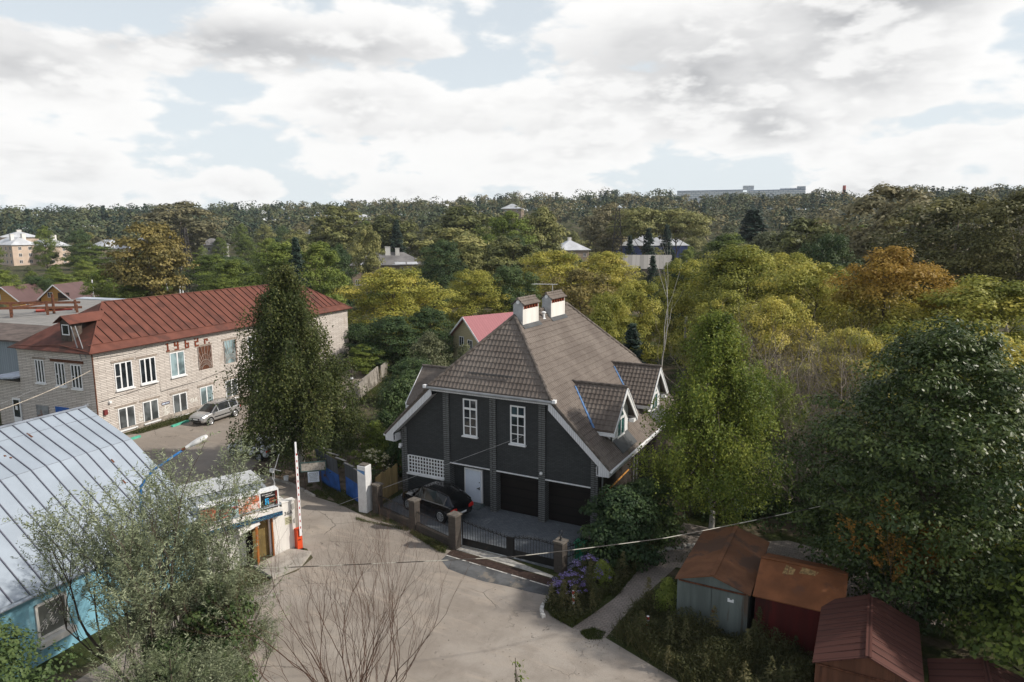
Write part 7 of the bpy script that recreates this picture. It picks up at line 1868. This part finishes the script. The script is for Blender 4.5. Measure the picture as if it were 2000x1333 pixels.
# bushes and flowers
gbush = make_tree('bush', 81, 3.6, 2.05, .05, 'dome', 150, 90, .62, .17, .11, L['dark'], M['bark'], .06); place(gbush, 'rounded dark green bush beside the driveway gate', -10.35, 30.6, cat='bush')
g2_ = dup(gbush, (-9.9, 33.2, 0), 2.0, .9, label='dark green bush at the corner of the dark house behind the gate bush')
for px, yt, wpx, r, kd, lab in ((778, 735, 130, 52, 'bush', 'dark bush against the near concrete fence'), (745, 800, 90, 50, 'bush', 'low dark bush left of the verge boards'), (720, 822, 90, 47, 'gbush', 'green garden bush behind the cream flowers'),
        (770, 850, 80, 45, 'bush', 'dark garden bush beside the dark house'), (795, 770, 70, 48, 'bush', 'dark bush under the left dormer'), (715, 640, 120, 90, 'bush', 'bush drooping over the far concrete fence'),
        (1240, 1000, 90, 36, 'bush', 'dark shrub between the gate bush and the path'), 
        (1500, 950, 120, 40, 'bush', 'dark undergrowth bush behind the brick paving'), (1570, 910, 120, 43, 'bush', 'dark undergrowth bush under the thicket'), (1430, 960, 120, 39, 'bush', 'dark undergrowth bush by the birch trunk'), (1650, 900, 130, 40, 'bush', 'dark undergrowth bush left of the glossy tree'),
        (300, 560, 70, 130, 'gbush', 'green bush above the grey sheet fence'), (420, 560, 110, 150, 'gbush', 'pale green bush right of the two white poles'), (70, 600, 60, 120, 'gbush', 'bush below the timber cabins'), (190, 590, 50, 112, 'gbush', 'yellow green bush by the hangar ridge'), (215, 552, 90, 165, 'gbush', 'bushes right of the timber cabin')):
    x, y = B(px, r); plant(kd, x, y, 16 + (453.5 - yt) * r / 1345, wpx * r / 1345, lab)['category'] = 'bush'
plant('gbush', -10.2, 27.7, 1.25, 1.3, 'leafy green shrub behind the asters')['category'] = 'bush'
plant('gbush', -6.95, 26.9, 1.6, 1.3, 'leafy shrub against the grey green garage')['category'] = 'bush'
plant('maple', 9.3, 27.5, 9.2, 6.4, 'yellow green maple reaching over the end garage from the frame edge', v=1)
def flower_clump(name, label, x, y, Rr, H, nf, leafm, flm, seed, fs=.05, cat='flowers'):
    rng = np.random.default_rng(seed); t = thing(name, label, cat, (x, y, 0)); n = 2600
    c, cr, pos, nrm, lv = clumps(rng, H, Rr, .05, 'dome', 40, n // 40, .22, .7, .5, .6); leaf_obj('leaves', pos, nrm, unit(rng, len(pos)), .09, .035, lv, leafm, t)
    c, cr, pos, nrm, lv = clumps(rng, H * 1.08, Rr * 1.05, H * .45, 'dome', 46, max(1, nf // 46), .17, .6, .35, .9); leaf_obj('blossom', pos, nrm + np.array([0, 0, .6]), unit(rng, len(pos)), fs, fs, lv, flm, t); return t
flower_clump('aster', 'clump of purple asters nearest the red and white bollard', -11.15, 26.15, .85, .95, 1300, L['weed'], L['aster'], 91)
flower_clump('aster', 'paler clump of purple asters beside the lantern post', -10.75, 27.75, .95, 1.15, 1000, L['weed'], L['aster'], 92)
flower_clump('hydrangea', 'shrub with cream flower heads behind the white pillar', -28.4, 33.9, 1.2, 1.9, 330, L['green'], L['cream'], 93, .13)
flower_clump('flower_bush', 'garden plants dotted with orange red flowers by the dark house', -26.6, 35.2, 1.1, 1.2, 90, L['green'], L['red'], 94, .10)
flower_clump('garden_plants', 'leafy garden plants spilling over the blue metal fence', -29.6, 33.2, 1.3, 1.9, 46, L['green'], L['cream'], 95, .06)
flower_clump('garden_plants', 'leafy plants between the yellow fence and the white pillar', -26.2, 31.2, .9, 2.0, 46, L['dark'], L['red'], 96, .04)
rf = thing('marigold', 'stalk of orange red flowers at the bottom edge', 'flowers', (*B(1012, 17.4), -.75)); rng = np.random.default_rng(5)
mb = MB()
for k in range(5): mb.tube([(0, 0, 0), (rng.normal(0, .05), rng.normal(0, .05), 2.2), (rng.normal(0, .14), rng.normal(0, .14), 4.3 + .2 * k)], [.03, .02, .01], 4)
mb.build('stem', M['bark'], rf); pos = np.array([[rng.normal(0, .12), rng.normal(0, .12), 3.9 + rng.uniform(0, 1.1)] for k in range(70)]); leaf_obj('leaves', pos, unit(rng, 70), unit(rng, 70), .12, .05, rng.uniform(.3, .8, 70), L['green'], rf)
pos = np.array([[rng.normal(0, .09), rng.normal(0, .09), 3.95 + rng.uniform(0, .25)] for k in range(40)]); leaf_obj('blossom', pos, unit(rng, 40) + np.array([0, 0, 1]), unit(rng, 40), .09, .08, rng.uniform(0, 1, 40), L['red'], rf)
# weeds and grass nobody would count
def stuff(name, arrs, m):
    pos, nr, al, h, w_, lv = (np.concatenate(q) for q in zip(*arrs)); o = leaf_obj(name, pos, nr, al, h, w_, lv, m); tag(o, kind='stuff'); return o
def weed_patch(rng, poly, n, h0, h1, w_, lean=.4, tall=0):
    xy = in_poly(poly, n, rng); hm = .35 + .65 * (np.sin(xy[:, 0] * 2.1 + 1) * np.cos(xy[:, 1] * 1.7) * .5 + .5); p, nr, al, h, _ = blades(rng, xy, 0.0, h0, h1, w_, lean)
    h2 = h * hm; p[:, 2] *= hm; lv = .42 + .3 * (hm - .5) + rng.normal(0, .18, n); return p, nr, al, h2, np.full(n, w_), lv
def leafy(rng, poly, n, hmax, ln, wd):
    xy = in_poly(poly, n, rng); hm = .3 + .7 * (np.sin(xy[:, 0] * 2.1 + 1) * np.cos(xy[:, 1] * 1.7) * .5 + .5)
    z = rng.uniform(.03, 1, n) * hmax * hm; return np.stack([xy[:, 0], xy[:, 1], z], 1), rng.normal(size=(n, 3)) + np.array([0, 0, .9]), unit(rng, n), ln * rng.uniform(.6, 1.3, n), wd * rng.uniform(.6, 1.3, n), .4 + rng.normal(0, .16, n)
def stalks(rng, poly, n):
    """Tall single weeds: leaves crowding up a stalk."""
    A = []
    for x, y in in_poly(poly, n, rng):
        H = rng.uniform(.7, 1.7); m = int(150 * H); z = rng.uniform(.05, 1, m); r = .26 * H * (1.05 - z) ** .7; a = rng.uniform(0, 6.283, m); tone = rng.normal(.5, .2)
        A.append((np.stack([x + r * np.cos(a) * rng.uniform(.2, 1, m), y + r * np.sin(a) * rng.uniform(.2, 1, m), z * H], 1), np.stack([np.cos(a) * .4, np.sin(a) * .4, np.ones(m)], 1) + rng.normal(size=(m, 3)) * .4, np.stack([np.cos(a), np.sin(a), .4 + 0 * a], 1), np.full(m, .16) * rng.uniform(.6, 1.2, m), np.full(m, .045), tone + rng.normal(0, .12, m)))
    return tuple(np.concatenate(q) for q in zip(*A))
rng = np.random.default_rng(15)
WZ = [(-8.35, 24.1), (-5.5, 22.75), (-2.6, 20.5), (.3, 17.2), (2.5, 14), (5, 16), (1.8, 22.4), (-1.1, 22.9), (-1.1, 26.2), (-6.5, 26.1), (-7.95, 27.2)]
stuff('weeds', [weed_patch(rng, WZ, 22000, .45, 1.35, .022, .5), leafy(rng, WZ, 46000, 1.05, .12, .05)] + [stalks(rng, WZ, 46)], L['weed'])
GR = [([(-36.6, 30.8), (-34.9, 30.7), (-34.4, 31.8), (-36.4, 32.0)], 1600, .08, .2), ([(-9.65, 23.75), (-9.2, 23.45), (-8.7, 23.7), (-8.75, 24.25), (-9.3, 24.3)], 2600, .08, .22), ([(-11.7, 24.7), (-11, 24.2), (-10.05, 23.95), (-9.7, 25.2), (-9.7, 27), (-12, 27.4), (-11.9, 26.0)], 7000, .1, .5),
      ([(-21.3, 28.4), (-18.5, 27.4), (-18.3, 27.0), (-18.9, 27.1), (-21.3, 28.1)], 1700, .08, .38), ([(-26.6, 29.7), (-31, 31.9), (-31.2, 31.4), (-27.2, 29.2)], 2600, .08, .4), ([(-24.6, 18.2), (-23.2, 20.0), (-23.9, 21.0), (-25.2, 20.8), (-25.6, 18.5)], 2600, .08, .3), ([(-25.3, 28.4), (-24.5, 28.3), (-21.6, 28.5), (-21.6, 28.25), (-25, 28.1)], 900, .05, .25),
      ([(-9.3, 27), (-9.15, 30), (-8.9, 33.2), (-9.6, 33.2), (-10, 27)], 5000, .1, .45), ([(-8.1, 31.2), (-7.2, 33.8), (-5.2, 35.2), (-6.5, 32)], 700, .05, .3), ([(-4.2, 31.7), (-1.4, 30.7), (3.2, 31.1), (2.4, 35), (-2.8, 36)], 1300, .05, .35),
      ([(-52.9, 33), (-51.8, 33), (-52.0, 41), (-53.9, 41)], 3000, .08, .45), ([(-24.8, 30.2), (-24.9, 29.8), (-30, 33), (-26, 42), (-25.6, 42)], 9000, .06, .2), ([(-42.6, 48), (-48, 60), (-44, 61), (-40, 50)], 4000, .2, .9), ([(-49.6, 61.2), (-60.5, 68.8), (-60.8, 68.2), (-50.2, 60.7)], 1500, .1, .4), ([(-30.2, 29.9), (-28.6, 29.6), (-28.8, 30.2), (-30.3, 30.6)], 900, .08, .3)]
stuff('grass', [weed_patch(rng, *g, .02) for g in GR], L['grass'])
stuff('weeds', [leafy(rng, GR[2][0], 7000, .5, .11, .05), leafy(rng, GR[7][0], 5000, .5, .11, .05), leafy(rng, GR[3][0], 1200, .3, .09, .04), leafy(rng, GR[4][0], 1800, .4, .09, .04), leafy(rng, GR[10][0], 3500, .4, .1, .05), stalks(rng, GR[2][0], 12), stalks(rng, GR[12][0], 22), stalks(rng, GR[7][0], 10)], L['weed'])
UG = [(-5.5, 36.8), (2.8, 36.2), (5, 31.5), (14, 34), (22, 60), (-3, 66), (-11, 50), (-10.5, 37)]
stuff('undergrowth', [leafy(rng, UG, 30000, 1.5, .22, .13)], L['dark'])
UG2 = [(-41.5, 50), (-47.5, 61.5), (-40, 75), (-26, 70), (-27, 48), (-37.5, 47)]
stuff('undergrowth', [leafy(rng, UG2, 22000, 1.4, .22, .13)], L['dark'])

# grit and fallen leaves that gather along the edges of the road
xy = np.concatenate([in_poly(g[0], 420, rng) for g in GR[1:10]] + [in_poly(road_poly, 5200, rng)])
xy = xy + rng.normal(0, .35, xy.shape); n = len(xy)
stuff('gravel', [(np.stack([xy[:, 0], xy[:, 1], np.full(n, .022)], 1), np.tile([0, 0, 1.0], (n, 1)) + rng.normal(size=(n, 3)) * .5, unit(rng, n), rng.uniform(.02, .075, n), rng.uniform(.015, .05, n), rng.uniform(0, 1, n))], leaf_mat('grit and dry leaves', (.10, .085, .07), (.24, .20, .16), (.42, .36, .28), 0.0, spread=0))
# ------------------------------------------------------------------ thin haze over the whole valley
mb = MB(); mb.box((-1700, -60, -3.0), (1700, 1700, 120))
hz = mb.build('haze', bpy.data.materials.new('haze air')); tag(hz, kind='stuff')
m = hz.data.materials[0]; m.use_nodes = True; t = NT(m.node_tree); t.n.clear()
pv = t.add('ShaderNodeVolumePrincipled', ins={'Color': (.80, .88, .95), 'Density': 0.00012}); t.add('ShaderNodeOutputMaterial', ins={1: pv.outputs[0]})
hz.visible_shadow = True
